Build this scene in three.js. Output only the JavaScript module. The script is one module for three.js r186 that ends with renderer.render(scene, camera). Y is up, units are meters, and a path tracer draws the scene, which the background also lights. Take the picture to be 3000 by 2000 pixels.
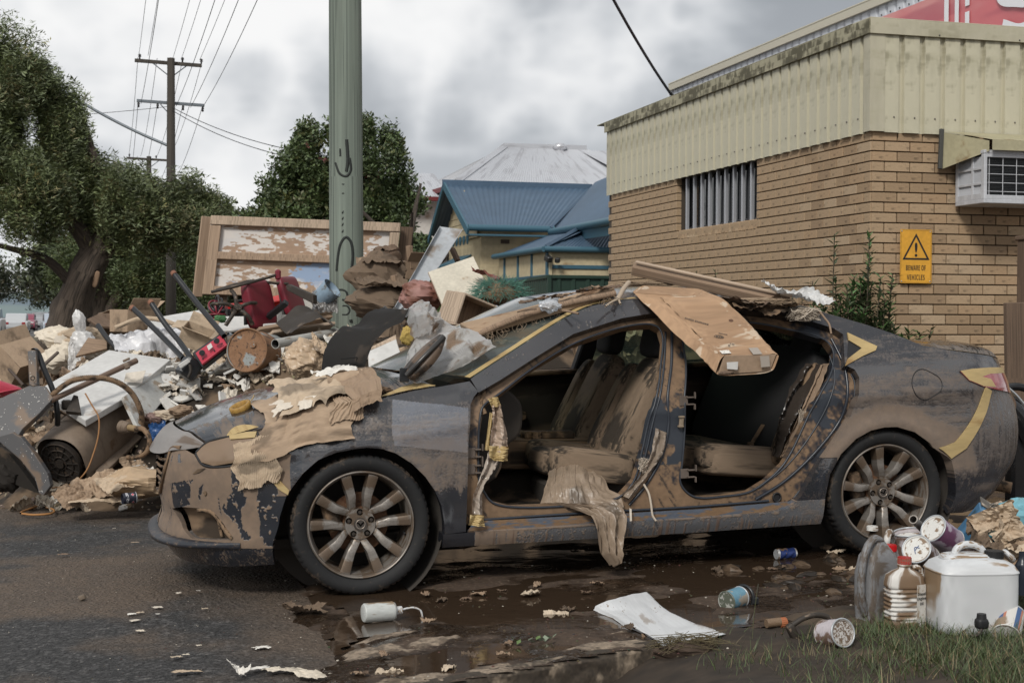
import * as THREE from 'three';
import { mergeGeometries, mergeVertices, toCreasedNormals } from 'three/addons/utils/BufferGeometryUtils.js';
import { FontLoader } from 'three/addons/loaders/FontLoader.js';
import { TextGeometry } from 'three/addons/geometries/TextGeometry.js';
import { MarchingCubes } from 'three/addons/objects/MarchingCubes.js';
const scene = new THREE.Scene();
const RAD = Math.PI / 180;
const camera = new THREE.PerspectiveCamera(26.98, 1024 / 682, 0.1, 900);
camera.position.set(0, 1.33, 0);
camera.rotation.order = 'YXZ';
camera.rotation.set(-1.03 * RAD, -15.3 * RAD, 0.26 * RAD);
camera.focus = 7.2;
camera.userData.fStop = 10;
const renderer = new THREE.WebGLRenderer({ antialias: true });
renderer.setSize(1024, 682);
renderer.toneMapping = THREE.LinearToneMapping;
renderer.toneMappingExposure = 1.65;
renderer.shadowMap.enabled = true;
// ---------- noise ----------
function rng(seed) { let s = (seed * 2654435761) >>> 0 || 1; return () => { s = (s + 0x6D2B79F5) >>> 0; let t = Math.imul(s ^ (s >>> 15), 1 | s); t = (t + Math.imul(t ^ (t >>> 7), 61 | t)) ^ t; return ((t ^ (t >>> 14)) >>> 0) / 4294967296; }; }
const R0 = rng(7);
const rr = (a, b, r = R0) => a + (b - a) * r();
const PERM = new Float32Array(65536); { const r = rng(99); for (let i = 0; i < 65536; i++) PERM[i] = r(); }
const lat = (i, j) => PERM[((i & 255) | ((j & 255) << 8))];
function n2(x, y) { const i = Math.floor(x), j = Math.floor(y); let f = x - i, g = y - j; f = f * f * (3 - 2 * f); g = g * g * (3 - 2 * g); const a = lat(i, j), b = lat(i + 1, j), c = lat(i, j + 1), d = lat(i + 1, j + 1); return a + (b - a) * f + (c - a) * g + (a - b - c + d) * f * g; }
function fbm(x, y, o = 4, g = 0.5) { let s = 0, a = 1, t = 0; for (let k = 0; k < o; k++) { s += a * n2(x + k * 37.3, y + k * 11.7); t += a; a *= g; x = x * 2.03 + 0.3; y = y * 2.03 - 0.7; } return s / t; }
function n3(x, y, z) { const k = Math.floor(z), f0 = z - k, f = f0 * f0 * (3 - 2 * f0); return n2(x + k * 17.13, y + k * 41.7) * (1 - f) + n2(x + (k + 1) * 17.13, y + (k + 1) * 41.7) * f; }
const clamp = (v, a = 0, b = 1) => v < a ? a : v > b ? b : v;
const lerp = (a, b, t) => a + (b - a) * t;
const sst = (a, b, t) => { t = clamp((t - a) / (b - a)); return t * t * (3 - 2 * t); };
function knots(t, K) { if (t <= K[0][0]) return K[0][1]; for (let i = 1; i < K.length; i++) if (t <= K[i][0]) return lerp(K[i - 1][1], K[i][1], (t - K[i - 1][0]) / (K[i][0] - K[i - 1][0])); return K[K.length - 1][1]; }
// ---------- sky: one layer of broken overcast cloud all round ----------
const SUN = new THREE.Vector3(-0.45, 0.70, 0.55).normalize();
{
const W = 2048, H = 1024, d = new Float32Array(W * H * 4);
for (let j = 0; j < H; j++) {
const el = ((j + 0.5) / H - 0.5) * Math.PI, sy = Math.sin(el), cy = Math.cos(el);
for (let i = 0; i < W; i++) {
const az = ((i + 0.5) / W - 0.5) * 2 * Math.PI, k = (j * W + i) * 4; let r = .2, g = .19, b = .18;
if (sy > -0.02) {
const px = cy * Math.cos(az) * 4.6 + 11, py = sy * 7.4 + 2, pz = cy * Math.sin(az) * 4.6 + 23;
const wx = n3(px * 1.3, py * 1.3, pz * 1.3) - .5, wy = n3(px * 1.3 + 9, py * 1.3 + 4, pz * 1.3) - .5;
let v = 0, am = 1, t = 0, f = 1; for (let o = 0; o < 6; o++) { const n = n3(px * f + wx * .9 + o * 7.1, py * f + wy * .9, pz * f + o * 3.3); v += am * (o < 2 ? n : 1 - Math.abs(n * 2 - 1)); t += am; am *= .52; f *= 2.07; }
let c = sst(.36, .70, v / t);                                                       // 0 thick grey, 1 thin bright
const hz = Math.exp(-Math.max(sy, 0) / .13);                                        // the low sky runs together
c = lerp(c, .92, hz * .8);
const l = lerp(.18, .575, c); const blue = (1 - c);
r = l * (1 - .12 * blue); g = l * (1 - .045 * blue); b = l * (1 + .05 * blue);
}
d[k] = r; d[k + 1] = g; d[k + 2] = b; d[k + 3] = 1;
}
}
const t = new THREE.DataTexture(d, W, H, THREE.RGBAFormat, THREE.FloatType);
t.mapping = THREE.EquirectangularReflectionMapping; t.magFilter = t.minFilter = THREE.LinearFilter; t.needsUpdate = true;
scene.background = t; scene.environment = t;
scene.backgroundIntensity = 1.0; scene.environmentIntensity = 1.0;
}
const sun = new THREE.DirectionalLight(new THREE.Color(1, .965, .9), 1.5);
sun.position.copy(SUN).multiplyScalar(60); sun.target.position.set(3, 0, -9); sun.castShadow = true; sun.shadow.radius = 26;
Object.assign(sun.shadow.camera, { left: -40, right: 40, top: 40, bottom: -40, near: 1, far: 160 }); sun.shadow.mapSize.set(2048, 2048);
sun.name = 'sun'; scene.add(sun); scene.add(sun.target);
// ---------- materials and textures ----------
const C = (r, g, b) => new THREE.Color().setRGB(r, g, b);                 // linear
const S8 = (v) => { v = clamp(v); return 255 * (v <= .0031308 ? 12.92 * v : 1.055 * Math.pow(v, 1 / 2.4) - .055); };
function tex(w, h, fn, srgb = true, wrap = true) {                          // fn(x 0..1, y 0..1) -> linear [r,g,b]
const d = new Uint8Array(w * h * 4);
for (let j = 0; j < h; j++) for (let i = 0; i < w; i++) { const c = fn((i + .5) / w, (j + .5) / h), k = (j * w + i) * 4; if (srgb) { d[k] = S8(c[0]); d[k + 1] = S8(c[1]); d[k + 2] = S8(c[2]); } else { d[k] = 255 * clamp(c[0]); d[k + 1] = 255 * clamp(c[1]); d[k + 2] = 255 * clamp(c[2]); } d[k + 3] = 255; }
const t = new THREE.DataTexture(d, w, h); t.magFilter = THREE.LinearFilter; t.minFilter = THREE.LinearMipmapLinearFilter; t.generateMipmaps = true; if (srgb) t.colorSpace = THREE.SRGBColorSpace; if (wrap) t.wrapS = t.wrapT = THREE.RepeatWrapping; t.needsUpdate = true; return t;
}
function pn2(x, y, p) { const i = Math.floor(x), j = Math.floor(y), m = (a) => ((a % p) + p) % p; let f = x - i, g = y - j; f = f * f * (3 - 2 * f); g = g * g * (3 - 2 * g); const a = lat(m(i), m(j)), b = lat(m(i + 1), m(j)), c = lat(m(i), m(j + 1)), d = lat(m(i + 1), m(j + 1)); return a + (b - a) * f + (c - a) * g + (a - b - c + d) * f * g; }
function pf(x, y, p, o = 4, g = .5) { let s = 0, a = 1, t = 0; for (let k = 0; k < o; k++) { s += a * pn2(x * p, y * p, p); t += a; a *= g; p *= 2; } return s / t; }     // tileable fbm on the unit square
const mix3 = (a, b, t) => [lerp(a[0], b[0], t), lerp(a[1], b[1], t), lerp(a[2], b[2], t)];
const mul3 = (a, k) => [a[0] * k, a[1] * k, a[2] * k];
const mat = (r, g, b, rough = .8, o = {}) => new THREE.MeshStandardMaterial({ color: C(r, g, b), roughness: rough, side: THREE.DoubleSide, ...o });
const MUD = [.235, .150, .088], MUDD = [.095, .060, .036];
// a dirty tint: base colour with patches of dried mud, per square of side s metres
const dirtCache = {};
function dirtTex(kind, amt, p, streak) { const k = [kind, amt, p].join(); return dirtCache[k] ??= tex(256, 256, (x, y) => { const a = pf(x + amt * 3.7, y + amt * .71, p, 5, .6), m = sst(1 - amt - .14, 1 - amt + .14, a * 1.5 - .25) * .92, g = .89 + .22 * pf(x + .3, y + .1, 32, 2), v = g * (.84 + .32 * pf(x + .6, y + .3, 3, 3)); return mul3(kind ? mix3([.17, .175, .18], [1, 1, 1], m) : mix3([1, 1, 1], [.56, .43, .32], m), v * .92); }); }
function dirtyMat(base, amt, rough, o = {}) {
const { mud = MUD, s = 1, p = 4, grain, size, seed, streak, ...rest } = o, lum = (c) => c[0] * .3 + c[1] * .6 + c[2] * .1, dark = Math.max(...base) < Math.max(...mud) * .85;
const q = dark ? [.3, .45, .6] : [.08, .2, .33, .5], am = q.reduce((a, b) => Math.abs(b - amt) < Math.abs(a - amt) ? b : a), t = dirtTex(dark ? 1 : 0, am, p > 3 ? 4 : 3).clone(); t.needsUpdate = true; t.repeat.set(1 / s, 1 / s);
return new THREE.MeshStandardMaterial({ map: t, color: C(...(dark ? mud : base)), roughness: rough, side: THREE.DoubleSide, ...rest });
}
// ---------- objects ----------
const used = {};
const numbered = (n) => { const k = used[n] = (used[n] ?? -1) + 1; return k ? n + '_' + String(k).padStart(3, '0') : n; };
function tag(o, label, category, group, kind) { if (label) o.userData.label = label; if (category) o.userData.category = category; if (group) o.userData.group = group; if (kind) o.userData.kind = kind; return o; }
function thing(name, label, category, p = [0, 0, 0], ry = 0, group) { const g = new THREE.Group(); g.name = numbered(name); g.position.set(...p); g.rotation.y = ry; scene.add(g); return tag(g, label, category, group); }
function part(name, geo, m, parent, label) { const o = new THREE.Mesh(Array.isArray(geo) ? mg(geo) : geo, m); o.name = name; o.castShadow = o.receiveShadow = true; parent.add(o); if (label) o.userData.label = label; return o; }
function solo(name, geo, m, label, category, group, kind) { const o = new THREE.Mesh(Array.isArray(geo) ? mg(geo) : geo, m); o.name = numbered(name); o.castShadow = o.receiveShadow = true; scene.add(o); return tag(o, label, category, group, kind); }
const structure = (name, geo, m) => solo(name, geo, m, null, null, null, 'structure');
const group = (name, parent, p = [0, 0, 0]) => { const g = new THREE.Group(); g.name = name; g.position.set(...p); parent.add(g); return g; };
function copyOf(o, label) { const c = o.clone(); c.name = numbered(o.name.replace(/_\d{3}$/, '')); scene.add(c); c.userData = { ...o.userData }; if (label) c.userData.label = label; return c; }
// ---------- geometry ----------
const keep = (g) => { for (const k of Object.keys(g.attributes)) if (!['position', 'normal', 'uv'].includes(k)) g.deleteAttribute(k); return g; };
function mg(list) { return mergeGeometries(list.map((g) => { g = g.index ? g.toNonIndexed() : g; if (!g.attributes.uv) g.setAttribute('uv', new THREE.Float32BufferAttribute(new Float32Array(g.attributes.position.count * 2), 2)); if (!g.attributes.normal) g.computeVertexNormals(); return keep(g); })); }
const M4 = new THREE.Matrix4(), E3 = new THREE.Euler(), Q4 = new THREE.Quaternion();
function at(g, p = [0, 0, 0], r = [0, 0, 0], s = 1) { const sc = Array.isArray(s) ? new THREE.Vector3(...s) : new THREE.Vector3(s, s, s); return g.applyMatrix4(M4.compose(new THREE.Vector3(...p), Q4.setFromEuler(E3.set(...r)), sc)); }
// box with chamfered edges, uv in metres
function box(w, h, d, c = .004) {
c = Math.min(c, w * .3, h * .3, d * .3); const X = w / 2, Y = h / 2, Zz = d / 2, P = [], I = [], U = [];
const v = (x, y, z, u, t) => (P.push(x, y, z), U.push(u, t), P.length / 3 - 1), q = (a, b, cc, e) => I.push(a, b, cc, a, cc, e), F = {};
for (const [ax, s] of [[0, 1], [0, -1], [1, 1], [1, -1], [2, 1], [2, -1]]) for (const a of [-1, 1]) for (const b of [-1, 1]) {
const L = [X, Y, Zz], p = []; const o = [0, 1, 2].filter((k) => k !== ax); p[ax] = s * L[ax]; p[o[0]] = a * (L[o[0]] - c); p[o[1]] = b * (L[o[1]] - c);
F[[ax, s, a, b]] = v(p[0], p[1], p[2], ax === 0 ? p[2] : p[0], ax === 1 ? p[2] : p[1]);
}
const quad = (a, b, cc, e) => { const n = (i) => new THREE.Vector3(P[i * 3], P[i * 3 + 1], P[i * 3 + 2]); const nn = n(b).sub(n(a)).cross(n(cc).sub(n(a))), m = n(a).add(n(cc)); nn.dot(m) > 0 ? q(a, b, cc, e) : q(a, e, cc, b); };
for (const [ax, s] of [[0, 1], [0, -1], [1, 1], [1, -1], [2, 1], [2, -1]]) quad(F[[ax, s, -1, -1]], F[[ax, s, 1, -1]], F[[ax, s, 1, 1]], F[[ax, s, -1, 1]]);
for (const s of [-1, 1]) for (const t of [-1, 1]) { quad(F[[0, s, t, -1]], F[[0, s, t, 1]], F[[1, t, s, 1]], F[[1, t, s, -1]]); quad(F[[0, s, -1, t]], F[[0, s, 1, t]], F[[2, t, s, 1]], F[[2, t, s, -1]]); quad(F[[1, s, -1, t]], F[[1, s, 1, t]], F[[2, t, 1, s]], F[[2, t, -1, s]]); }
for (const a of [-1, 1]) for (const b of [-1, 1]) for (const e of [-1, 1]) { const i = F[[0, a, b, e]], j = F[[1, b, a, e]], k = F[[2, e, a, b]]; a * b * e > 0 ? I.push(i, j, k) : I.push(i, k, j); }
const g = new THREE.BufferGeometry(); g.setAttribute('position', new THREE.Float32BufferAttribute(P, 3)); g.setAttribute('uv', new THREE.Float32BufferAttribute(U, 2)); g.setIndex(I);
const n = g.toNonIndexed(); n.computeVertexNormals(); return n;
}
const vec = (p) => p.isVector3 ? p : new THREE.Vector3(...p);
// straight bar of square or round section between two points
function bar(a, b, w, h = w, c = .003) { a = vec(a); b = vec(b); const d = b.clone().sub(a), l = d.length(); const g = box(w, l, h, c); const q = new THREE.Quaternion().setFromUnitVectors(new THREE.Vector3(0, 1, 0), d.normalize()); g.applyQuaternion(q); g.translate((a.x + b.x) / 2, (a.y + b.y) / 2, (a.z + b.z) / 2); return g; }
function rod(a, b, r0, r1 = r0, n = 12, open = false) { a = vec(a); b = vec(b); const d = b.clone().sub(a), l = d.length(); const g = new THREE.CylinderGeometry(r1, r0, l, n, 1, open); g.applyQuaternion(new THREE.Quaternion().setFromUnitVectors(new THREE.Vector3(0, 1, 0), d.normalize())); g.translate((a.x + b.x) / 2, (a.y + b.y) / 2, (a.z + b.z) / 2); return g; }
const curve = (pts, closed = false) => new THREE.CatmullRomCurve3(pts.map(vec), closed, 'centripetal');
const tube = (pts, r, n = 32, k = 8, closed = false) => new THREE.TubeGeometry(curve(pts, closed), n, r, k, closed);
const lathe = (prof, n = 32) => new THREE.LatheGeometry(prof.map(([r, y]) => new THREE.Vector2(r, y)), n);
// parametric sheet fn(u,v)->[x,y,z]; uv = u*su, v*sv
function grid(nu, nv, fn, su = 1, sv = 1, ok) {
const P = [], U = [], I = []; for (let j = 0; j <= nv; j++) for (let i = 0; i <= nu; i++) { const p = fn(i / nu, j / nv); P.push(...p); U.push(i / nu * su, j / nv * sv); }
for (let j = 0; j < nv; j++) for (let i = 0; i < nu; i++) { if (ok && !ok((i + .5) / nu, (j + .5) / nv)) continue; const a = j * (nu + 1) + i; I.push(a, a + 1, a + nu + 2, a, a + nu + 2, a + nu + 1); }
const g = new THREE.BufferGeometry(); g.setAttribute('position', new THREE.Float32BufferAttribute(P, 3)); g.setAttribute('uv', new THREE.Float32BufferAttribute(U, 2)); g.setIndex(I); g.computeVertexNormals(); return g;
}
function poly(pts, holes = []) { const s = new THREE.Shape(pts.map(([x, y]) => new THREE.Vector2(x, y))); for (const h of holes) s.holes.push(new THREE.Path(h.map(([x, y]) => new THREE.Vector2(x, y)))); return s; }
function slab(pts, depth, bevel = 0, holes = []) { return new THREE.ExtrudeGeometry(poly(pts, holes), { depth, bevelEnabled: bevel > 0, bevelThickness: bevel, bevelSize: bevel, bevelOffset: -bevel, bevelSegments: 2, curveSegments: 8 }); }
// catmull-rom smoothing of a 2D outline
function smooth2(pts, k = 4, closed = true) { const c = new THREE.CatmullRomCurve3(pts.map(([x, y]) => new THREE.Vector3(x, y, 0)), closed, 'centripetal'); return c.getPoints(pts.length * k).slice(0, closed ? -1 : undefined).map((p) => [p.x, p.y]); }
// crumpled sheet lying in its own xz plane (w along x, d along z), torn edge, optional bend function
function crumple(w, d, o = {}) {
const { seed = 1, amp = .06, f = 5, n = 26, torn = .06, fold = 0, curl = 0, thick = 0, warp } = o, r = rng(seed + 500);
const A_ = amp * Math.min(w, d), planes = [...Array(o.creases ?? 7)].map(() => { const a = r() * 6.28; return [Math.cos(a), Math.sin(a), (r() - .5) * .9, (r() - .5) * 2]; });
const nu = Math.max(6, Math.round(n * Math.sqrt(w / d))), nv = Math.max(6, Math.round(n * Math.sqrt(d / w)));
const f0 = (u, v) => {
const eu = (n2(v * 9 + seed * 3.1, seed) - .5) * torn, ev = (n2(u * 9 + seed * 1.7, seed + 40) - .5) * torn, ef = (n2(v * 27 + seed, seed + 11) - .5) * torn * .5;
let x = (u - .5) * (1 + 2 * eu + ef) , z = (v - .5) * (1 + 2 * ev); let y = 0;
for (const [a, b, c, k] of planes) y += Math.abs(x * a + z * b - c) * k;
y = y * A_ * .75 + (n2(x * f + seed * 7, z * f + seed) - .5) * A_ * 1.0 + (Math.abs(n2(x * f * 2.7 + seed, z * f * 2.7 - seed) * 2 - 1) - .5) * A_ * .5;
x *= w; z *= d;
if (curl) { const k = curl * x; const rr_ = 1 / curl; y += rr_ * (1 - Math.cos(k)); x = rr_ * Math.sin(k) ; }
if (fold) { y += Math.abs(z) * fold; }
return warp ? warp([x, y, z], u, v) : [x, y, z];
};
let g = grid(nu, nv, f0, w, d); if (o.sharp !== false) g = toCreasedNormals(g, .35);
if (thick) { const g2 = grid(nu, nv, (u, v) => { const p = f0(u, v); return [p[0], p[1] - thick, p[2]]; }, w, d); const edge = []; const E = (u0, v0, u1, v1, m) => edge.push(grid(m, 1, (t, s) => { const p = f0(lerp(u0, u1, t), lerp(v0, v1, t)); return [p[0], p[1] - thick * s, p[2]]; }, w, .01)); E(0, 0, 1, 0, nu); E(0, 1, 1, 1, nu); E(0, 0, 0, 1, nv); E(1, 0, 1, 1, nv); g = mg([g, g2, ...edge]); }
return g;
}
const inside = (x, y, P) => { let c = false; for (let i = 0, j = P.length - 1; i < P.length; j = i++) if ((P[i][1] > y) !== (P[j][1] > y) && x < (P[j][0] - P[i][0]) * (y - P[i][1]) / (P[j][1] - P[i][1]) + P[i][0]) c = !c; return c; };
const glassMat = (r, g, b, rough = .03, o = {}) => new THREE.MeshPhysicalMaterial({ color: C(r, g, b), roughness: rough, transmission: 1, thickness: 0, ior: 1.5, side: THREE.DoubleSide, ...o });
const fontBold = await new FontLoader().loadAsync('fonts/droid/droid_sans_bold.typeface.json');
function text(s, size, depth = .001, font = fontBold) { const g = new TextGeometry(s, { font, size, depth, curveSegments: 4 }); g.computeBoundingBox(); const b = g.boundingBox; g.translate(-(b.min.x + b.max.x) / 2, -(b.min.y + b.max.y) / 2, 0); return g; }
// ================= GROUND =================
const gBase = (x) => -.02 + .0262 * (clamp(x, -1.5, 6.2) - 1.116);
const kerbZ = (x) => -4.74 - .293 * (x - .02);                         // front edge of the concrete crossing
const mudH = (x, z) => { let h = gBase(x) + (fbm(x * 1.7 + 3, z * 2.6, 4, .55) - .5) * .045 + (fbm(x * 7, z * 9 + 5, 3) - .5) * .014; return h; };
const grassMask = (x, z) => sst(-.1, .25, z + 5.42 + (fbm(x * 2.2, z * 2.2, 3) - .5) * .5 + .10 * (x - 3)) * lerp(.25, 1, sst(2.5, 3.0, x)) * sst(2.05, 2.35, x);
{ // wide earth sheet to the horizon, dipping slightly so that everything nearer lies on it
const t = tex(512, 512, (x, y) => mul3(mix3([.085, .062, .043], [.15, .115, .082], sst(.35, .65, pf(x, y, 6, 5))), .75 + .5 * pf(x, y, 64, 3))); t.repeat.set(80, 80);
const g = grid(60, 60, (u, v) => { const x = -300 + 700 * u, z = 60 - 620 * v; return [x, -.24, z]; });
structure('ground', g, new THREE.MeshStandardMaterial({ map: t, roughness: .95, side: THREE.DoubleSide }));
const tg = tex(256, 256, (x, y) => mul3(mix3([.07, .062, .03], [.11, .085, .055], pf(x, y, 5, 4)), .6 + .8 * pf(x, y, 40, 3))); tg.repeat.set(1 / 3, 1 / 3);
structure('roadside_verge', grid(40, 80, (u, v) => { const x = -5.2 + 11.2 * u, z = -15.8 - 150 * v; return [x, -.06 + .10 * n2(x * .8, z * .6), z]; }, 11.2, 150), new THREE.MeshStandardMaterial({ map: tg, roughness: .95, side: THREE.DoubleSide }));
const tr = tex(256, 256, (x, y) => mul3([.10, .098, .095], .8 + .4 * pf(x, y, 24, 3))); tr.repeat.set(1 / 4, 1 / 4);
structure('road', grid(2, 30, (u, v) => [-17 + 11.6 * u, -.16, 20 - 330 * v], 12, 330), new THREE.MeshStandardMaterial({ map: tr, roughness: .85, side: THREE.DoubleSide }));
}
{ // asphalt apron in front of the car's nose
const X0 = -5.4, X1 = 1.35, Z0 = -13.5, Z1 = -3.3;
const silt = (x, z) => { let s = fbm(x * 1.1 + 9, z * 1.1 - 4, 5, .6); s = sst(.44, .68, s) * .85 + sst(.55, .8, fbm(x * 3 + 1, z * 3, 4)) * .35; s = Math.max(s, .8 * sst(-9.2, -10.4, z + .5 * fbm(x, z, 3)) ); s = Math.max(s, sst(.25, .75, x + .7 * (fbm(x * 3, z * 3, 4) - .5)) * .85); return clamp(s); };
const t = tex(1536, 2048, (u, v) => { const x = lerp(X0, X1, u), z = lerp(Z1, Z0, v); const st = n2(x * 62, z * 78), st2 = n2(x * 160 + 7, z * 190), f = fbm(x * 30, z * 30, 2); let c = mul3([.034, .0325, .032], .05 + 2.3 * st * st * st + .65 * st2 + .2 * f); const s0 = silt(x, z), s = s0 * sst(.10, .55, .75 * f + .5 * (1 - st) + s0 * .35); c = mix3(c, mul3([.098, .070, .049], .4 + .65 * st2 + .45 * st), clamp(s)); if (st > .93 && st2 > .6) c = mix3(c, [.22, .2, .17], .6); return c; }, true, false);
const b = tex(1024, 1024, (x, y) => { const v = .6 * pn2(x * 190, y * 190, 190) + .4 * pn2(x * 400, y * 400, 400); return [v, v, v]; }, false); b.repeat.set(3, 4);
structure('asphalt', grid(110, 160, (u, v) => { const x = lerp(X0, X1, u), z = lerp(Z1, Z0, v); return [x, gBase(x) - .012 + (fbm(x * .8, z * .8, 3) - .5) * .03 - .03 * sst(.7, 1.1, x) * sst(-6.9, -6.5, z), z]; }), new THREE.MeshStandardMaterial({ map: t, bumpMap: b, bumpScale: .012, roughness: .8, side: THREE.DoubleSide }));
}
// bare concrete showing through the silt on the crossing: [x, z, rx, rz, turn]
const BARE = [[1.08, -5.88, .20, .045, .35], [.98, -5.62, .17, .085, .25], [1.20, -5.68, .14, .05, .35], [1.06, -5.16, .22, .06, .15], [1.34, -5.20, .10, .07, .3], [1.90, -5.40, .20, .06, .12], [2.02, -5.60, .06, .02, 0]];
const bare = (x, z) => { let m = -9; if (x > 2.4 || z < -6.5) return 0; const nz = (fbm(x * 9, z * 12, 4, .6) - .5) * 1.3; for (const [cx, cz, a, b, t] of BARE) { const dx = x - cx, dz = z - cz, p = (dx * Math.cos(t) - dz * Math.sin(t)) / a, q = (dx * Math.sin(t) + dz * Math.cos(t)) / b; m = Math.max(m, 1.25 - Math.hypot(p, q) * .8 + nz); } return sst(.40, .56, m); };
const lift = (x, z) => bare(x, z) * .009;
const mudTop = (x, z) => { const e = sst(.60, 1.05, x + .7 * (fbm(x * 2.4 + 7, z * 2.4, 4, .6) - .5)); let h = lerp(gBase(x) - .05, Math.min(mudH(x, z) + lift(x, z), gBase(x) + .05), e); const dk = kerbZ(x) - z; if (x < 2.35) h = lerp(Math.max(h, gBase(x) + .004), h, sst(.02, .25, dk)); return h; };
{ // silt-covered crossing under the car
const X0 = .62, X1 = 7.2, Z0 = -10.7, Z1 = -4.2;
const t = tex(1600, 1600, (u, v) => {
const x = lerp(X0, X1, u), z = lerp(Z1, Z0, v), g = n2(x * 70, z * 70), g2 = n2(x * 190, z * 190), f = fbm(x * 3.2, z * 4.4, 5, .6), hgt = mudH(x, z) - gBase(x);
let c = mix3([.022, .0138, .0086], [.060, .038, .024], sst(.38, .66, f)); c = mix3(c, [.080, .052, .034], sst(.008, .02, hgt) * .7); c = mul3(c, .62 + .5 * g + .3 * g2);
const b = bare(x, z); c = mix3(c, mul3(mix3([.25, .195, .143], [.12, .09, .064], sst(.40, .62, fbm(x * 22, z * 22, 4, .6))), .45 + .5 * g + .5 * g2), b);
if (g2 > .86 && g > .6) c = mix3(c, [.30, .25, .19], .5); return c;
}, true, false);
const r = tex(1024, 1024, (u, v) => { const x = lerp(X0, X1, u), z = lerp(Z1, Z0, v), f = fbm(x * 3.2, z * 4.4, 5, .6); const k = clamp(lerp(.22, .85, sst(.40, .62, f)) + bare(x, z) * .8 + (n2(x * 60, z * 60) - .5) * .2, .1, .95); return [k, k, k]; }, false, false);
const b = tex(1024, 1024, (x, y) => { const v = .5 * pf(x, y, 60, 3) + .5 * pf(x, y, 160, 2); return [v, v, v]; }, false); b.repeat.set(2, 2);
structure('mud', grid(230, 230, (u, v) => { const x = lerp(X0, X1, u), z = lerp(Z1, Z0, v); return [x, mudTop(x, z), z]; }, 1, 1, (u, v) => { const x = lerp(X0, X1, u), z = lerp(Z1, Z0, v); return z < kerbZ(x); }), new THREE.MeshStandardMaterial({ map: t, roughnessMap: r, bumpMap: b, bumpScale: .006, roughness: 1, side: THREE.DoubleSide }));
// thin film of muddy water lying in the hollows
const rip = tex(512, 512, (x, y) => { const v = pf(x, y, 10, 4); return [v, v, v]; }, false); rip.repeat.set(3, 3);
structure('puddle', grid(120, 100, (u, v) => { const x = lerp(.70, 5.6, u), z = lerp(-5.0, -9.8, v); return [x, gBase(x) + .0015 - .035 * sst(1.0, .7, x), z]; }, 1, 1, (u, v) => { const x = lerp(.70, 5.6, u), z = lerp(-5.0, -9.8, v); return z < kerbZ(x) - .06 && x > .86 + .8 * (fbm(x * 2.4 + 7, z * 2.4, 4, .6) - .5) && bare(x, z) < .3 && grassMask(x, z) < .25; }), new THREE.MeshPhysicalMaterial({ color: C(.052, .034, .022), roughness: .08, bumpMap: rip, bumpScale: .004, ior: 1.33, clearcoat: .6, clearcoatRoughness: .05, side: THREE.DoubleSide }));
// soil in front of the crossing and the grass verge
const ts = tex(1024, 1024, (x, y) => { const f = pf(x, y, 6, 5, .6); return mul3(mix3([.030, .021, .014], [.085, .058, .036], sst(.35, .65, f)), .55 + .9 * pf(x, y, 90, 2)); });
structure('soil', grid(130, 60, (u, v) => { const x = lerp(-.1, 6.5, u), z = lerp(-3.0, -6.2, v); const far = sst(kerbZ(x) + .03, kerbZ(x) - .3, z) * sst(2.0, 2.6, x); return [x, lerp(gBase(x) - .115, gBase(x) + .0, sst(1.75, 2.2, x)) + (fbm(x * 5, z * 5, 4) - .5) * .06 + .015 * grassMask(x, z) - .12 * sst(kerbZ(x) - .05, kerbZ(x) - .45, z) - .05 * sst(.3, -.1, x), z]; }, 1, 1, (u, v) => { const x = lerp(-.1, 6.5, u), z = lerp(-3.0, -6.2, v); return x > 2.25 || z > kerbZ(x) - .05; }), new THREE.MeshStandardMaterial({ map: ts, roughness: .9, side: THREE.DoubleSide }));
// the concrete edge
const tk = tex(512, 256, (x, y) => { const f = pf(x, y, 8, 5, .6), sp = pf(x, y, 90, 2); return mul3(mix3([.21, .165, .12], [.045, .034, .024], sst(.40, .58, f + .12 * (1 - y))), .6 + .8 * sp); }); tk.repeat.set(1, 1);
const kg = grid(120, 14, (u, v) => { const x = lerp(-.05, 2.2, u), zz = kerbZ(x); const rg = (n2(x * 20, v * 9) - .5) * .014, a = clamp(v * 3), sl = v < .34; const bul = Math.sin(clamp(v, 0, .34) / .34 * Math.PI / 2); return sl ? [x, gBase(x) + .008 - .018 * (1 - Math.cos(v / .34 * 1.57)) + rg * .5 - .03 * sst(.5, .2, x), zz - .07 + .08 * bul + rg] : [x, gBase(x) - .010 - .15 * (v - .34) / .66 + rg * .5 - .03 * sst(.5, .2, x), zz + .01 + .02 * (v - .34) + rg * 1.4]; }, 2.4, .2);
structure('kerb', kg, new THREE.MeshStandardMaterial({ map: tk, roughness: .9, side: THREE.DoubleSide }));
}
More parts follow.
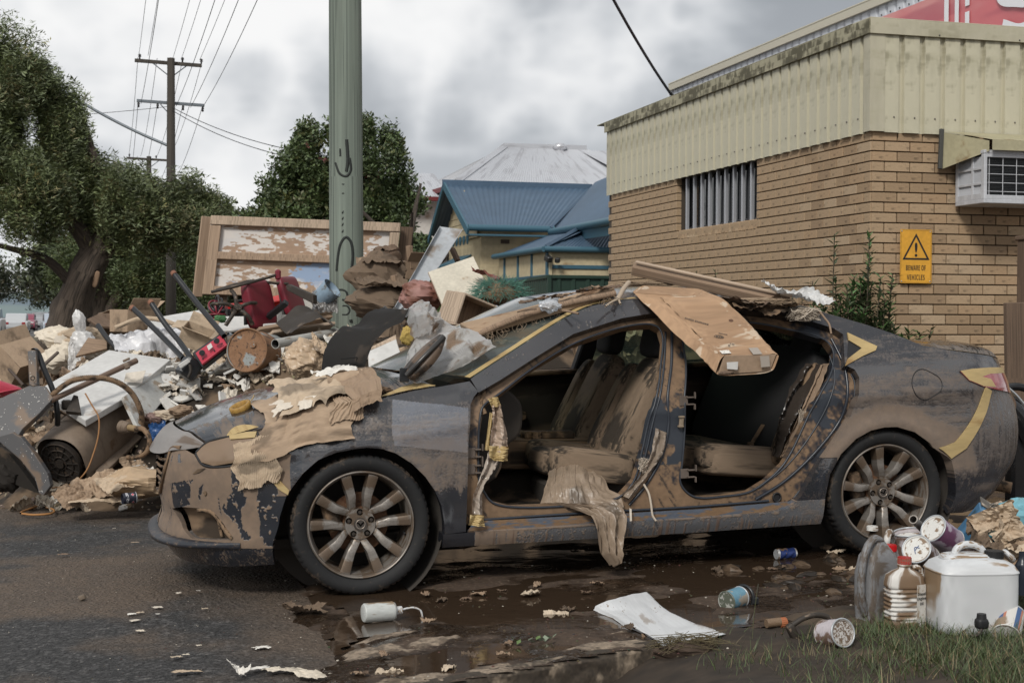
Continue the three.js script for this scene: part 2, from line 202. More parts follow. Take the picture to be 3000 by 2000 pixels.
// ================= BRICK BUILDING =================
{
const X = 6.09, Z = -10.79, XE = 12, ZE = -17.5, TOP = 2.905, CAP = 3.83;
const B = thing('brick_building', 'low cream brick building with beige ribbed metal fascia and barred window', 'building', [X, 0, Z]);
// local axes: x along the front (away from the corner), z negative along the side
const bt = [[.36, .255, .158], [.385, .275, .172], [.31, .215, .13], [.365, .25, .15], [.40, .295, .192], [.285, .197, .12]].map((c, i) => { const t = tex(128, 64, (x, y) => mul3(mix3(c, mul3(c, .62), sst(.55, .8, pf(x + i * .3, y * .5, 4, 4))), .82 + .36 * pf(x, y, 24, 2))); t.repeat.set(1 / .23, 1 / .076); return new THREE.MeshStandardMaterial({ map: t, roughness: .88 }); });
const mortar = mat(.06, .047, .035, .95);
// carcass with the window opening
const w0 = -2.23, w1 = -4.35, wb = 2.30, wt = 2.9;
part('wall', [at(box(XE - X - .01, 3.4, .2, .002), [(XE - X) / 2, 1.45, -.112]), at(box(.2, 3.4, 2.0, .002), [.112, 1.45, -1.226]), at(box(.2, 3.4, 2.35, .002), [.112, 1.45, -5.53]), at(box(.2, wb - .02 + .25, 2.14, .002), [.112, (wb - .02 - .25) / 2, -3.29]), at(box(XE - X, 3.4, .2, .002), [(XE - X) / 2, 1.45, ZE - Z + .1]), at(box(.2, .5, 2.14, .002), [.112, 3.15, -3.29]), at(box(.1, 1.2, 2.6, .002), [.45, 2.5, -3.29])], mortar, B);
const course = .086, L = .24, gS = box(.06, .076, .229, .003), gF = box(.229, .076, .06, .003), gH = [box(.06, .076, .109, .003), box(.109, .076, .06, .003)], rest = [];
let count = 0; const r = rng(5), list = [];
for (let k = 0; k < 32; k++) {
const y = TOP - .043 - k * course; if (y < .15) break; const odd = k % 2;
for (let i = 0; i < 24; i++) { const x = i * L + (odd ? .12 : .0); if (x + .23 > 4.4) break; list.push([0, x + .115, y]); }       // front
if (odd) list.push([2, .055, y]);
for (let i = 0; i < 29; i++) { const z = -(i * L + (odd ? 0 : .12)) - .115; if (z - .115 < ZE - Z) break; if (y > wb - .01 && z < w0 + .115 && z > w1 - .115) { const a = Math.max(z - .1145, w0 + .001), b = Math.min(z + .1145, w1 - .001); if (z + .1145 - a > .03 && z > w0 - .08) rest.push(at(box(.06, .076, z + .1145 - a, .003), [.018, y, (a + z + .1145) / 2])); else if (b - z + .1145 > .03) rest.push(at(box(.06, .076, b - z + .1145, .003), [.018, y, (b + z - .1145) / 2])); continue; } list.push([1, z, y]); }
if (!odd) list.push([3, -.055, y]);
}
const score = (b) => b[0] === 0 || b[0] === 2 ? (b[1] < 2.1 && b[2] > 1.0 ? 100 - b[1] * 4 : -9) : 60 + b[1] * 12 - (b[2] < 1.0 ? 80 : 0);
list.sort((a, b) => score(b) - score(a));
for (const b of list) {
const m = bt[Math.floor(r() * bt.length)], pr = rr(-.002, .0025, r); let p, g;
if (b[3]) continue;
if (b[0] === 0) { g = gF; p = [b[1] + (b[1] < .2 ? 0 : 0), b[2], -.018 + pr]; } else if (b[0] === 1) { g = gS; p = [.018 + pr, b[2], b[1]]; } else if (b[0] === 2) { continue; } else continue;
if (count < 298) { const o = part('brick', g, m, B); o.position.set(...p); count++; } else rest.push(at(g.clone(), p));
}
for (let k = 0; k < 32; k++) { const y = TOP - .043 - k * course; if (y < .15) break; const o = at(k % 2 ? gH[1].clone() : gH[0].clone(), k % 2 ? [.055, y, -.0185] : [.0185, y, -.055]); rest.push(o); }
const rb = part('brick_courses', rest, bt[0], B); rb.userData.kind = 'stuff';
for (let z = w0 - .045; z > w1 + .0; z -= .0865) part('sill_brick', at(box(.11, .10, .076, .004), [.045, wb - .05, z], [0, 0, -.12]), bt[Math.floor(r() * 6)], B);
// barred window
const win = group('window', B, [0, 0, 0]); const alu = mat(.42, .43, .46, .4, { metalness: .4 });
part('pane', at(box(.006, wt - wb, w0 - w1 - .02, .001), [.135, (wb + wt) / 2, (w0 + w1) / 2]), new THREE.MeshPhysicalMaterial({ color: C(.012, .014, .016), roughness: .02, side: THREE.DoubleSide }), win);
part('frame', [at(box(.04, .04, w0 - w1 - .02), [.11, wb + .02, (w0 + w1) / 2]), at(box(.04, .6, .04), [.11, 2.6, w0 - .02]), at(box(.04, .6, .04), [.11, 2.6, w1 + .02])], mat(.05, .05, .055, .5), win);
for (let i = 0; i < 10; i++) part('bar', at(box(.035, .62, .034, .003), [.055, 2.605, w1 + .16 + i * .2135 ]), alu, win);
// ribbed metal fascia: pans with narrow grooves
const moss = (base, seed, amt) => { const t = tex(512, 256, (x, y) => { const st = pf(x, y * .12 + seed, 40, 3, .6), f = pf(x + seed, y, 5, 5, .6), e = sst(.5, 1, y); const k = sst(.62, .8, f * .7 + st * .45 + amt * (.12)); return mul3(mix3(mix3(base, [.30, .28, .17], sst(.4, .75, f) * .35), [.085, .075, .04], k * amt), .9 + .2 * st); }); t.repeat.set(1 / 2.5, 1 / 1); return t; };
const clad = new THREE.MeshStandardMaterial({ map: moss([.49, .46, .345], .1, .4), roughness: .5, side: THREE.DoubleSide }), capM = new THREE.MeshStandardMaterial({ map: moss([.36, .335, .23], .6, 1), roughness: .6, side: THREE.DoubleSide }), capC = new THREE.MeshStandardMaterial({ map: moss([.44, .41, .31], .3, .25), roughness: .55, side: THREE.DoubleSide });
const prof = (n, pitch) => { const q = []; for (let i = 0; i < n; i++) { const o = i * pitch; q.push([o, .028], [o + pitch * .70, .028], [o + pitch * .74, 0], [o + pitch * .93, 0], [o + pitch * .97, .028]); } q.push([n * pitch, .028]); return q; };
const pitch = .195, pan = prof(1, pitch);
const panel = (m4) => { const P = [], U = [], I = []; pan.forEach(([a, d], i) => { for (const y of [TOP - .015, CAP - .02]) { P.push(a, y, d); U.push(a, y); } if (i) { const k = i * 2; I.push(k - 2, k, k + 1, k - 2, k + 1, k - 1); } }); const g = new THREE.BufferGeometry(); g.setAttribute('position', new THREE.Float32BufferAttribute(P, 3)); g.setAttribute('uv', new THREE.Float32BufferAttribute(U, 2)); g.setIndex(I); const n = g.toNonIndexed(); n.computeVertexNormals(); return n; };
const pg = panel();
for (let i = 0; i < 24; i++) { const o = part('fascia_sheet', pg, clad, B); o.position.set(.088 + i * pitch, 0, .014); }
for (let i = 0; i < 34; i++) { const o = part('fascia_sheet', pg, clad, B); o.rotation.y = -Math.PI / 2; o.position.set(-.014, 0, -6.71 + i * pitch + .005); }
part('corner_flashing', [at(box(.135, CAP - TOP, .006, .001), [.025, (CAP + TOP) / 2 - .01, .045]), at(box(.006, CAP - TOP, .11, .001), [-.045, (CAP + TOP) / 2 - .01, -.008])], capC, B);
part('capping', [at(box(6, .125, .014, .002), [2.94, CAP - .06, .062]), at(box(6, .012, .3, .002), [2.94, CAP + .0085, -.085])], capC, B);
part('side_capping', [at(box(.014, .125, 6.8, .002), [-.062, CAP - .06, -3.335]), at(box(.3, .012, 6.8, .002), [.085, CAP + .0085, -3.635])], capM, B);
const sc = []; for (let i = 0; i < 20; i++) sc.push([.18 + i * pitch, TOP + .115, .046], ...(i % 4 == 2 ? [[.2 + i * pitch, CAP - .105, .072]] : [])); for (let i = 0; i < 33; i++) sc.push([-.046, TOP + .115, -.16 - i * pitch], ...(i % 4 == 2 ? [[-.072, CAP - .11, -.1 - i * pitch]] : []));
part('screws', sc.map((p) => at(new THREE.SphereGeometry(.0075, 6, 5), p)), mat(.16, .15, .14, .5, { metalness: .6 }), B).userData.kind = 'stuff';
part('roof', at(box(5.8, .05, 6.5), [3.0, CAP - .25, -3.4]), mat(.3, .3, .28, .7), B);
}
{ // taller block behind with the red banner
const T = thing('tall_shed', 'taller white corrugated shed wall rising behind the brick building', 'building', [8.5, 0, -11.4]);
const P = [], U = [], I = []; let k = 0; const pr = [0, .12, .14, .172, .192];
const zs = []; for (let z = 0; z > -10; z -= .2) pr.forEach((a, i) => zs.push([z - a, i === 2 || i === 3 ? .02 : 0]));
zs.forEach(([z, d], i) => { for (const y of [0, 4.98]) { P.push(d, y, z); U.push(z, y); } if (i) { const q = i * 2; I.push(q - 2, q, q + 1, q - 2, q + 1, q - 1); } });
const g = new THREE.BufferGeometry(); g.setAttribute('position', new THREE.Float32BufferAttribute(P, 3)); g.setAttribute('uv', new THREE.Float32BufferAttribute(U, 2)); g.setIndex(I); const gn = g.toNonIndexed(); gn.computeVertexNormals();
part('cladding', gn, dirtyMat([.60, .63, .68], .12, .45, { s: 3 }), T);
part('capping', [at(box(.03, .10, 10.1, .003), [-.03, 5.0, -5.0]), at(box(.3, .02, 10.1, .003), [.1, 5.06, -5.0])], mat(.50, .47, .38, .5), T);
part('end_wall', at(box(4, 5.0, .1), [2.03, 2.5, -10.0]), mat(.5, .5, .5, .6), T);
part('screws', [...Array(48)].map((_, i) => at(new THREE.SphereGeometry(.011, 6, 4), [-.004, 4.84 - (i % 2) * .0, -.06 - i * .2])), mat(.08, .08, .09, .5), T).userData.kind = 'stuff';
const Bn = thing('banner', 'large faded red vinyl banner with white lettering on the shed wall', 'banner', [8.47, 0, -11.4]);
const bt = tex(512, 256, (x, y) => { const f = pf(x, y, 3, 4), w = pf(x * .5, y, 7, 3); return mix3(mix3([.56, .145, .16], [.62, .27, .26], sst(.42, .68, f)), [.40, .09, .12], sst(.6, .78, w) * .7); }); bt.repeat.set(1 / 3.4, 1 / 1.6);
part('vinyl', grid(120, 24, (u, v) => { const z = -8.85 * u, y = 3.2 + 1.60 * v; return [-.012 + .018 * Math.pow(n2(z * 2.2, y * .6 + z * .4), 2) - .012 * n2(z * 6, y * 2), y, z]; }, 8.85, 1.6), new THREE.MeshStandardMaterial({ map: bt, roughness: .42, side: THREE.DoubleSide }), Bn);
const white = mat(.74, .75, .78, .45); const L = (pts) => { const s = slab(pts, .004); s.applyMatrix4(new THREE.Matrix4().makeRotationY(-Math.PI / 2)); return s; };
const st = (z0, z1, y0, y1) => at(box(.004, y1 - y0, Math.abs(z1 - z0), .001), [-.034, (y0 + y1) / 2, (z0 + z1) / 2 + 11.4]);
part('letter', st(-13.45, -13.37, 3.9, 5.0 - .21), white, Bn); part('letter', st(-13.25, -13.18, 3.9, 4.79), white, Bn); part('letter', st(-13.06, -12.985, 3.9, 4.50), white, Bn); part('letter', st(-13.06, -12.985, 4.56, 4.66), white, Bn);
// big S, stroke swept along its spine
const spine = curve([[0, 4.74, -11.72 + 11.4], [0, 4.80, -12.0 + 11.4], [0, 4.74, -12.38 + 11.4], [0, 4.56, -12.42 + 11.4], [0, 4.46, -12.12 + 11.4], [0, 4.37, -11.80 + 11.4], [0, 4.18, -11.80 + 11.4], [0, 4.10, -12.1 + 11.4], [0, 4.20, -12.42 + 11.4]]).getPoints(60);
const sg = grid(60, 1, (u, v) => { const i = Math.round(u * 60), p = spine[i], q = spine[Math.min(60, i + 1)], o = spine[Math.max(0, i - 1)]; const d = q.clone().sub(o).normalize(); const w = .10 * (v - .5) * 2; return [-.036, p.y + d.z * w, p.z - d.y * w]; });
part('letter', sg, white, Bn);
part('signature', [[-20.0, 4.70], [-19.7, 4.73], [-19.5, 4.69]].map(([z, y]) => tube([[-.03, y, z + 11.4], [-.03, y + .06, z + 11.5], [-.03, y - .02, z + 11.58], [-.03, y + .05, z + 11.66]], .008, 14, 4)), mat(.72, .45, .5, .6), Bn);
}
{ // warning sign
const S = thing('warning_sign', 'yellow warning sign reading beware of vehicles screwed to the brick wall', 'sign', [6.49, 1.85, -10.745]);
const yl = dirtyMat([.72, .36, .035], .06, .5, { s: .6, grain: .04, mud: [.3, .17, .06] });
const rp = (w, h, r) => { const q = []; for (const [sx, sy, a] of [[1, 1, 0], [-1, 1, 90], [-1, -1, 180], [1, -1, 270]]) for (let i = 0; i <= 4; i++) q.push([sx * (w / 2 - r) + r * Math.cos((a + i * 22.5) * RAD), sy * (h / 2 - r) + r * Math.sin((a + i * 22.5) * RAD)]); return q; };
part('plate', slab(rp(.30, .455, .012), .002), yl, S);
const blk = mat(.012, .011, .01, .5);
part('border', at(slab(rp(.287, .442, .010), .0006, 0, [rp(.2835, .4385, .009)]), [0, 0, .0023]), blk, S);
const tri = (r) => [0, 1, 2].map((i) => [0 + r * Math.sin(i * 2.0944) * 1, r * Math.cos(i * 2.0944)]);
part('triangle', at(slab(smooth2(tri(.150).map((p) => p), 1), .0006, 0, [tri(.118)]), [0, .045, .0024]), blk, S);
part('exclamation_mark', [at(slab(smooth2([[-.011, .058], [0, .066], [.011, .058], [.0055, -.015], [0, -.02], [-.0055, -.015]], 3), .0006), [0, .05, .0024]), at(new THREE.CircleGeometry(.013, 16), [0, .008, .003])], blk, S);
const t1 = text('BEWARE OF', .034, .0006); t1.scale(.74, 1.3, 1); const t2 = text('VEHICLES', .034, .0006); t2.scale(.80, 1.3, 1);
part('lettering', [at(t1, [0, -.098, .0024]), at(t2, [0, -.178, .0024])], blk, S);
part('screws', [[-.135, .212], [.135, .212], [-.135, -.212], [.135, -.212]].map(([x, y]) => at(new THREE.SphereGeometry(.006, 8, 6), [x, y, .003], [0, 0, 0], [1, 1, .5])), mat(.5, .5, .5, .4, { metalness: .7 }), S);
}
{ // window air conditioner under a sheet-metal hood
const A = thing('air_conditioner', 'white window air conditioner with louvred side on the brick wall', 'air conditioner', [6.86, 2.28, -10.74]);
const wh = dirtyMat([.52, .53, .56], .10, .5, { s: .5 }), dk = mat(.018, .02, .022, .5), W = 1.0, H = .44, Dp = .42;
part('casing', [at(box(W, .035, Dp, .004), [W / 2, .018, Dp / 2]), at(box(W, .03, Dp, .004), [W / 2, H - .015, Dp / 2]), at(box(.02, H - .07, Dp - .04, .003), [W - .012, H / 2, Dp / 2]), at(box(W - .06, H - .08, .02, .003), [W / 2, H / 2, .03]),
at(box(.028, H - .066, .04, .003), [.014, H / 2, .02]), at(box(.03, H - .066, .045, .003), [.015, H / 2, Dp - .0225]), at(box(.022, H - .07, .03, .003), [.012, H / 2, .245]), at(box(.02, .02, Dp - .08, .002), [.0115, .165, .205]), at(box(.02, .02, Dp - .08, .002), [.0115, .29, .205]), at(box(.02, .05, Dp - .08, .002), [.0115, .06, .205]),
at(box(W - .05, .035, .03, .003), [W / 2, .052, Dp - .016]), at(box(W - .05, .03, .03, .003), [W / 2, H - .045, Dp - .016])], wh, A);
part('filter_backing', [at(box(.006, H - .08, Dp - .06), [.04, H / 2, Dp / 2]), at(box(W - .08, H - .1, .006), [W / 2 + .01, H / 2, Dp - .05])], dk, A);
for (const [za, zb] of [[.04, .232], [.258, Dp - .045]]) for (let z = za + .008; z < zb; z += .0125) part('louvre', at(box(.012, H - .1, .004, .001), [.018, H / 2, z]), wh, A);
for (let i = 0; i < 7; i++) part('grille_wire', at(new THREE.CylinderGeometry(.0035, .0035, H - .12, 6), [.06 + i * .13, H / 2 + .01, Dp - .02]), wh, A); for (let i = 0; i < 5; i++) part('grille_wire', rod([.05, .10 + i * .072, Dp - .024], [W - .04, .10 + i * .072, Dp - .024], .0035, .0035, 6), wh, A);
part('coil_fins', [...Array(26)].map((_, i) => at(box(W - .1, .003, .02, .0008), [W / 2, .09 + i * .0125, Dp - .045])), mat(.03, .034, .038, .4), A);
const Hd = thing('awning_hood', 'beige sheet metal hood over the wall air conditioner, stained brown along its edge', 'hood', [6.73, 2.91, -10.73]);
const hm = dirtyMat([.40, .365, .235], .22, .55, { mud: [.12, .09, .055], s: .8 });
part('top_sheet', grid(8, 4, (u, v) => [lerp(0, 1.4, u) + .17 * v * (1 - u), .004 - .115 * v, .46 * v], 1.4, .5), hm, Hd);
part('side_sheet', slab([[0, 0], [.46, -.115], [.46, -.20], [0, -.31]], .003).applyMatrix4(new THREE.Matrix4().makeRotationY(-Math.PI / 2 + .36)).translate(0, -.003, .001), hm, Hd);
part('front_lip', at(box(1.3, .085, .004, .001), [.82, -.155, .462]), hm, Hd);
part('seal_strip', at(box(.035, .34, .03, .004), [-.02, -.145, .0], [0, 0, -.04]), mat(.06, .06, .055, .8), Hd);
}
// ================= HOUSES BEHIND =================
function corrugated(a, b, c, d, pitch, amp, m, parent, name = 'roof_sheet') { // quad a(eave start) b(eave end) c(ridge end) d(ridge start): ribs run from eave to ridge
a = vec(a); b = vec(b); c = vec(c); d = vec(d); const n = Math.round(a.distanceTo(b) / pitch) * 4; const nor = b.clone().sub(a).cross(d.clone().sub(a)).normalize(); if (nor.y < 0) nor.negate();
return part(name, grid(n, 1, (u, v) => { const p = a.clone().lerp(b, u).lerp(d.clone().lerp(c, u), v).addScaledVector(nor, amp * Math.sin(u * n / 4 * 6.2832)); return [p.x, p.y, p.z]; }, a.distanceTo(b), a.distanceTo(d)), m, parent);
}
function boards(parent, m, x0, x1, y0, y1, z, axis, pitch = .155) { // lapped weatherboards on a wall facing +z (axis 0) or -x (axis 1)
for (let y = y0; y < y1 - .02; y += pitch) { const h = Math.min(pitch, y1 - y) + .012, l = Math.abs(x1 - x0), g = box(l, h, .018, .003); at(g, [0, 0, 0], [.10, 0, 0]); if (axis) g.rotateY(-Math.PI / 2); const o = part('weatherboard', g, m, parent); axis ? o.position.set(z, y + h / 2, (x0 + x1) / 2) : o.position.set((x0 + x1) / 2, y + h / 2, z); }
}
{
const H = thing('blue_roof_house', 'cream weatherboard house with blue corrugated gable roof and enclosed verandah', 'house', [0, 0, 0]);
const blue = dirtyMat([.075, .125, .19], .05, .42, { s: 6, mud: [.2, .17, .14], metalness: .15 }), trim = mat(.045, .115, .16, .5), cream = dirtyMat([.56, .47, .305], .10, .7, { s: 2, mud: [.28, .22, .13] });
const gx = 7.35, ez = -30.55, rz = -32.6, ey = 3.30, ry = 4.40;
// gable wing: ridge along x
corrugated([gx, ey, ez], [9.35, ey, ez], [10.9, ry, rz], [gx - .12, ry, rz], .076, .009, blue, H);
corrugated([9.6, ey, -34.65], [gx, ey, -34.65], [gx - .12, ry, rz], [10.9, ry, rz], .076, .009, blue, H);
// main roof slope facing the street
corrugated([9.25, 3.22, -30.4], [8.62, 3.08, -23.2], [11.4, 5.2, -23.2], [10.95, 4.55, -32.5], .076, .009, blue, H);
part('ridge_cap', [bar([gx - .14, ry + .03, rz], [10.9, ry + .03, rz], .16, .05), bar([9.2, 3.30, -30.4], [10.9, ry + .04, rz], .06, .05)], blue, H);
part('barge_board', [bar([gx - .10, ry - .02, rz], [gx - .02, ey - .12, ez + .05], .05, .16), bar([gx - .10, ry - .02, rz], [gx - .02, ey - .12, -34.7], .05, .16)], trim, H);
part('gutter', [rod([gx - .02, ey - .03, ez + .08], [9.3, ey - .03, ez + .08], .075, .075, 10), bar([gx, ey - .19, ez + .04], [9.3, ey - .19, ez + .04], .04, .2)], trim, H);
part('side_gutter', [rod([9.2, 3.2, -30.4], [8.56, 3.06, -23.2], .075, .075, 10), bar([9.24, 3.05, -30.4], [8.62, 2.90, -23.2], .04, .2)], trim, H);
boards(H, cream, 7.75, 9.9, .9, 3.4, -31.0, 0); boards(H, cream, -31.0, -34.2, .9, 3.3, 7.75, 1);
part('gable_wall', [grid(1, 1, (u, v) => [gx + .32, lerp(3.1, lerp(3.12, 4.36, 1), v), lerp(lerp(-31.0, -32.6, v), lerp(-34.2, -32.6, v), u)], 3, 1)], cream, H);
for (let y = 3.15; y < 4.2; y += .155) { const k = (4.34 - y) / 1.05 * 1.45; part('weatherboard', at(box(.02, .165, 2 * k, .003), [gx + .3, y + .08, rz], [0, 0, -.1]), cream, H); }
for (let i = 0; i < 9; i++) part('gable_fretwork', at(slab([[-.06, 0], [.06, 0], [.06, -.10], [0, -.20], [-.06, -.10]], .03), [gx + .12, 3.14, -31.2 - i * .36], [0, Math.PI / 2, 0]), trim, H);
part('vent', at(box(.2, .09, .03), [8.3, 3.0, -30.97]), mat(.09, .06, .045, .8), H);
part('window_hood', [at(box(.5, .03, 1.5), [7.52, 2.62, -32.6], [0, 0, .45]), at(box(.04, .2, 1.5), [7.3, 2.42, -32.6])], trim, H);
const wd = group('window', H); part('pane', at(box(.01, 1.2, 1.3), [7.72, 1.85, -32.6]), mat(.02, .025, .03, .1), wd); part('frame', [at(box(.05, 1.3, .07), [7.7, 1.85, -31.93]), at(box(.05, 1.3, .07), [7.7, 1.85, -33.27])], trim, wd);
// enclosed verandah, lean-to roof
corrugated([7.98, 2.66, -30.6], [7.98, 2.66, -26.75], [9.3, 3.18, -27.6], [9.3, 3.18, -30.6], .076, .009, blue, H);
corrugated([7.98, 2.66, -26.75], [11.0, 2.66, -26.75], [11.0, 3.18, -27.9], [9.1, 3.18, -27.9], .076, .009, blue, H);
part('verandah_gutter', [rod([7.95, 2.64, -30.65], [7.95, 2.64, -26.7], .06, .06, 8), rod([7.95, 2.64, -26.7], [11, 2.64, -26.7], .06, .06, 8)], trim, H);
part('hip_cap', bar([8.0, 2.70, -26.73], [9.2, 3.22, -27.85], .07, .05), blue, H);
const pan = cream;
part('verandah_wall', [at(box(.06, .55, 3.9), [8.1, 2.36, -28.7]), at(box(.06, 1.2, 3.9), [8.1, 1.0, -28.7]), at(box(3.0, 2.3, .06), [9.6, 1.45, -26.85])], pan, H);
part('verandah_trim', [at(box(.08, 2.6, .13), [8.08, 1.36, -26.86]), at(box(.05, .09, 3.9), [8.06, 2.10, -28.7]), at(box(2.9, .075, .04), [9.55, 2.30, -26.81]), ...[-27.95, -29.0, -30.1].map((z) => at(box(.05, 1.3, .07), [8.06, 1.95, z]))], trim, H);
const al = mat(.6, .6, .6, .4);
[[-27.4], [-28.48], [-29.55]].forEach(([z]) => { const w = group('window', H); part('pane', at(box(.01, .6, .95), [8.1, 1.76, z]), new THREE.MeshPhysicalMaterial({ color: C(.015, .018, .02), roughness: .05 }), w); part('frame', [at(box(.04, .6, .045), [8.06, 1.76, z]), at(box(.04, .6, .045), [8.06, 1.76, z - .46]), at(box(.04, .6, .045), [8.06, 1.76, z + .46])], al, w); });
part('flood_lamp', [at(box(.12, .12, .16, .02), [8.02, 2.45, -26.65], [.4, .3, 0]), at(box(.1, .1, .12, .02), [8.2, 2.42, -26.62], [.2, -.5, 0])], mat(.02, .02, .02, .4), H);
}
{
const H = thing('grey_roof_house', 'high white house with weathered silver corrugated hip roof and red gutters', 'house', [0, 0, 0]);
const roof = new THREE.MeshStandardMaterial({ map: (() => { const t = tex(512, 512, (x, y) => { const k = sst(.55, .78, pf(x, y * .15, 40, 3)), d = sst(.62, .75, pf(x, y, 8, 4)); return mul3(mix3(mix3([.47, .48, .51], [.37, .375, .40], k), [.2, .18, .17], d * .1), 1); }); t.repeat.set(1 / 5, 1 / 5); return t; })(), roughness: .5, metalness: .2, side: THREE.DoubleSide });
const red = mat(.15, .02, .022, .5), wh = dirtyMat([.62, .6, .56], .1, .7, { s: 3 });
corrugated([10.4, 5.62, -44.8], [18, 5.45, -44.8], [16.0, 7.25, -48.2], [12.95, 7.25, -48.4], .09, .011, roof, H);
corrugated([9.9, 5.62, -52.2], [10.4, 5.62, -44.8], [12.95, 7.25, -48.4], [12.95, 7.25, -48.6], .09, .011, roof, H);
corrugated([16.5, 6.0, -45.2], [22, 6.0, -45.2], [22, 7.3, -48.4], [15.6, 7.22, -48.2], .09, .011, roof, H);
part('hip_cap', [bar([10.4, 5.66, -44.8], [12.95, 7.29, -48.4], .2, .08), bar([12.9, 7.3, -48.4], [15.9, 7.3, -48.2], .2, .08)], roof, H);
part('gutter', [bar([10.4, 5.52, -44.75], [18, 5.36, -44.75], .14, .16), bar([10.35, 5.52, -44.8], [9.9, 5.52, -52], .14, .16)], red, H);
part('wall', at(box(7.2, 5.4, 6.4), [14.3, 2.75, -48.4]), wh, H);
part('roof_vent', [at(new THREE.SphereGeometry(.26, 14, 10), [14.9, 7.30, -48.2], [0, 0, 0], [1, .6, 1]), at(new THREE.CylinderGeometry(.17, .17, .2, 12), [14.9, 7.2, -48.2])], mat(.6, .6, .62, .3, { metalness: .7 }), H);
corrugated([4.8, 5.33, -46.6], [10.6, 5.3, -46.6], [10.6, 6.34, -49.3], [4.8, 6.38, -49.3], .09, .011, roof, H);
part('side_gutter', bar([4.8, 5.23, -46.55], [10.2, 5.22, -46.55], .14, .16), red, H);
part('side_wall', at(box(5.6, 5.1, 4.5), [7.8, 2.6, -49.4]), wh, H);
part('verandah_roof', [at(box(5.6, .06, 1.3), [7.7, 3.6, -46.4], [.35, 0, 0])], red, H);
}
{ // colorbond fence between the yards
const F = thing('metal_fence', 'dark green ribbed metal fence below the cream verandah', 'fence', [0, 0, 0]); const gm = mat(.018, .042, .030, .5);
const pg = (() => { const P = [], I = [], pr = [[0, 0], [.10, 0], [.125, .03], [.17, .03], [.195, 0], [.28, 0]]; pr.forEach(([a, d], i) => { P.push(a, .1, d, a, 2.02, d); if (i) { const k = i * 2; I.push(k - 2, k, k + 1, k - 2, k + 1, k - 1); } }); const g = new THREE.BufferGeometry(); g.setAttribute('position', new THREE.Float32BufferAttribute(P, 3)); g.setIndex(I); const n = g.toNonIndexed(); n.computeVertexNormals(); return n; })();
for (let i = 0; i < 12; i++) part('panel', pg, gm, F).position.set(7.55 + i * .28, 0, -24.9);
for (let i = 0; i < 15; i++) { const o = part('panel', pg, gm, F); o.rotation.y = Math.PI / 2 - .13; o.position.set(7.5 + i * .28 * .13, 0, -24.95 - i * .28); }
part('rail', [at(box(3.5, .06, .06), [9.2, 2.05, -24.88]), bar([7.5, 2.05, -24.9], [8.07, 2.05, -29.1], .06, .06)], gm, F); part('post', at(box(.07, 2.1, .07), [7.5, 1.03, -24.86]), gm, F);
}
// ================= THE CAR =================
const PROF = [[.05, .78], [.10, .81], [.18, .865], [.25, .90], [.40, .918], [.60, .925], [.80, .92], [.88, .908], [.95, .88], [1.0, .852], [1.1, .795], [1.2, .738], [1.3, .68], [1.4, .61], [1.46, .55]];
const XF = [[.05, -.80], [.15, -.87], [.22, -.92], [.28, -.935], [.36, -.91], [.45, -.925], [.55, -.94], [.65, -.935], [.75, -.89], [.85, -.82]];
const XR = [[.12, 3.45], [.2, 3.62], [.28, 3.76], [.38, 3.86], [.46, 3.92], [.60, 3.95], [.75, 3.93], [.85, 3.88], [.95, 3.84], [1.05, 3.80], [1.15, 3.7], [1.4, 3.5]];
function spl(t, K) { const n = K.length; if (t <= K[0][0]) return K[0][1]; if (t >= K[n - 1][0]) return K[n - 1][1]; let i = 1; while (t > K[i][0]) i++; const a = K[i - 1], b = K[i], p = K[Math.max(0, i - 2)], q = K[Math.min(n - 1, i + 1)], h = b[0] - a[0], m0 = (b[1] - p[1]) / (b[0] - p[0]) * h, m1 = (q[1] - a[1]) / (q[0] - a[0]) * h, s = (t - a[0]) / h, s2 = s * s, s3 = s2 * s; return (2 * s3 - 3 * s2 + 1) * a[1] + (s3 - 2 * s2 + s) * m0 + (3 * s2 - 2 * s3) * b[1] + (s3 - s2) * m1; }
const cX0 = -.05, cX1 = 3.1, cLF = 1.35, cLR = 1.25, cNF = 2.6, cNR = 2.7;
function carS(u, y) {
let x = u, k = 1;
if (u < cX0) { const th = Math.max(0, 1 - (cX0 - u) / cLF) * Math.PI / 2; x = cX0 - (cX0 - spl(y, XF)) * Math.pow(Math.cos(th), 2 / cNF); k = Math.pow(Math.sin(th), 2 / cNF); }
else if (u > cX1) { const th = Math.max(0, 1 - (u - cX1) / cLR) * Math.PI / 2; x = cX1 + (spl(y, XR) - cX1) * Math.pow(Math.cos(th), 2 / cNR); k = Math.pow(Math.sin(th), 2 / cNR); }
const sh = (x < .5 ? .16 : .028) * (x - .5) * sst(.45, .8, y);
let w = spl(y - sh, PROF); const bl = y - sh; w += .006 * Math.exp(-Math.pow((bl - .80) / .03, 2)) - .006 * Math.exp(-Math.pow((bl - .70) / .07, 2)) * sst(.3, .9, x) ;   // shoulder crease
const ra = Math.hypot(x, y - .33), rb = Math.hypot(x - 2.83, y - .33); w += .012 * Math.exp(-Math.pow((ra - .39) / .035, 2)) + .012 * Math.exp(-Math.pow((rb - .39) / .035, 2));   // wheel-arch lips
return new THREE.Vector3(x, y, w * k);
}
function carN(u, y) { const h = .004, a = carS(u + h, y).sub(carS(u - h, y)), b = carS(u, y + h).sub(carS(u, y - h)); const n = a.cross(b).normalize(); return n; }
const BU0 = -1.42, BUW = 5.82, BY0 = .1, BYH = 1.36;
const bodyUV = (u, y) => [(u - BU0) / BUW, (y - BY0) / BYH];
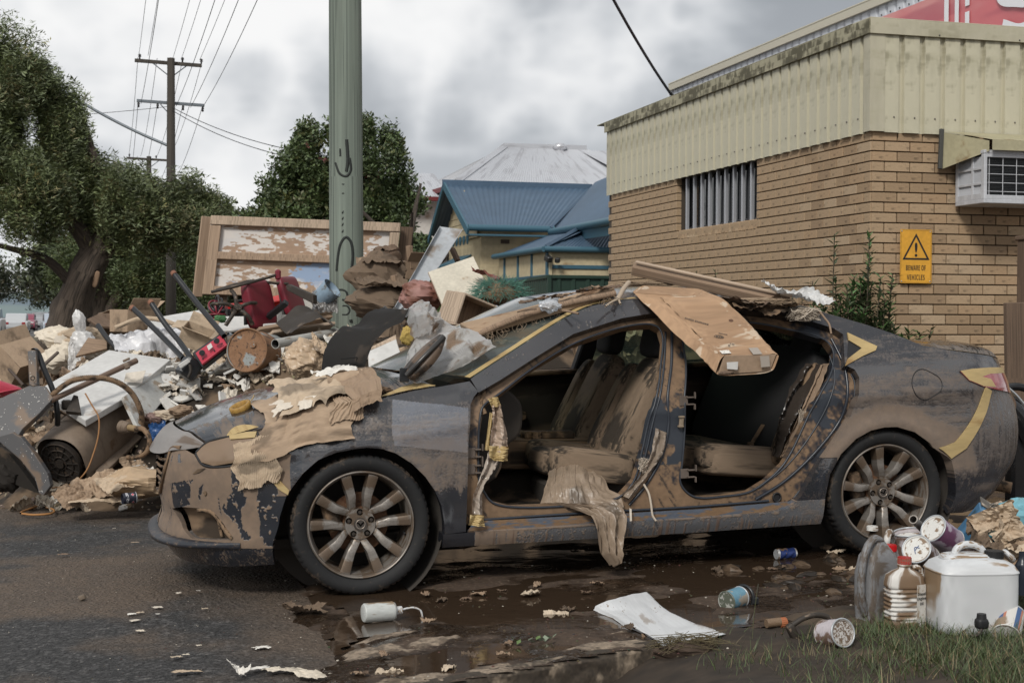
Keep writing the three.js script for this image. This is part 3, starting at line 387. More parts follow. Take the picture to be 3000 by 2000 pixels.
function subdivide(tris, h) { const out = [], st = tris.slice(); const d = (a, b) => Math.hypot(a[0] - b[0], a[1] - b[1]); while (st.length) { const [a, b, c] = st.pop(), ab = d(a, b), bc = d(b, c), ca = d(c, a), m = Math.max(ab, bc, ca); if (m <= h) { out.push([a, b, c]); continue; } const mid = (p, q) => [(p[0] + q[0]) / 2, (p[1] + q[1]) / 2]; if (m === ab) { const q = mid(a, b); st.push([a, q, c], [q, b, c]); } else if (m === bc) { const q = mid(b, c); st.push([a, b, q], [a, q, c]); } else { const q = mid(c, a); st.push([a, b, q], [q, b, c]); } } return out; }
// trimmed piece of the body surface: outline in (u, y), set in by off, edge turned in by thick
function panel(outline, { holes = [], off = 0, thick = .02, h = .05, flip = false, uv = bodyUV } = {}) {
const V = (l) => l.map(([a, b]) => new THREE.Vector2(a, b)); const all = [outline, ...holes].flat();
if (THREE.ShapeUtils.area(V(outline)) < 0) outline = outline.slice().reverse();
const hs = holes.map((q) => THREE.ShapeUtils.area(V(q)) > 0 ? q.slice().reverse() : q), pts = [outline, ...hs].flat();
const tri = THREE.ShapeUtils.triangulateShape(V(outline), hs.map(V)).map((t) => t.map((i) => pts[i]));
const P = [], N = [], U = []; const s = flip ? -1 : 1;
const put = (u, y, o, n) => { const p = carS(u, y), q = carN(u, y); p.addScaledVector(q, -o); P.push(p.x, p.y, p.z * s); const m = n ?? q; N.push(m.x, m.y, m.z * s); U.push(...uv(u, y)); };
for (const t of subdivide(tri, h)) for (const [u, y] of flip ? t.slice().reverse() : t) put(u, y, off);
if (thick) for (const loop of [outline, ...hs]) for (let i = 0; i < loop.length; i++) { const a = loop[i], b = loop[(i + 1) % loop.length], n = Math.max(1, Math.ceil(Math.hypot(a[0] - b[0], a[1] - b[1]) / h)); const e = new THREE.Vector3(b[1] - a[1], -(b[0] - a[0]), 0).normalize(); for (let k = 0; k < n; k++) { const p = [lerp(a[0], b[0], k / n), lerp(a[1], b[1], k / n)], q = [lerp(a[0], b[0], (k + 1) / n), lerp(a[1], b[1], (k + 1) / n)]; for (const [c, o] of [[p, off], [p, off + thick], [q, off + thick], [p, off], [q, off + thick], [q, off]]) put(c[0], c[1], o, e); } }
const g = new THREE.BufferGeometry(); g.setAttribute('position', new THREE.Float32BufferAttribute(P, 3)); g.setAttribute('normal', new THREE.Float32BufferAttribute(N, 3)); g.setAttribute('uv', new THREE.Float32BufferAttribute(U, 2)); return g;
}
const both = (o, k) => [panel(o, k), panel(o, { ...k, flip: true })];
const both2 = (n, gs, m, p) => gs.forEach((g) => part(n, g, m, p));
const onCar = (u, y, o = 0) => { const p = carS(u, y).addScaledVector(carN(u, y), o); return [p.x, p.y, p.z]; };
const seam = (pts, r, o = 0, n = 60, flip) => { const g = tube(pts.map(([u, y]) => onCar(u, y, o)), r, n, 6); if (flip) g.scale(1, 1, -1); return g; };
const arcF = [[.405, .272], [.402, .33], [.389, .413], [.355, .495], [.312, .56], [.245, .63], [.167, .683], [.10, .707], [.032, .716], [-.03, .713], [-.081, .700], [-.14, .668], [-.196, .608], [-.261, .515]];
const arcR = [[3.172, .209], [3.185, .30], [3.172, .369], [3.145, .50], [3.07, .60], [2.98, .662], [2.876, .694], [2.80, .695], [2.72, .682], [2.631, .642], [2.54, .565], [2.476, .463], [2.45, .34], [2.442, .196]];
const hoodE = [[-.745, .757], [-.566, .797], [-.343, .851], [-.15, .896], [.058, .938], [.285, .982], [.40, .996]];
const doorCut = [[.513, .272], [1.0, .271], [1.75, .271], [2.10, .274], [2.24, .29], [2.316, .352], [2.414, .516], [2.505, .631], [2.60, .746], [2.655, .873], [2.672, .963], [2.656, 1.005], [2.606, 1.03], [2.648, 1.19], [2.60, 1.225], [2.48, 1.265], [2.30, 1.305], [2.1, 1.332], [1.85, 1.342], [1.594, 1.326], [1.422, 1.304], [1.143, 1.230], [.90, 1.108], [.721, 1.014], [.60, .957]];
const cantTop = [[.569, 1.023], [.70, 1.093], [.828, 1.161], [.96, 1.232], [1.095, 1.301], [1.185, 1.34], [1.277, 1.372], [1.40, 1.391], [1.535, 1.402], [1.9, 1.398], [2.2, 1.378], [2.40, 1.348], [2.541, 1.315], [2.655, 1.284], [2.80, 1.238], [2.935, 1.190], [3.10, 1.118]];
const trunkE = [[3.10, 1.118], [3.20, 1.09], [3.35, 1.07], [3.55, 1.048], [3.8, 1.02], [4.1, .995], [4.35, .985]];
const frontHole = [[.70, .955], [.62, .893], [.595, .678], [.595, .509], [.619, .459], [.656, .408], [.75, .378], [1.133, .368], [1.327, .395], [1.407, .478], [1.447, .614], [1.492, .773], [1.54, .914], [1.593, 1.069], [1.640, 1.209], [1.636, 1.268], [1.596, 1.292], [1.442, 1.283], [1.16, 1.207], [.91, 1.087]];
const rearHole = [[1.755, 1.22], [1.737, 1.087], [1.693, .902], [1.689, .746], [1.668, .551], [1.657, .457], [1.693, .4], [1.753, .368], [1.897, .366], [2.043, .381], [2.138, .432], [2.242, .523], [2.359, .718], [2.475, .914], [2.554, 1.031], [2.590, 1.127], [2.562, 1.186], [2.346, 1.252], [2.145, 1.290], [1.82, 1.297]];
// --- painted and mud-caked skin, one map laid along the side of the car ---
const swipes = [[[-0.548,0.628], [-0.507,0.634], [-0.451,0.603], [-0.484,0.526], [-0.464,0.497], [-0.506,0.416], [-0.505,0.341], [-0.433,0.29], [-0.49,0.283], [-0.537,0.363], [-0.622,0.431], [-0.544,0.525]], [[-1.014,0.549], [-0.806,0.577], [-0.863,0.436], [-1.059,0.418]], [[-0.393,0.572], [-0.307,0.57], [-0.321,0.265], [-0.378,0.272], [-0.41,0.341], [-0.414,0.457]], [[-0.752,0.537], [-0.73,0.549], [-0.758,0.472], [-0.776,0.471]], [[-0.969,0.681], [-0.942,0.688], [-0.917,0.649], [-0.949,0.645]], [[-0.454,0.634], [-0.392,0.634], [-0.399,0.611], [-0.442,0.617]]];
const film = [[0.171,0.939], [0.539,0.886], [0.525,0.666], [0.164,0.716], [0.156,0.792]];
const mudMap = (u, y) => {
const w = .03 * (fbm(u * 7, y * 7, 3) - .5), f1 = fbm(u * 3 + 2, y * 3, 4, .55), fine = fbm(u * 34, y * 34, 3, .6), sh = fbm(u * 5, y * 46, 3, .6), sv = fbm(u * 70, y * 5, 3, .6), tiny = fbm(u * 150, y * 150, 2); let thick = .92; let c = 0, light = 0, film_ = 0;
if (u < -.30 + (y > .7 ? .0 : (y < .5 ? -.02 : .05))) {                                   // nose and bumper
c = .80 + .3 * (fine - .5) + .25 * (f1 - .5); if (y < .25) c = .30 + .5 * (fine - .5);
for (const q of swipes) { const d = .022 * (sv - .5) + .03 * (fine - .5) + .02 * (f1 - .5); if (inside(u + d, y + d * .6 + w, q)) c = .10 + .9 * sst(.58, .75, fine) * .7; }
c -= .45 * sst(.62, .75, sv) * sst(.45, .6, f1);
} else if (u < .56) {                                                                      // wing
film_ = inside(u + .006 * (fine - .5), y + .010 * (sh - .5), film) ? 1 : 0;
thick = .60; c = .34 + .55 * (sh - .5) + .5 * (fine - .5) + .35 * sst(.80, .62, y) - .3 * sst(.86, .95, y) ;
c = lerp(c, .62 + .6 * (sv - .5) + .4 * (fine - .5), sst(.64, .60, y) * sst(.30, .42, u)); c = lerp(c, .10 + .5 * (fine - .5), sst(.52, .44, y + .06 * (sv - .5)));
if (film_) c = .46 + .9 * (sh - .5) + .6 * (f1 - .5) + .3 * sst(.82, .68, y) - .35 * sst(.85, .89, y);
if (u < .1 && y < .75) c = .12 + .5 * (fine - .5);
} else if (y < .33 && u < 2.46) {                                                          // sill
light = 1; c = .30 + .5 * (fine - .5) + .6 * sst(.262, .272, y) * sst(.4, .6, f1 + .2 * (fine - .5)) + .7 * sst(1.15, .55, u + .2 * fine) * sst(.3, .7, sv + .2) ; c += .45 * sst(.6, .72, sv) * sst(.3, .2, y);
} else if (u > 2.3) {                                                                      // rear quarter
const r = Math.hypot(u - 2.83, y - .34); thick = lerp(.52, .85, sst(.50, .45, r));
c = lerp(.16, .62, sst(1.02, .93, y + .06 * (f1 - .5))) + 1.0 * (sh - .5) + .55 * (fine - .5);
if (u > 3.2) c = lerp(c, .45 + .9 * (sv - .5) + .5 * (fine - .5), sst(3.2, 3.3, u) * sst(.95, .85, y));
c = lerp(c, .93 + .35 * (fine - .5), sst(.49, .46, r + .02 * (f1 - .5)) * sst(.36, .42, y) * (u < 3.35 ? 1 : 0));
c = lerp(c, .08 + .7 * (fine - .5) + .5 * (sv - .5), sst(.50, .38, y + .08 * (f1 - .5)) );
if (u < 2.52 && y < .55) c = .12 + .4 * (fine - .5);
const e = Math.hypot((u - 3.42) / .13, (y - .335) / .028); c = Math.max(c, 1.1 - e * .8 + .3 * (fine - .5));
} else c = .16 + .8 * (sh - .5) * .4 + .45 * (fine - .5);                                   // pillars and rails
c += .5 * (tiny - .5); return [(u > 2.3 || (u > -.25 && u < .56 && y > .5) ? sst(.05, .95, c) : sst(.32, .62, c)) * thick, light, film_, fine, f1, sv];
};
const TW = 2048, TH = 512;
const skin = [], skinR = [];
{ const buf = new Float32Array(TW * TH * 4); for (let j = 0; j < TH; j++) for (let i = 0; i < TW; i++) { const u = BU0 + BUW * (i + .5) / TW, y = BY0 + BYH * (j + .5) / TH, [c, l, fi, fine, f1, sv] = mudMap(u, y); let col = mix3([.013, .0155, .0215], [.022, .026, .0355], f1); if (l) col = mix3([.125, .132, .145], [.08, .085, .094], fine); if (fi) col = mix3([.125, .142, .178], [.095, .107, .132], fine); const rust = l ? sst(.62, .72, sv) * sst(.35, .55, f1) * .7 : 0; const vr = .62 + .6 * fbm(u * 8 + 4, y * 11, 4, .6); const mud = mix3(mul3(MUD, (.62 + .55 * fine) * vr), [.155, .12, .095], .35 + .4 * f1 * (u > 1 ? 1 : 0)); col = mix3(col, mul3([.16, .13, .105], vr), (.06 + .18 * f1) * (u < -.2 ? .25 : 1) * (y < .5 ? .5 : 1)); col = mix3(col, mud, c * (fi ? .75 : 1)); if (rust) col = mix3(col, [.075, .034, .018], rust); const k = (j * TW + i) * 4; buf[k] = col[0]; buf[k + 1] = col[1]; buf[k + 2] = col[2]; buf[k + 3] = lerp(fi ? .25 : .14, .92, clamp(c * 1.3 + rust)); }
const rd = (x, y) => (Math.min(TH - 1, Math.floor(y * TH)) * TW + Math.min(TW - 1, Math.floor(x * TW))) * 4;
skin[0] = tex(TW, TH, (x, y) => { const k = rd(x, y); return [buf[k], buf[k + 1], buf[k + 2]]; }, true, false); skinR[0] = tex(TW, TH, (x, y) => { const v = buf[rd(x, y) + 3]; return [v, v, v]; }, false, false); }
const paint = new THREE.MeshPhysicalMaterial({ map: skin[0], roughnessMap: skinR[0], bumpMap: skinR[0], bumpScale: .0025, roughness: 1, ior: 1.85, side: THREE.DoubleSide });
const jambT = tex(1024, 320, (x, y) => { const u = BU0 + BUW * x, v = BY0 + BYH * y, f = fbm(u * 4 + 9, v * 4, 5, .6), g = fbm(u * 40, v * 40, 3, .6), s = fbm(u * 46 + v * 30, v * 9, 3, .6); const c = sst(.36, .52, f * .7 + g * .3 + .12 * sst(.6, .3, v) + .06 * sst(1.4, 1.5, u) * sst(1.85, 1.75, u)), dk = sst(.60, .70, s * .6 + g * .4); let col = mix3([.016, .018, .026], mul3(MUD, .62 + .55 * g), c * .95); col = mix3(col, [.012, .012, .014], dk * .8); if (v > .55 && f < .34) col = [.03, .036, .048]; return col; }, true, false);
const jambM = new THREE.MeshPhysicalMaterial({ map: jambT, roughness: .55, side: THREE.DoubleSide });
const black = mat(.010, .010, .011, .55), rubber = mat(.018, .018, .019, .7), seal = mat(.028, .033, .043, .4), dusty = dirtyMat([.03, .028, .026], .55, .85, { s: .6 }), muddy = dirtyMat([.17, .115, .072], .6, .92, { s: .5, mud: [.25, .165, .10] });
const car = thing('sedan', 'wrecked dark blue sedan with its doors removed, caked in dried flood mud', 'car', [1.116, -.02, -7.675]); car.rotation.z = 1.5 * RAD;
part('front_wing', panel([...hoodE.slice(2).map(([a, b]) => [a, b - .007]), [.562, 1.012], [.598, .962], [.572, .937], [.551, .90], [.531, .70], [.521, .49], [.513, .278], ...arcF, [-.43, .695], [-.437, .80]], { thick: .03 }), paint, car);
part('far_front_wing', panel([[-.3, .3], [.5, .3], [.55, .9], [.56, 1.0], ...hoodE.slice(2).reverse().map(([a, b]) => [a, b - .007])], { flip: true, thick: .02 }), paint, car);
const fog = [[-1.085, .408], [-.95, .43], [-.789, .435], [-.70, .432], [-.65, .395], [-.60, .345], [-.545, .302], [-.56, .288], [-.70, .284], [-.83, .283], [-.94, .325], [-1.02, .375]];
part('front_bumper', both([[-.268, .508], [-.31, .40], [-.335, .27], [-.347, .165], [-.6, .15], [-.9, .145], [-1.39, .145], [-1.39, .465], [-1.25, .48], [-1.19, .51], [-1.075, .62], [-1.063, .705], [-.93, .715], [-.815, .692], [-.75, .650], [-.655, .635], [-.447, .663], [-.425, .688]], { holes: [fog], thick: .025 }), paint, car);
both2('fog_recess', both(fog, { off: .05, thick: 0 }), muddy, car);
part('fog_trim', [seam([[-.80, .425], [-.70, .420], [-.655, .385], [-.60, .33], [-.55, .295]], .013, -.006), seam([[-.69, .40], [-.66, .33], [-.64, .30]], .008, -.03)], muddy, car);
part('front_lip', [1, -1].map((s) => grid(60, 8, (a, b) => { const u = lerp(-.50, -1.40, a), y = .262 - .004 * a, an = b * Math.PI * 1.25 - .5, p = onCar(u, y + .022 * Math.cos(an) * (1 - .3 * (1 - a)), (.006 + .045 * sst(0, .5, a)) * Math.sin(an) + .002); return [p[0], p[1], p[2] * s]; }, .2, .1)), new THREE.MeshPhysicalMaterial({ map: skin[0], roughness: .45, side: THREE.DoubleSide }), car);
both2('headlight', both([[-.803, .702], [-.749, .748], [-.567, .785], [-.437, .797], [-.425, .70], [-.452, .673], [-.653, .645], [-.741, .660]], { off: -.002, thick: .03 }), new THREE.MeshPhysicalMaterial({ map: tex(256, 128, (x, y) => mul3([.20, .132, .08], .7 + .5 * pf(x, y, 6, 4) * (1 - .5 * sst(.62, .7, pf(x, y * .3, 16, 3)))), true), roughness: .45, clearcoat: .5, clearcoatRoughness: .2, side: THREE.DoubleSide }), car);
part('headlight_trim', [seam([[-.806, .70], [-.741, .653], [-.653, .639], [-.452, .667], [-.425, .70], [-.437, .797], [-.567, .786], [-.749, .749], [-.803, .704]], .007, -.001)], black, car);
part('washer_cap', panel([[-.80, .600], [-.745, .610], [-.70, .633], [-.76, .626]], { off: -.004, thick: 0 }), muddy, car);
part('parking_sensor', at(new THREE.CylinderGeometry(.011, .011, .006, 14), onCar(-.715, .512, .002), [0, .5, Math.PI / 2]), muddy, car);
// grille
part('grille_backing', both([[-1.40, .46], [-1.19, .50], [-1.07, .62], [-1.06, .71], [-1.40, .70]], { off: .05, thick: 0 }), black, car);
for (let i = 0; i < 6; i++) part('grille_slat', [seam([[-1.40, .49 + i * .036], [-1.2, .495 + i * .037], [-1.08, .50 + i * .039]].map(([a, b]) => [a, b]), .008, -.012, 20), seam([[-1.40, .49 + i * .036], [-1.2, .495 + i * .037], [-1.08, .50 + i * .039]], .008, -.012, 20, true)], dusty, car);
part('grille_surround', [seam([[-1.40, .462], [-1.24, .478], [-1.19, .508], [-1.12, .565], [-1.068, .64], [-1.06, .705], [-.95, .716]], .011, .004), seam([[-1.40, .462], [-1.24, .478], [-1.19, .508], [-1.12, .565], [-1.068, .64], [-1.06, .705]], .011, .004, 60, true)], dusty, car);
// bonnet: cross-sections from the near edge over a crown to the far edge
const hoodC = [[-.83, .80], [-.64, .880], [-.40, .948], [-.20, .988], [.02, 1.022], [.16, 1.045], [.23, 1.056]];
const hoodN = hoodE.map(([u, y]) => carS(u, y)), cr = (L, s) => { const k = s * (L.length - 1), i = Math.min(L.length - 2, Math.floor(k)), t = k - i, g = (j) => L[clamp(j, 0, L.length - 1)]; const c = (a, b, cc, d) => .5 * (2 * b + (cc - a) * t + (2 * a - 5 * b + 4 * cc - d) * t * t + (3 * b - a - 3 * cc + d) * t * t * t); const q = [g(i - 1), g(i), g(i + 1), g(i + 2)].map((p) => p.isVector3 ? [p.x, p.y, p.z] : p); return q[0].map((_, j) => c(q[0][j], q[1][j], q[2][j], q[3][j])); };
const hoodAt = (s, t) => { const e = cr(hoodN, s), c = cr(hoodC, s), a = Math.abs(t); const rid = .010 * Math.exp(-Math.pow((a - .72) / .10, 2)) * (1 - s * .3); return [c[0] + (e[0] - c[0]) * Math.pow(a, 2.2), c[1] + (e[1] - c[1]) * Math.pow(a, 2.6) + rid - .012 * Math.pow(a, 14), e[2] * t * .995]; };
const hoodT = tex(1024, 1024, (x, y) => { const f = fbm(x * 5, y * 7, 5, .6), g = fbm(x * 60, y * 60, 3), st = fbm(x * 9 - y * 30, y * 70 + x * 20, 3, .6); const c = sst(.45, .63, f * .55 + st * .35 + g * .15 - .10 * sst(.35, .6, x) * sst(.75, .5, Math.abs(x * 2 - 1))); return mix3([.012, .014, .019], mul3(mix3(MUD, [.12, .10, .085], .6), .6 + .5 * g), c * .8); }, true, false);
const hoodR = tex(512, 512, (x, y) => { const f = fbm(x * 5, y * 7, 5, .6), g = fbm(x * 60, y * 60, 3), st = fbm(x * 9 - y * 30, y * 70 + x * 20, 3, .6); const c = sst(.45, .63, f * .55 + st * .35 + g * .15 - .10 * sst(.35, .6, x) * sst(.75, .5, Math.abs(x * 2 - 1))); const v = lerp(.13, .75, c); return [v, v, v]; }, false, false);
const hoodM = new THREE.MeshPhysicalMaterial({ map: hoodT, roughnessMap: hoodR, roughness: 1, ior: 1.85, side: THREE.DoubleSide });
part('bonnet', [grid(48, 40, (a, b) => hoodAt(b, a * 2 - 1)), grid(48, 1, (a, b) => { const p = hoodAt(0, a * 2 - 1); return [p[0] + .012 * b, p[1] - .03 * b, p[2]]; }), grid(40, 1, (a, b) => { const p = hoodAt(a, 1); return [p[0], p[1] - .02 * b, p[2] - .003 * b]; })], hoodM, car);
part('nose_panel', grid(40, 8, (a, b) => { const t = a * 2 - 1, q = hoodAt(0, t), k = 1 - Math.pow(Math.abs(t), 3), dx = -.11 * k - .014, dy = -.115 * k - .012; return [q[0] - .012 + dx * Math.pow(b, .8) * 1, q[1] - .004 + dy * Math.pow(b, 1.5), q[2]]; }, 1, .3), dirtyMat([.22, .20, .185], .35, .4, { s: .6, mud: [.19, .15, .12] }), car);
// rest of the side in one pressing: pillar, roof rail, quarter, sill
part('body_side', [panel([...cantTop, ...trunkE.slice(1), [4.35, .22], [3.7, .21], [3.35, .20], ...arcR, [1.665, .193], [.399, .203], [.397, .272], ...doorCut], { thick: .056 })], paint, car);
part('far_body_side', [panel([...cantTop, ...trunkE.slice(1), [4.35, .22], [3.7, .21], [3.35, .20], ...arcR, [1.665, .193], [.399, .203], [.397, .272], ...doorCut], { thick: .05, flip: true })], paint, car);
part('sill_step', panel([[.52, .264], [1.75, .262], [2.26, .266], [2.30, .328], [2.15, .322], [1.755, .313], [1.12, .317], [.56, .322]], { off: .022, thick: 0 }), new THREE.MeshPhysicalMaterial({ map: tex(1024, 64, (x, y) => { const f = fbm(x * 60, y * 3, 4, .6), g = fbm(x * 400, y * 20, 2); return mix3(mix3([.13, .15, .19], [.085, .10, .125], g), mul3(MUD, .7 + .4 * g), sst(.44, .56, f)); }, true, false), roughness: .4, side: THREE.DoubleSide }), car).geometry.attributes.uv.array.forEach((v, i, A) => { if (i % 2) A[i] = (v - .12) * 18; });
part('door_jamb', panel([[.50, .30], [1.0, .30], [1.75, .30], [2.12, .30], [2.25, .31], [2.335, .36], [2.43, .516], [2.52, .631], [2.615, .746], [2.67, .873], [2.687, .963], [2.67, 1.01], [2.62, 1.03], [2.662, 1.19], [2.60, 1.235], [2.48, 1.275], [2.30, 1.315], [2.1, 1.342], [1.85, 1.352], [1.594, 1.336], [1.422, 1.314], [1.143, 1.240], [.90, 1.118], [.721, 1.024], [.585, .965], [.50, .9]], { holes: [frontHole, rearHole], off: .052, thick: .05, h: .06 }), jambM, car);
const loop3 = (l, o) => curve(smooth2(l, 3).map(([u, y]) => onCar(u, y, o)), true);
part('front_door_seal', new THREE.TubeGeometry(loop3(frontHole, -.05), 160, .006, 6, true), seal, car); part('rear_door_seal', new THREE.TubeGeometry(loop3(rearHole, -.05), 160, .006, 6, true), seal, car);
[[[2.562, 1.10], [2.562, .999], [2.516, .873], [2.421, .7], [2.26, .514], [2.10, .40]], [[2.60, 1.19], [2.622, 1.10], [2.629, 1.029], [2.613, .869], [2.573, .742], [2.419, .571], [2.242, .426], [2.08, .338]], [[2.655, 1.0], [2.665, .963], [2.655, .85], [2.598, .69], [2.418, .482], [2.298, .334]]].forEach((l, i) => part('jamb_bead', seam(l, i === 1 ? .009 : .0045, -.05, 60), i === 1 ? new THREE.MeshPhysicalMaterial({ color: C(.018, .022, .031), roughness: .3 }) : seal, car));
part('pillar_bead', [seam([[1.665, 1.25], [1.615, 1.08], [1.56, .92], [1.515, .77], [1.47, .61], [1.43, .49], [1.35, .40]], .006, -.05), seam([[1.70, 1.25], [1.655, 1.08], [1.60, .90], [1.60, .75], [1.56, .60], [1.47, .45], [1.38, .35]], .008, -.05), seam([[.60, .322], [1.12, .325], [1.75, .322], [2.15, .33]], .007, -.04, 90)], seal, car);
const hinge = (x, y, s = 1) => { const p = onCar(x, y, -.03); part('hinge', [at(box(.045, .05, .008, .002), [p[0] - .02, p[1], p[2] - .016]), at(box(.04 * s, .008, .022), [p[0] + .012, p[1] + .018, p[2] - .004]), at(box(.006, .034, .018, .002), [p[0] + .034, p[1] + .028, p[2] + .004]), at(box(.04 * s, .008, .022), [p[0] + .012, p[1] - .018, p[2] - .004]), at(box(.007, .03, .018, .002), [p[0] + .032, p[1] - .031, p[2] + .004])], mat(.15, .12, .10, .55, { metalness: .4 }), car); };
hinge(1.705, .88); hinge(1.70, .50); hinge(.575, .66, .8); hinge(.572, .58, .8);
part('wiring_plug', [at(box(.025, .06, .02, .008), onCar(1.665, .765, -.035), [0, 0, -.1]), at(box(.03, .012, .024), onCar(1.665, .79, -.033)), at(box(.03, .012, .024), onCar(1.66, .745, -.033))], mat(.22, .17, .12, .5), car);
part('drain_hole', [at(new THREE.TorusGeometry(.022, .005, 8, 24), onCar(2.20, .345, -.046)), at(new THREE.CircleGeometry(.02, 20), onCar(2.20, .345, -.0495))], black, car);
// glass and roof: near edge, centre line, mirrored edge
const span = (E, Cc, nu, nv, pw = 2.2, su = 1, sv = 1) => grid(nu, nv, (a, b) => { const t = a * 2 - 1, e = cr(E, b), c = cr(Cc, b), k = Math.pow(Math.abs(t), pw); return [c[0] + (e[0] - c[0]) * k, c[1] + (e[1] - c[1]) * k, e[2] * t]; }, su, sv);
const eL = (l) => l.map(([u, y]) => carS(u, y));
const wsT = tex(512, 512, (x, y) => { const f = fbm(x * 8, y * 8, 5, .6), g = fbm(x * 90, y * 90, 2); return mix3([.30, .36, .34], [.40, .37, .30], sst(.45, .7, f * .7 + g * .3)); }, true, false);
part('windscreen', span(eL([[.60, 1.032], [.828, 1.156], [1.095, 1.296], [1.25, 1.360]]), [[.23, 1.062], [.55, 1.20], [.86, 1.335], [1.08, 1.425]], 24, 20), new THREE.MeshPhysicalMaterial({ map: wsT, roughness: .12, transmission: .8, thickness: 0, ior: 1.5, side: THREE.DoubleSide }), car);
part('roof', span(eL([[1.25, 1.364], [1.40, 1.391], [1.535, 1.402], [1.9, 1.398], [2.2, 1.378], [2.40, 1.348], [2.60, 1.30]]), [[1.08, 1.425], [1.35, 1.458], [1.6, 1.472], [1.85, 1.474], [2.1, 1.462], [2.3, 1.435], [2.5, 1.39]], 28, 30, 2.6, 1, 1), hoodM, car);
part('rear_window', span(eL([[2.60, 1.298], [2.80, 1.236], [2.935, 1.189], [3.10, 1.116]]), [[2.5, 1.388], [2.8, 1.29], [3.02, 1.20], [3.22, 1.125]], 20, 16), new THREE.MeshPhysicalMaterial({ color: C(.05, .07, .06), roughness: .1, transmission: .7, side: THREE.DoubleSide }), car);
part('boot_lid', span(eL(trunkE), [[3.22, 1.125], [3.36, 1.13], [3.52, 1.125], [3.68, 1.115], [3.80, 1.085], [3.86, 1.03], [3.86, .99]], 24, 24, 3), hoodM, car);
// lamps, flap, tape
part('tail_light', panel([[3.219, .973], [3.30, .979], [3.47, .979], [3.70, .968], [3.95, .955], [3.99, .80], [3.75, .83], [3.5, .862], [3.35, .888], [3.26, .923]], { off: -.008, thick: .02, h: .03 }), new THREE.MeshPhysicalMaterial({ color: C(.28, .03, .035), roughness: .2, clearcoat: 1, side: THREE.DoubleSide }), car);
part('fuel_flap_gap', new THREE.TubeGeometry(curve([...Array(24)].map((_, i) => onCar(3.05 + .074 * Math.cos(i / 24 * 6.283), .913 + .081 * Math.sin(i / 24 * 6.283), .0)), true), 60, .0028, 5, true), black, car);
const tapeM = dirtyMat([.46, .34, .155], .33, .6, { s: .25 });
const tapeOn = (pts, name = 'masking_tape') => part(name, panel(pts, { off: -.009, thick: .008, h: .03 }), tapeM, car);
tapeOn([[2.671, 1.196], [2.74, 1.160], [2.822, 1.119], [2.806, 1.098], [2.72, 1.070], [2.602, 1.022], [2.628, 1.058], [2.728, 1.112], [2.665, 1.155]]); part('quarter_glass', panel([[2.668, 1.158], [2.728, 1.114], [2.628, 1.056]], { off: -.003, thick: 0 }), black, car);
tapeOn([[3.219, .976], [3.30, .984], [3.47, .985], [3.72, .976], [3.76, .945], [3.45, .952], [3.36, .94], [3.44, .925], [3.47, .88], [3.35, .890], [3.26, .925]]);
tapeOn([[3.371, .884], [3.421, .862], [3.205, .556], [3.158, .594]]); tapeOn([[3.163, .598], [3.215, .565], [3.14, .510], [3.105, .572]]);
tapeOn([[-.44, .803], [-.50, .80], [-.60, .783], [-.585, .765], [-.44, .775]]); tapeOn([[-.425, .700], [-.40, .712], [-.255, .530], [-.262, .508], [-.30, .535]]);
part('hood_tape', grid(14, 3, (a, b) => { const s = lerp(.70, .995, a), p = hoodAt(s, .985 - .075 * Math.sin(a * 3.0) * b); return [p[0], p[1] + .006 + .004 * n2(a * 9, b * 3), p[2] + .012]; }), tapeM, car); part('pillar_tape', grid(40, 2, (a, b) => { const e = cr(eL(cantTop.slice(0, 9)), a); return [e[0] - .02 * b, e[1] + .006 + .004 * b, e[2] - .012 - .03 * b * (1.1 - a)]; }), tapeM, car); part('hood_tape', grid(10, 2, (a, b) => { const s = lerp(.12, .26, a), p = hoodAt(s, .99 - .09 * b * Math.sin(a * 3.1)); return [p[0], p[1] + .006, p[2] + .008]; }), tapeM, car);
part('boot_tape', grid(20, 1, (a, b) => { const e = cr(eL(trunkE), a * .72); return [e[0], e[1] + .005 + .002 * b, e[2] - .03 * b]; }), tapeM, car);
// underside, wheel wells, cabin
const under = mat(.055, .047, .040, .9);
part('underbody', [at(box(3.9, .05, 1.2), [1.4, .225, 0]), at(box(1.9, .04, 1.7), [1.42, .235, 0]), at(box(.05, .75, 1.5), [.52, .58, 0]), at(box(.05, .55, 1.5), [2.72, .6, 0]), at(box(.7, .06, 1.1), [3.2, .30, 0])], under, car);
for (const x of [0, 2.83]) for (const s of [1, -1]) part('wheel_well', at(new THREE.CylinderGeometry(.405, .405, .40, 32, 1, true, 0, Math.PI), [x, .335, s * .69], [Math.PI / 2, 0, 0]), under, car);
for (const x of [0, 2.83]) for (const s of [1, -1]) part('wheel_well_wall', at(new THREE.CircleGeometry(.43, 32), [x, .36, s * .50]), under, car);
const soft = (w, h, d, e = .35, nu = 28, nv = 18) => { const f = (v, p) => Math.sign(v) * Math.pow(Math.abs(v), p); return grid(nu, nv, (a, b) => { const t = a * 6.28318, p = (b - .5) * Math.PI; return [w / 2 * f(Math.cos(p), e) * f(Math.cos(t), e), h / 2 * f(Math.sin(p), e), d / 2 * f(Math.cos(p), e) * f(Math.sin(t), e)]; }, 1, 1); };
const seatM = dirtyMat([.06, .045, .034], .6, .9, { s: .35, p: 3, mud: [.25, .18, .122] }), seatD = mat(.012, .012, .013, .8);
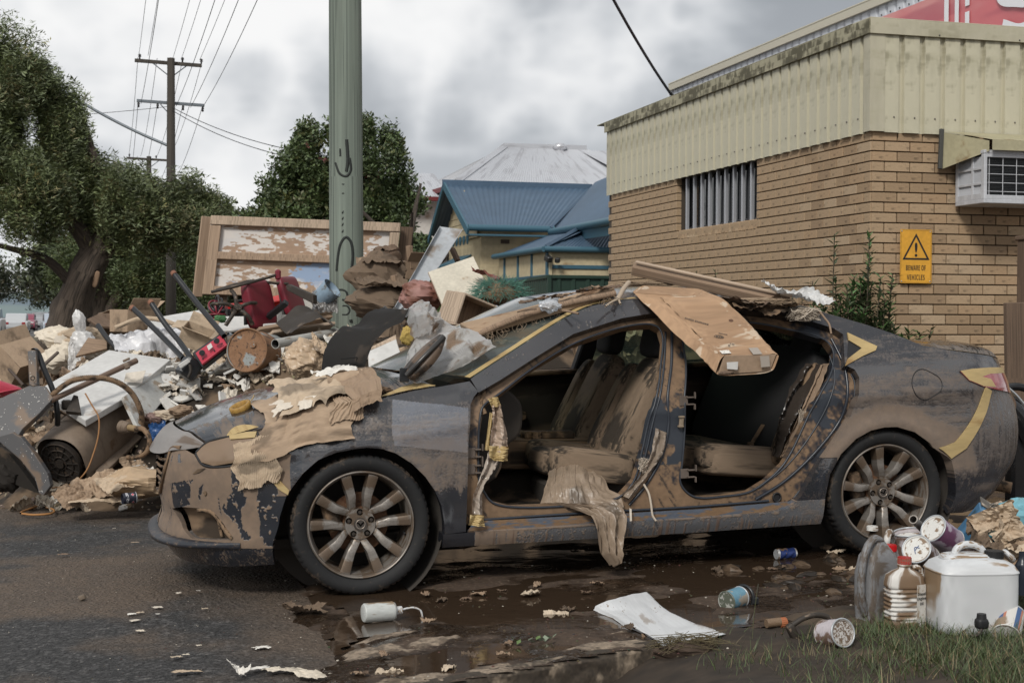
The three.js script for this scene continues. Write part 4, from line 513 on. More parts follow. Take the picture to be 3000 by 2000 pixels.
function seat(z) {
const g = group('front_seat', car, [0, 0, z]);
part('cushion', [at(soft(.50, .15, .40, .4), [1.27, .515, 0], [0, 0, -.16]), at(soft(.46, .17, .11, .4), [1.27, .535, .22], [0, 0, -.16]), at(soft(.46, .17, .11, .4), [1.27, .535, -.22], [0, 0, -.16])], seatM, g);
part('backrest', [at(soft(.13, .62, .34, .45), [1.60, .80, 0], [0, 0, -.50]), at(soft(.17, .56, .12, .45), [1.575, .78, .20], [.0, 0, -.50]), at(soft(.17, .56, .12, .45), [1.575, .78, -.20], [0, 0, -.50])], seatM, g);
part('headrest', [at(soft(.11, .22, .27, .5), [1.735, 1.185, 0], [0, 0, -.25])], seatD, g);
part('seat_base', at(box(.5, .14, .36, .02), [1.30, .38, 0]), under, g);
}
seat(.37); seat(-.37);
const rs = group('rear_seat', car);
part('cushion', [at(soft(.52, .16, 1.28, .3, 40, 18), [2.13, .50, 0], [0, 0, -.10]), at(soft(.52, .14, .12, .4), [2.13, .53, .57], [0, 0, -.10])], seatM, rs); part('backrest', [at(soft(.16, .66, 1.30, .3, 40, 18), [2.50, .80, 0], [0, 0, -.42])], seatD, rs);
part('side_bolster', at(soft(.10, .60, .10, .5), [2.44, .76, .62], [0, 0, -.46]), muddy, rs); part('headrest', [-.4, .4].map((q) => at(soft(.1, .17, .25, .5), [2.62, 1.13, q], [0, 0, -.4])), seatD, rs); part('parcel_shelf', at(box(.6, .03, 1.2), [2.9, 1.06, 0]), seatD, rs);
const dashP = [[.50, 1.0], [.62, 1.01], [.76, .975], [.85, .92], [.885, .86], [.87, .72], [.80, .66], [.74, .50], [.50, .45]];
part('dashboard', at(slab(smooth2(dashP, 3), 1.28, .015), [0, 0, -.64]), dirtyMat([.016, .015, .015], .35, .7, { s: .6, mud: [.13, .09, .058] }), car);
part('console', [at(soft(.78, .17, .20, .3), [1.22, .545, .0], [0, 0, -.04]), at(box(.30, .05, .10, .02), [1.22, .645, -.02], [0, 0, -.03]), at(new THREE.CylinderGeometry(.028, .03, .04, 18), [1.13, .655, .06])], dusty, car);
part('floor', grid(30, 16, (a, b) => { const x = lerp(.52, 2.46, a), zz = lerp(-.8, .80, b); return [x, .30 + .09 * fbm(x * 5, zz * 5 + 3, 4) + .10 * sst(.3, .0, Math.abs(zz)), zz]; }, 2, 1.6), dirtyMat([.055, .038, .025], .5, .8, { s: .8, mud: [.13, .085, .052] }), car);
part('steering_wheel', [at(new THREE.TorusGeometry(.185, .016, 10, 40), [1.0, .90, -.38], [0, Math.PI / 2, .35]), at(soft(.06, .12, .16, .5), [1.0, .89, -.38]), bar([1.0, .80, -.38], [.85, .78, -.38], .03)], black, car);
part('far_door', [panel([[.50, .24], [2.42, .24], [2.66, .72], [2.70, 1.0], [2.6, 1.02], [.60, .955], [.52, .7]], { flip: true, off: .01, thick: .0 }), panel([[.50, .30], [2.40, .30], [2.6, .72], [2.62, .99], [.64, .95], [.54, .7]], { flip: true, off: .10, thick: .0 })], dirtyMat([.022, .018, .016], .38, .85, { s: .8, mud: [.11, .075, .05] }), car);
part('far_armrest', [at(soft(.62, .07, .09, .4), [1.0, .70, -.78]), at(soft(.55, .07, .09, .4), [1.95, .72, -.78]), at(box(1.9, .03, .12, .012), [1.6, .965, -.80], [0, 0, .02])], dusty, car);
part('far_pillar', bar([1.66, .96, -.79], [1.76, 1.33, -.66], .10, .07, .01), black, car); part('far_window_divider', bar([.98, .96, -.80], [1.02, 1.16, -.74], .03, .03), black, car);
part('far_glass', panel([[1.72, .99], [2.62, 1.02], [2.60, 1.20], [2.30, 1.30], [1.85, 1.335], [1.80, 1.33]], { flip: true, off: .03, thick: 0 }), new THREE.MeshPhysicalMaterial({ color: C(.35, .45, .36), roughness: .25, transmission: .85, side: THREE.DoubleSide }), car);
part('seat_belt', [grid(20, 1, (a, b) => [lerp(2.62, 2.28, a), lerp(1.02, .58, a), .30 + .05 * b + .06 * a], .5, .05), at(box(.03, .07, .04, .006), [2.27, .56, .40])], dusty, car);
part('grab_strap', [tube([onCar(.66, 1.0, -.05), onCar(.62, .93, -.06), onCar(.635, .86, -.06)], .012, 14, 8)], dusty, car);
// ---------- wheels ----------
const rimM = dirtyMat([.27, .245, .22], .5, .42, { s: .22, metalness: .45 }), tyreT = tex(512, 64, (x, y) => { const f = pf(x, y, 8, 4), g = pf(x, y, 32, 3); return mul3(mix3([.0085, .0085, .009], [.065, .046, .032], sst(.70, .95, f * .6 + g * .4 + .25 * sst(.25, .05, Math.abs(y - .5)) )), .8 + .4 * g); }), tyreM = new THREE.MeshStandardMaterial({ map: tyreT, roughness: .75, side: THREE.DoubleSide });
const tyreProf = [[.262, .088], [.268, .098], [.285, .109], [.303, .112], [.318, .110], [.328, .103], [.334, .094], [.338, .084], [.3395, .06], [.3395, .03], [.3395, 0], [.3395, -.05], [.336, -.085], [.318, -.108], [.27, -.09]];
function wheel(parent, x, z, s, turn) {
const g = group('wheel', parent, [x, .34, z]); if (s < 0) g.rotation.y = Math.PI; const inn = (o) => { o.rotation.z = turn; return o; };
part('tyre', grid(300, tyreProf.length - 1, (a, b) => { const i = Math.round(b * (tyreProf.length - 1)), [r, zz] = tyreProf[i], t = a * 6.28318; let rr_ = r; const notch = (Math.floor(a * 300) % 5 === 0); if (notch && i >= 5 && i <= 8) rr_ -= [.002, .005, .007, .007][i - 5]; if (i === 9 || i === 11) rr_ -= .008 * (i === 9 ? 1 : 0); return [rr_ * Math.cos(t), rr_ * Math.sin(t), zz]; }, 6, 1), tyreM, g);
inn(part('rim', [lathe([[.262, .088], [.259, .096], [.254, .097], [.249, .092], [.246, .078], [.238, .06], [.232, .02], [.228, -.08], [.24, -.095]], 72).rotateX(Math.PI / 2)], rimM, g));
const arms = []; for (let k = 0; k < 5; k++) for (const sd of [-1, 1]) {
const a0 = (126 + 72 * k) * RAD; arms.push(grid(24, 12, (u, v) => { const q = v * 2 - 1, r = lerp(.050, .246, u), ang = a0 + sd * lerp(7, 20, sst(-.05, .50, u)) * RAD, w = lerp(.019, .0305, Math.pow(u, 1.3)) , aq = Math.abs(q), e = Math.sign(q) * Math.min(1, aq * 1.22), edge = aq > .82; const zz = lerp(.050, .078, sst(0, .5, u)) + .010 * sst(.5, 1, u) - (edge ? .05 : 0) - .007 * Math.pow(Math.min(1, aq * 1.22), 3); return [r * Math.cos(ang) - Math.sin(ang) * w * e, r * Math.sin(ang) + Math.cos(ang) * w * e, zz]; }, .25, .05)); }
arms.push(...[...Array(10)].map((_, k) => 0).slice(0, 0)); for (const a of arms) inn(part('spoke', toCreasedNormals(a, .5), rimM, g));
const lugs = [...Array(5)].map((_, k) => [.057 * Math.cos((90 + 72 * k) * RAD), .057 * Math.sin((90 + 72 * k) * RAD)]), circ = (cx, cy, r) => [...Array(16)].map((_, i) => [cx + r * Math.cos(i / 16 * 6.283), cy + r * Math.sin(i / 16 * 6.283)]);
const hubO = circ(0, 0, .074).flatMap((p) => [p]); inn(part('hub', at(slab(smooth2(hubO, 3), .032, 0, lugs.map(([a, b]) => circ(a, b, .0165))), [0, 0, .030]), rimM, g));
for (const [a, b] of lugs) inn(part('wheel_nut', [at(new THREE.CylinderGeometry(.0085, .0095, .022, 6), [0, 0, .050], [Math.PI / 2, 0, 0]), at(new THREE.CircleGeometry(.016, 14), [0, 0, .036])].map((q) => q.translate(a, b, 0)), mat(.06, .05, .042, .5, { metalness: .5 }), g));
const cap = inn(part('centre_cap', [at(new THREE.CylinderGeometry(.030, .032, .014, 28), [0, 0, .067], [Math.PI / 2, 0, 0])], mat(.05, .042, .036, .45), g));
part('emblem', [at(new THREE.TorusGeometry(.022, .0028, 8, 32), [0, 0, .073]), ...[-1, 1].map((m) => at(slab(smooth2([[0, -.003], [m * .008, .008], [m * .018, .011], [m * .019, .006], [m * .011, .001], [0, -.012]], 3), .002), [0, 0, .072]))], mat(.30, .25, .21, .35, { metalness: .6 }), cap);
part('brake_disc', [at(new THREE.CylinderGeometry(.148, .148, .02, 40), [0, 0, -.01], [Math.PI / 2, 0, 0]), at(new THREE.CylinderGeometry(.08, .09, .06, 24), [0, 0, 0], [Math.PI / 2, 0, 0])], dirtyMat([.13, .062, .03], .3, .8, { s: .2, mud: [.07, .04, .025] }), g);
part('brake_caliper', [at(box(.075, .15, .06, .015), [-.135, .04, .012], [0, 0, .25])], dusty, g); part('valve', inn ? at(new THREE.CylinderGeometry(.005, .006, .025, 8), [.225 * Math.cos(-.26), .225 * Math.sin(-.26), .05], [Math.PI / 2, 0, 0]) : null, black, g);
}
wheel(car, 0, .795, 1, 0); wheel(car, 2.827, .79, 1, 22 * RAD); wheel(car, 0, -.795, -1, .3); wheel(car, 2.827, -.79, -1, .9);
// ================= POLES AND WIRES =================
const woodC = {}; const woodT = (c0, c1, seed = 0) => { const k = [...c0, ...c1, seed].join(), t = (woodC[k] ??= woodT_(c0, c1, seed)).clone(); t.needsUpdate = true; return t; };
const woodT_ = (c0, c1, seed = 0) => tex(256, 512, (x, y) => { const g = pf(x, y * .06 + seed, 48, 3, .6), f = pf(x, y + seed, 4, 4), k = sst(.62, .72, pf(x + .3, y * .03 + seed, 64, 2)); return mul3(mix3(mix3(c0, c1, f), mul3(c0, .45), k * .7), .7 + .55 * g); });
const wireM = mat(.02, .02, .022, .6), galv = mat(.17, .19, .21, .5, { metalness: .5 }), porc = mat(.03, .028, .03, .4);
function wire(a, b, sag, r, parent, name = 'wire') { a = vec(a); b = vec(b); const p = [...Array(13)].map((_, i) => { const t = i / 12, q = a.clone().lerp(b, t); q.y -= sag * 4 * t * (1 - t); return q; }); return part(name, new THREE.TubeGeometry(new THREE.CatmullRomCurve3(p), 24, r, 5), wireM, parent); }
const arms = (x, z, y) => [-1.1, -.45, .45, 1.1].map((d) => [x + d, y, z]);
let near;
{
near = thing('power_pole', 'thick weathered green timber power pole with black scrawled marks', 'pole', [1.93, 0, -12.66]);
const t = woodT([.155, .188, .160], [.205, .232, .195], .2); t.repeat.set(1, .35); const lx = .0042;
const poleR = (y) => .158 - .0032 * y, cx = (y) => -.0075 * (y - 1.2);
part('shaft', grid(48, 60, (u, v) => { const y = -.3 + 10.9 * v, a = u * 6.28318, r = poleR(y) * (1 + .008 * (n2(u * 40, v * 4) - .5)); return [cx(y) + r * Math.cos(a), y, r * Math.sin(a)]; }, 1, 10.9 * .35 / .35), new THREE.MeshStandardMaterial({ map: t, roughness: .85, bumpMap: t, bumpScale: .004, side: THREE.DoubleSide }), near);
const blk = mat(.012, .016, .014, .7), mk = (pts, r = .0075) => part('scrawl', tube(pts.map(([ex, ey]) => { const px = 500 + ex / 2.24, py = 600 + ey / 2.24; const y = 1.33 + (917.5 - py) * 12.55 / 4167, R = poleR(y) - .008, h = clamp((px - (1007 + (py > 0 ? py * .0105 : 0))) * 12.55 / 4167 / R, -.97, .97), a = Math.asin(h) ; const th = Math.PI / 2 - a + 15.3 * RAD - 6.8 * RAD; return [cx(y) + R * Math.cos(th), y, R * Math.sin(th)]; }), r * 1.7, 40, 6), blk, near);
mk([[1092, 420], [1100, 330], [1118, 240], [1150, 200], [1180, 230], [1192, 310], [1186, 400]], .010); for (const y of [35, 75, 115, 160]) mk([[1126, y], [1132, y + 3]], .010);
mk([[1072, 600], [1090, 560], [1120, 545], [1152, 558], [1160, 590], [1142, 612], [1128, 608]], .008); mk([[1130, 650], [1160, 652], [1176, 680], [1160, 706], [1128, 708]], .007); mk([[1075, 640], [1068, 700]], .006);
mk([[1150, -440], [1158, -300], [1150, -230]], .010); mk([[1080, -290], [1110, -215], [1150, -200], [1176, -240], [1170, -320]], .009); mk([[1110, -380], [1112, -330]], .008); mk([[1130, -150], [1130, -145]], .009); mk([[1130, -90], [1130, -85]], .009); mk([[1182, 740], [1186, 760]], .010);
part('crossarm', at(box(2.4, .1, .1), [0, 10.25, -.18]), woodM0(), near); part('lower_crossarm', at(box(2.4, .09, .09), [0, 8.85, -.18]), galv, near);
}
function woodM0() { return new THREE.MeshStandardMaterial({ map: woodT([.09, .078, .066], [.05, .044, .038], .5), roughness: .9 }); }
const pole2 = (x, z, h, label, arm) => {
const p = thing('power_pole', label, 'pole', [x, 0, z]); const m = woodM0();
part('shaft', at(new THREE.CylinderGeometry(.13, .19, h, 16), [0, h / 2 - .1, 0]), m, p);
part('crossarm', at(box(2.3, .12, .1), [-.08, h - .24, -.2], [0, 0, -.03]), m, p); part('lower_crossarm', at(box(2.32, .1, .1), [0, h - 1.64, -.2], [0, 0, -.03]), galv, p);
part('brace', [bar([-.6, h - .28, -.2], [-.05, h - .72, -.1], .035), bar([.55, h - .3, -.2], [.05, h - .72, -.1], .035)], galv, p); part('lower_brace', bar([-.35, h - 1.7, -.2], [0, h - 2.1, -.1], .03), galv, p);
for (const d of [-1.06, .4, 1.05]) part('insulator', lathe([[0, 0], [.03, 0], [.03, .06], [.065, .07], [.03, .1], [.065, .12], [.02, .17], [0, .17]], 10).translate(d, h - .17 - .03 * d, -.2), porc, p);
for (const d of [-1.1, -.45, .42, 1.1]) part('insulator', lathe([[0, 0], [.035, 0], [.05, -.06], [.03, -.1], [.05, -.14], [0, -.18]], 10).translate(d, h - 1.7 - .03 * d, -.2), porc, p);
return p;
};
const pB = pole2(1.62, -51.4, 10.4, 'dark timber power pole with two crossarms rising behind the street trees'), pC = pole2(1.4, -82.7, 10.3, 'distant power pole whose crossarms just clear the treetops');
part('lamp_arm', [tube([[0, 7.2, 0], [-1.2, 7.75, -.4], [-2.6, 8.5, -.8], [-4.2, 9.5, -1.2]], .05, 24, 8)], galv, pB); part('street_lamp', at(box(.7, .12, .25, .04), [-4.4, 9.6, -1.25], [0, 0, -.4]), galv, pB);
const W = thing('overhead_wires', 'thin black power lines strung between the timber poles', 'wires', [0, 0, 0]);
for (const d of [-1.1, -.78, .1, .4, 1.05]) wire([1.93 + d, 10.4, -12.9], [1.6 + d * .97, 10.36 - .03 * d, -51.6], .35, .008, W);
for (const d of [-1.0, .2, .7, 1.1]) wire([1.93 + d, 8.85, -12.9], [1.6 + d, 8.66 - .03 * d, -51.6], .45, .009, W);
for (const d of [-1.1, -.45, .42, 1.1]) { wire([1.6 + d, 8.66, -51.6], [1.4 + d, 8.6, -82.9], .5, .010, W); wire([1.6 + d, 10.3, -51.6], [1.4 + d, 10.2, -82.9], .4, .010, W); }
wire([1.62, 8.6, -51.4], [7.4, 5.6, -38.4], .5, .013, W); wire([1.62, 8.5, -51.4], [7.4, 5.45, -38.4], .6, .013, W); wire([1.62, 8.62, -51.4], [-14, 9.6, -60], .6, .010, W);
{ const s = thing('service_cable', 'black twisted service cable sloping down to the shed corner', 'cable', [0, 0, 0]); wire([8.4, 4.86, -21.2], [1.95, 9.6, -12.75], .55, .022, s, 'cable'); part('bracket', [bar([8.45, 4.6, -21.1], [8.42, 4.9, -21.25], .03), bar([8.44, 4.7, -20.9], [8.42, 4.86, -21.2], .025), ...[0, .14, .28].map((d) => at(new THREE.CylinderGeometry(.035, .035, .09, 8), [8.40, 4.72 + .06 * d, -21.2 + d], [0, 0, 1.2]))], wireM, s); }
// ================= TREES =================
function leafGeo(n, L, w, spread, seed, droop = 0) { const r = rng(seed), P = [], N = []; for (let i = 0; i < n; i++) { const a = r() * 6.283, b = (r() - .35) * 2, d = new THREE.Vector3(Math.cos(a), b * .8 - droop, Math.sin(a)).normalize(), o = new THREE.Vector3(r() - .5, r() - .5, r() - .5).multiplyScalar(spread), s = new THREE.Vector3(-d.z, (r() - .5) * 1.4, d.x).normalize(), l = L * (.7 + .6 * r()), ww = w * (.7 + .6 * r()); const A = o, B = o.clone().addScaledVector(d, l * .5).addScaledVector(s, ww), Cc = o.clone().addScaledVector(d, l), D = o.clone().addScaledVector(d, l * .5).addScaledVector(s, -ww); B.y -= l * .05; for (const t of [A, B, Cc, A, Cc, D]) P.push(t.x, t.y, t.z); } const g = new THREE.BufferGeometry(); g.setAttribute('position', new THREE.Float32BufferAttribute(P, 3)); g.computeVertexNormals(); return g; }
const leafMat = (r, g, b, rough = .55) => new THREE.MeshPhysicalMaterial({ color: C(r, g, b), roughness: rough, transmission: .22, thickness: 0, side: THREE.DoubleSide });
const upV = new THREE.Vector3(0, 1, 0), tmpO = new THREE.Object3D();
// crown: lobes [x,y,z,rx,ry,rz,count]
function crown(parent, lobes, geo, m, seed, hue = [1, 1, 1], o = {}) {
const r = rng(seed), list = []; const { hang = 0, fill = .45, thr = .42, fs = 1.1, smin = .7, smax = 1.3 } = o;
for (const [x, y, z, a, b, c, n] of lobes) for (let i = 0, g = 0; i < n && g < n * 6; g++) { const th = r() * 6.283, cp = r() * 2 - 1, sp = Math.sqrt(1 - cp * cp), k = Math.pow(r(), fill); const p = [x + a * k * sp * Math.cos(th), y + b * k * cp, z + c * k * sp * Math.sin(th)]; if (n3(p[0] * fs + seed, p[1] * fs, p[2] * fs) < thr) continue; i++; list.push(p); if (hang && cp < .1 && r() < hang) { const m_ = 2 + Math.floor(r() * 4); for (let q = 1; q <= m_; q++) list.push([p[0] + (r() - .5) * .12, p[1] - q * .16, p[2] + (r() - .5) * .12]); } }
const im = new THREE.InstancedMesh(geo, m, list.length); const col = new THREE.Color();
list.forEach((p, i) => { tmpO.position.set(...p); tmpO.rotation.set((r() - .5) * 1.2, r() * 6.28, (r() - .5) * 1.2); tmpO.scale.setScalar(lerp(smin, smax, r())); tmpO.updateMatrix(); im.setMatrixAt(i, tmpO.matrix); const v = .6 + .8 * r(), y_ = r() < .12 ? 1.35 : 1; im.setColorAt(i, col.setRGB(v * hue[0] * y_, v * hue[1], v * hue[2] * (.8 + .4 * r()))); });
im.name = 'crown'; im.castShadow = im.receiveShadow = true; parent.add(im); im.userData.kind = 'stuff'; return im;
}
function limb(pts, radii, n = 10, rough = .12) { const c = curve(pts), N = pts.length * 6, fr = c.computeFrenetFrames(N); return grid(n, N, (u, v) => { const i = Math.round(v * N), p = c.getPoint(i / N), k = v * (radii.length - 1), j = Math.min(radii.length - 2, Math.floor(k)), r = lerp(radii[j], radii[j + 1], k - j) * (1 + rough * (n2(u * n * 1.3 + 3, v * 9) * 2 - 1)), a = u * 6.28318; const q = p.clone().addScaledVector(fr.normals[i], r * Math.cos(a)).addScaledVector(fr.binormals[i], r * Math.sin(a)); return [q.x, q.y, q.z]; }, 2, 6); }
const bark = new THREE.MeshStandardMaterial({ map: woodT([.055, .043, .034], [.095, .072, .056], .8), roughness: .95, side: THREE.DoubleSide, bumpMap: woodT([.1, .1, .1], [.6, .6, .6], .4), bumpScale: .05 });
const gNeedle = leafGeo(26, .16, .017, .42, 3, .35), gLeaf = leafGeo(22, .12, .036, .38, 4, .1), gFar = leafGeo(14, .40, .09, .8, 5, .2);
const mPaper = leafMat(.135, .165, .07), mDark = leafMat(.095, .135, .05), mFar = leafMat(.08, .098, .055, .8);
const Pm = (px, py, D) => { const F = 4167, c = [(px - 1500) / F * D, -(py - 1000) / F * D, -D]; return c; };
{
const T = thing('paperbark_tree', 'large leaning tree with shaggy bark and drooping grey green foliage beside the street', 'tree', [-1.75, 0, -43.9]);
part('trunk', limb([[-.25, -.3, 0], [.05, .5, 0], [.35, 1.7, .05], [.85, 2.9, .1], [1.3, 3.6, 0]], [.85, .66, .52, .46, .40], 18, .2), bark, T);
part('bough', limb([[.95, 3.0, .1], [.4, 3.9, .3], [-.6, 4.7, .6], [-1.6, 5.6, .6], [-2.2, 7.0, .4]], [.30, .24, .18, .13, .05]), bark, T); part('bough', limb([[1.2, 3.4, 0], [2.0, 4.1, -.2], [3.0, 4.5, -.3], [4.2, 4.7, 0]], [.34, .24, .16, .06]), bark, T); part('bough', limb([[1.1, 3.4, .1], [1.3, 4.6, .2], [.9, 6, .3], [.6, 7.2, 0]], [.26, .2, .12, .05]), bark, T); part('bough', limb([[.3, 2.2, .2], [-.4, 2.9, .5], [-1.4, 3.2, .8], [-2.6, 3.5, 1]], [.16, .12, .08, .04]), bark, T);
part('scar', at(soft(.16, .5, .1, .6), [.98, 2.35, .46], [.2, 0, -.25]), mat(.26, .17, .11, .9), T);
crown(T, [[-1.5, 8.7, 0, 1.3, 1.2, 1.3, 520], [-.3, 7.2, .3, 1.1, 1.0, 1.1, 320], [-1.4, 7.0, 0, 1.9, 1.7, 1.8, 900], [-2.6, 5.6, .2, 1.5, 1.6, 1.6, 620], [-.4, 5.9, .6, 1.6, 1.5, 1.5, 760], [.7, 5.0, .5, 1.6, 1.2, 1.5, 760], [1.9, 4.7, .3, 1.5, 1.2, 1.5, 700], [3.2, 4.6, .1, 1.3, .95, 1.3, 560], [4.1, 4.2, 0, .95, .8, 1.2, 330], [-.6, 4.3, 1.2, 1.2, .7, .9, 300], [-2.2, 8.1, 0, 1.0, .8, 1.0, 240]], gNeedle, mPaper, 11, [1, 1, 1], { hang: .4, thr: .52, fs: 1.1 });
}
{
const T = thing('street_tree', 'second dark trunked street tree behind the leaning paperbark', 'tree', [.3, 0, -57]);
part('trunk', limb([[-1.3, -.2, 0], [-1.25, 1.2, 0], [-1.0, 2.5, 0], [-.4, 3.8, 0]], [.5, .42, .4, .25], 14, .15), bark, T); part('bough', limb([[-1.2, .8, .1], [-.5, 2.0, .1], [.6, 3.2, 0], [1.8, 3.6, 0]], [.34, .26, .18, .08]), bark, T);
crown(T, [[-.6, 4.6, 0, 1.8, 1.3, 1.6, 600], [1.0, 4.2, 0, 1.8, 1.3, 1.6, 640], [2.2, 3.4, .2, 1.5, 1.3, 1.5, 520], [.2, 3.0, .8, 1.8, .9, 1, 400], [2.4, 2.2, .5, 1.3, 1.1, 1.2, 420], [-2, 3.4, .4, 1.2, .9, 1.2, 260]], gNeedle, mPaper, 12, [.85, .92, .85], { hang: .35, thr: .44, fs: 1.2 });
}
const roundTree = (p, label, lobes, o = {}) => { const T = thing(o.name ?? 'broadleaf_tree', label, 'tree', p, 0, o.group); part('trunk', limb([[0, -.2, 0], [.05, 1.2, 0], [-.1, 2.6, .1], [.1, (o.h ?? 4.5), 0]], [.26, .2, .16, .06]), bark, T); for (let i = 0; i < 4; i++) part('bough', limb([[0, 1.8 + i * .4, 0], [Math.cos(i * 1.7) * .7, 2.6 + i * .45, Math.sin(i * 1.7) * .7], [Math.cos(i * 1.7) * 1.6, 3.4 + i * .5, Math.sin(i * 1.7) * 1.5]], [.1, .07, .03], 7), bark, T); crown(T, lobes, o.geo ?? gLeaf, o.m ?? mDark, o.seed ?? 3, o.hue, { thr: .47, fs: 1.5, ...o }); return T; };
const midT = roundTree([5.35, .0, -39.2], 'dense dark green tree with a few pink blooms behind the timber panel', [[.3, 5.6, 0, 1.1, 1.2, 1.2, 620], [-.6, 5.0, 0, 1.1, 1.0, 1.2, 520], [1.1, 4.9, 0, 1.35, 1.3, 1.3, 640], [.0, 3.9, 0, 1.7, 1.2, 1.6, 760], [1.2, 3.5, .2, 1.3, 1.0, 1.3, 460], [-1.3, 3.7, 0, 1.0, .9, 1.1, 380], [.9, 6.3, 0, .6, .6, .6, 170], [-.3, 6.1, 0, .5, .5, .5, 130], [2.1, 4.3, 0, .8, .7, .8, 200], [1.6, 6.0, 0, .5, .7, .5, 110], [.35, 6.75, 0, .35, .4, .4, 70], [-1.5, 2.8, 0, 1.3, .8, 1.1, 380], [.4, 2.7, .4, 1.6, .9, 1.2, 480]], { seed: 21, geo: gLeaf, thr: .5, fs: 1.3 });
crown(midT, [[.1, 5.3, .5, 1.4, 1.3, 1.1, 10]], leafGeo(7, .13, .06, .12, 8), mat(.34, .17, .15, .8), 31, [1, 1, 1]).name = 'blossom';
roundTree([5.5, 0, -62], 'far bushy tree closing the gap behind the timber panel', [[-2.2, 4.8, 0, 1.6, 1.3, 1.5, 380], [-.2, 4.2, 0, 1.6, 1.4, 1.5, 380], [1.6, 4.6, 0, 1.3, 1.2, 1.4, 300], [-3.6, 4.1, 0, 1.4, 1.4, 1.4, 300], [0, 2.4, 0, 4, 1.6, 1.5, 560], [-2.9, 5.9, 0, .6, .8, .6, 90]], { seed: 23, geo: gFar, m: mFar, h: 5 });
roundTree([-1.0, 0, -66], 'hazy grey green street tree far along the verge', [[.6, 4.4, 0, 2, 1.6, 1.6, 420], [2.8, 3.8, 0, 2, 1.6, 1.6, 420], [-1.6, 3.4, 0, 1.6, 1.4, 1.5, 300], [1.6, 2.2, 0, 3, 1.2, 1.5, 420]], { seed: 24, geo: gFar, m: mFar });
roundTree([-14.2, 0, -103], 'tall dark tree across the road beside parked cars', [[0, 6.0, 0, 2.6, 2.4, 2.2, 520], [.9, 4.0, 0, 2.6, 2.4, 2.4, 640], [1.8, 2.6, .2, 1.7, 1.6, 2, 420], [-1.5, 3.6, 0, 2.2, 2.6, 2, 420], [1.3, 7.4, 0, 1.2, 1.4, 1.2, 160]], { seed: 25, geo: gFar, m: mFar, hue: [.8, .85, .8], h: 6 });
roundTree([-12.5, 0, -150], 'distant street tree at the end of the road', [[0, 4.6, 0, 3, 2.6, 2.6, 420], [4, 4, 0, 2.4, 2, 2.4, 260], [-3.5, 4, 0, 2.4, 2, 2, 260]], { seed: 26, geo: gFar, m: mFar, h: 5 });
roundTree([7.2, 0, -36.6], 'flowering shrub with mauve blossom beside the blue roofed house', [[-.6, 2.2, 0, .75, .8, .8, 420], [.1, 2.6, 0, .7, .7, .7, 330], [-.2, 1.4, 0, 1.0, .8, .8, 420]], { seed: 27, name: 'flowering_shrub', h: 2.2, hue: [.9, .95, .9] });
{ const sh = scene.children[scene.children.length - 1]; crown(sh, [[-.4, 2.3, .5, .8, .8, .5, 60]], leafGeo(8, .10, .05, .10, 9), mat(.42, .26, .40, .8), 33).name = 'blossom'; }
{ const T = thing('garden_bush', 'bright green rounded bush in front of the flowering shrub', 'bush', [5.05, 0, -24.3]); part('stem', limb([[0, -.1, 0], [.05, .5, 0], [0, 1.2, 0]], [.06, .05, .02], 6), bark, T); crown(T, [[0, 1.45, 0, .55, .5, .5, 420], [-.3, 1.0, 0, .5, .5, .5, 220], [.3, 1.0, 0, .5, .5, .5, 220]], leafGeo(16, .10, .014, .16, 13, -.2), leafMat(.085, .14, .035), 41, [1, 1, 1], { thr: .2 }); }
// glossy shrub against the brick corner: long leaves on upright shoots
function shrub(label, p, shoots, seed, leaf = .115) {
const T = thing('wall_shrub', label, 'shrub', p); const r = rng(seed), gl = (() => { const P = [], q = (a) => P.push(...a); const L = leaf, w = leaf * .19; const A = [0, 0, 0], M1 = [w, .006, L * .4], M2 = [-w, .006, L * .4], Mc = [0, -.004, L * .42], E = [0, -.008, L]; q(A); q(Mc); q(M1); q(A); q(M2); q(Mc); q(M1); q(Mc); q(E); q(Mc); q(M2); q(E); const g = new THREE.BufferGeometry(); g.setAttribute('position', new THREE.Float32BufferAttribute(P, 3)); g.computeVertexNormals(); return g; })();
const mats = []; const cols = []; const stems = []; const col = new THREE.Color();
for (const [x, z, h, lx, lz, n] of shoots) { const b = new THREE.Vector3(x, 0, z), e = new THREE.Vector3(x + lx, h, z + lz), c = new THREE.CatmullRomCurve3([b, b.clone().lerp(e, .5).add(new THREE.Vector3(rr(-.05, .05, r), 0, rr(-.05, .05, r))), e]); stems.push(new THREE.TubeGeometry(c, 8, .005, 4));
for (let i = 0; i < n; i++) { const t = .22 + .78 * Math.sqrt(i / n), q = c.getPoint(t), a = i * 2.4 + r() * .8; tmpO.position.copy(q); tmpO.rotation.set(0, 0, 0); tmpO.rotation.order = 'YXZ'; tmpO.rotation.set(-lerp(.1, 1.1, r()) + (1 - t) * .6, a, 0); tmpO.scale.setScalar(lerp(.65, 1.15, r()) * (1.1 - .35 * t)); tmpO.updateMatrix(); mats.push(tmpO.matrix.clone()); const v = .55 + .8 * r(); cols.push([v, v * (t > .93 ? 1.5 : 1), v * .9]); } }
tmpO.rotation.order = 'XYZ'; const im = new THREE.InstancedMesh(gl, new THREE.MeshPhysicalMaterial({ color: C(.075, .095, .052), roughness: .38, transmission: .12, side: THREE.DoubleSide }), mats.length); mats.forEach((m, i) => { im.setMatrixAt(i, m); im.setColorAt(i, col.setRGB(...cols[i])); }); im.name = 'leaves'; im.userData.kind = 'stuff'; im.castShadow = im.receiveShadow = true; T.add(im); part('stems', stems, mat(.07, .055, .035, .9), T).userData.kind = 'stuff';
}
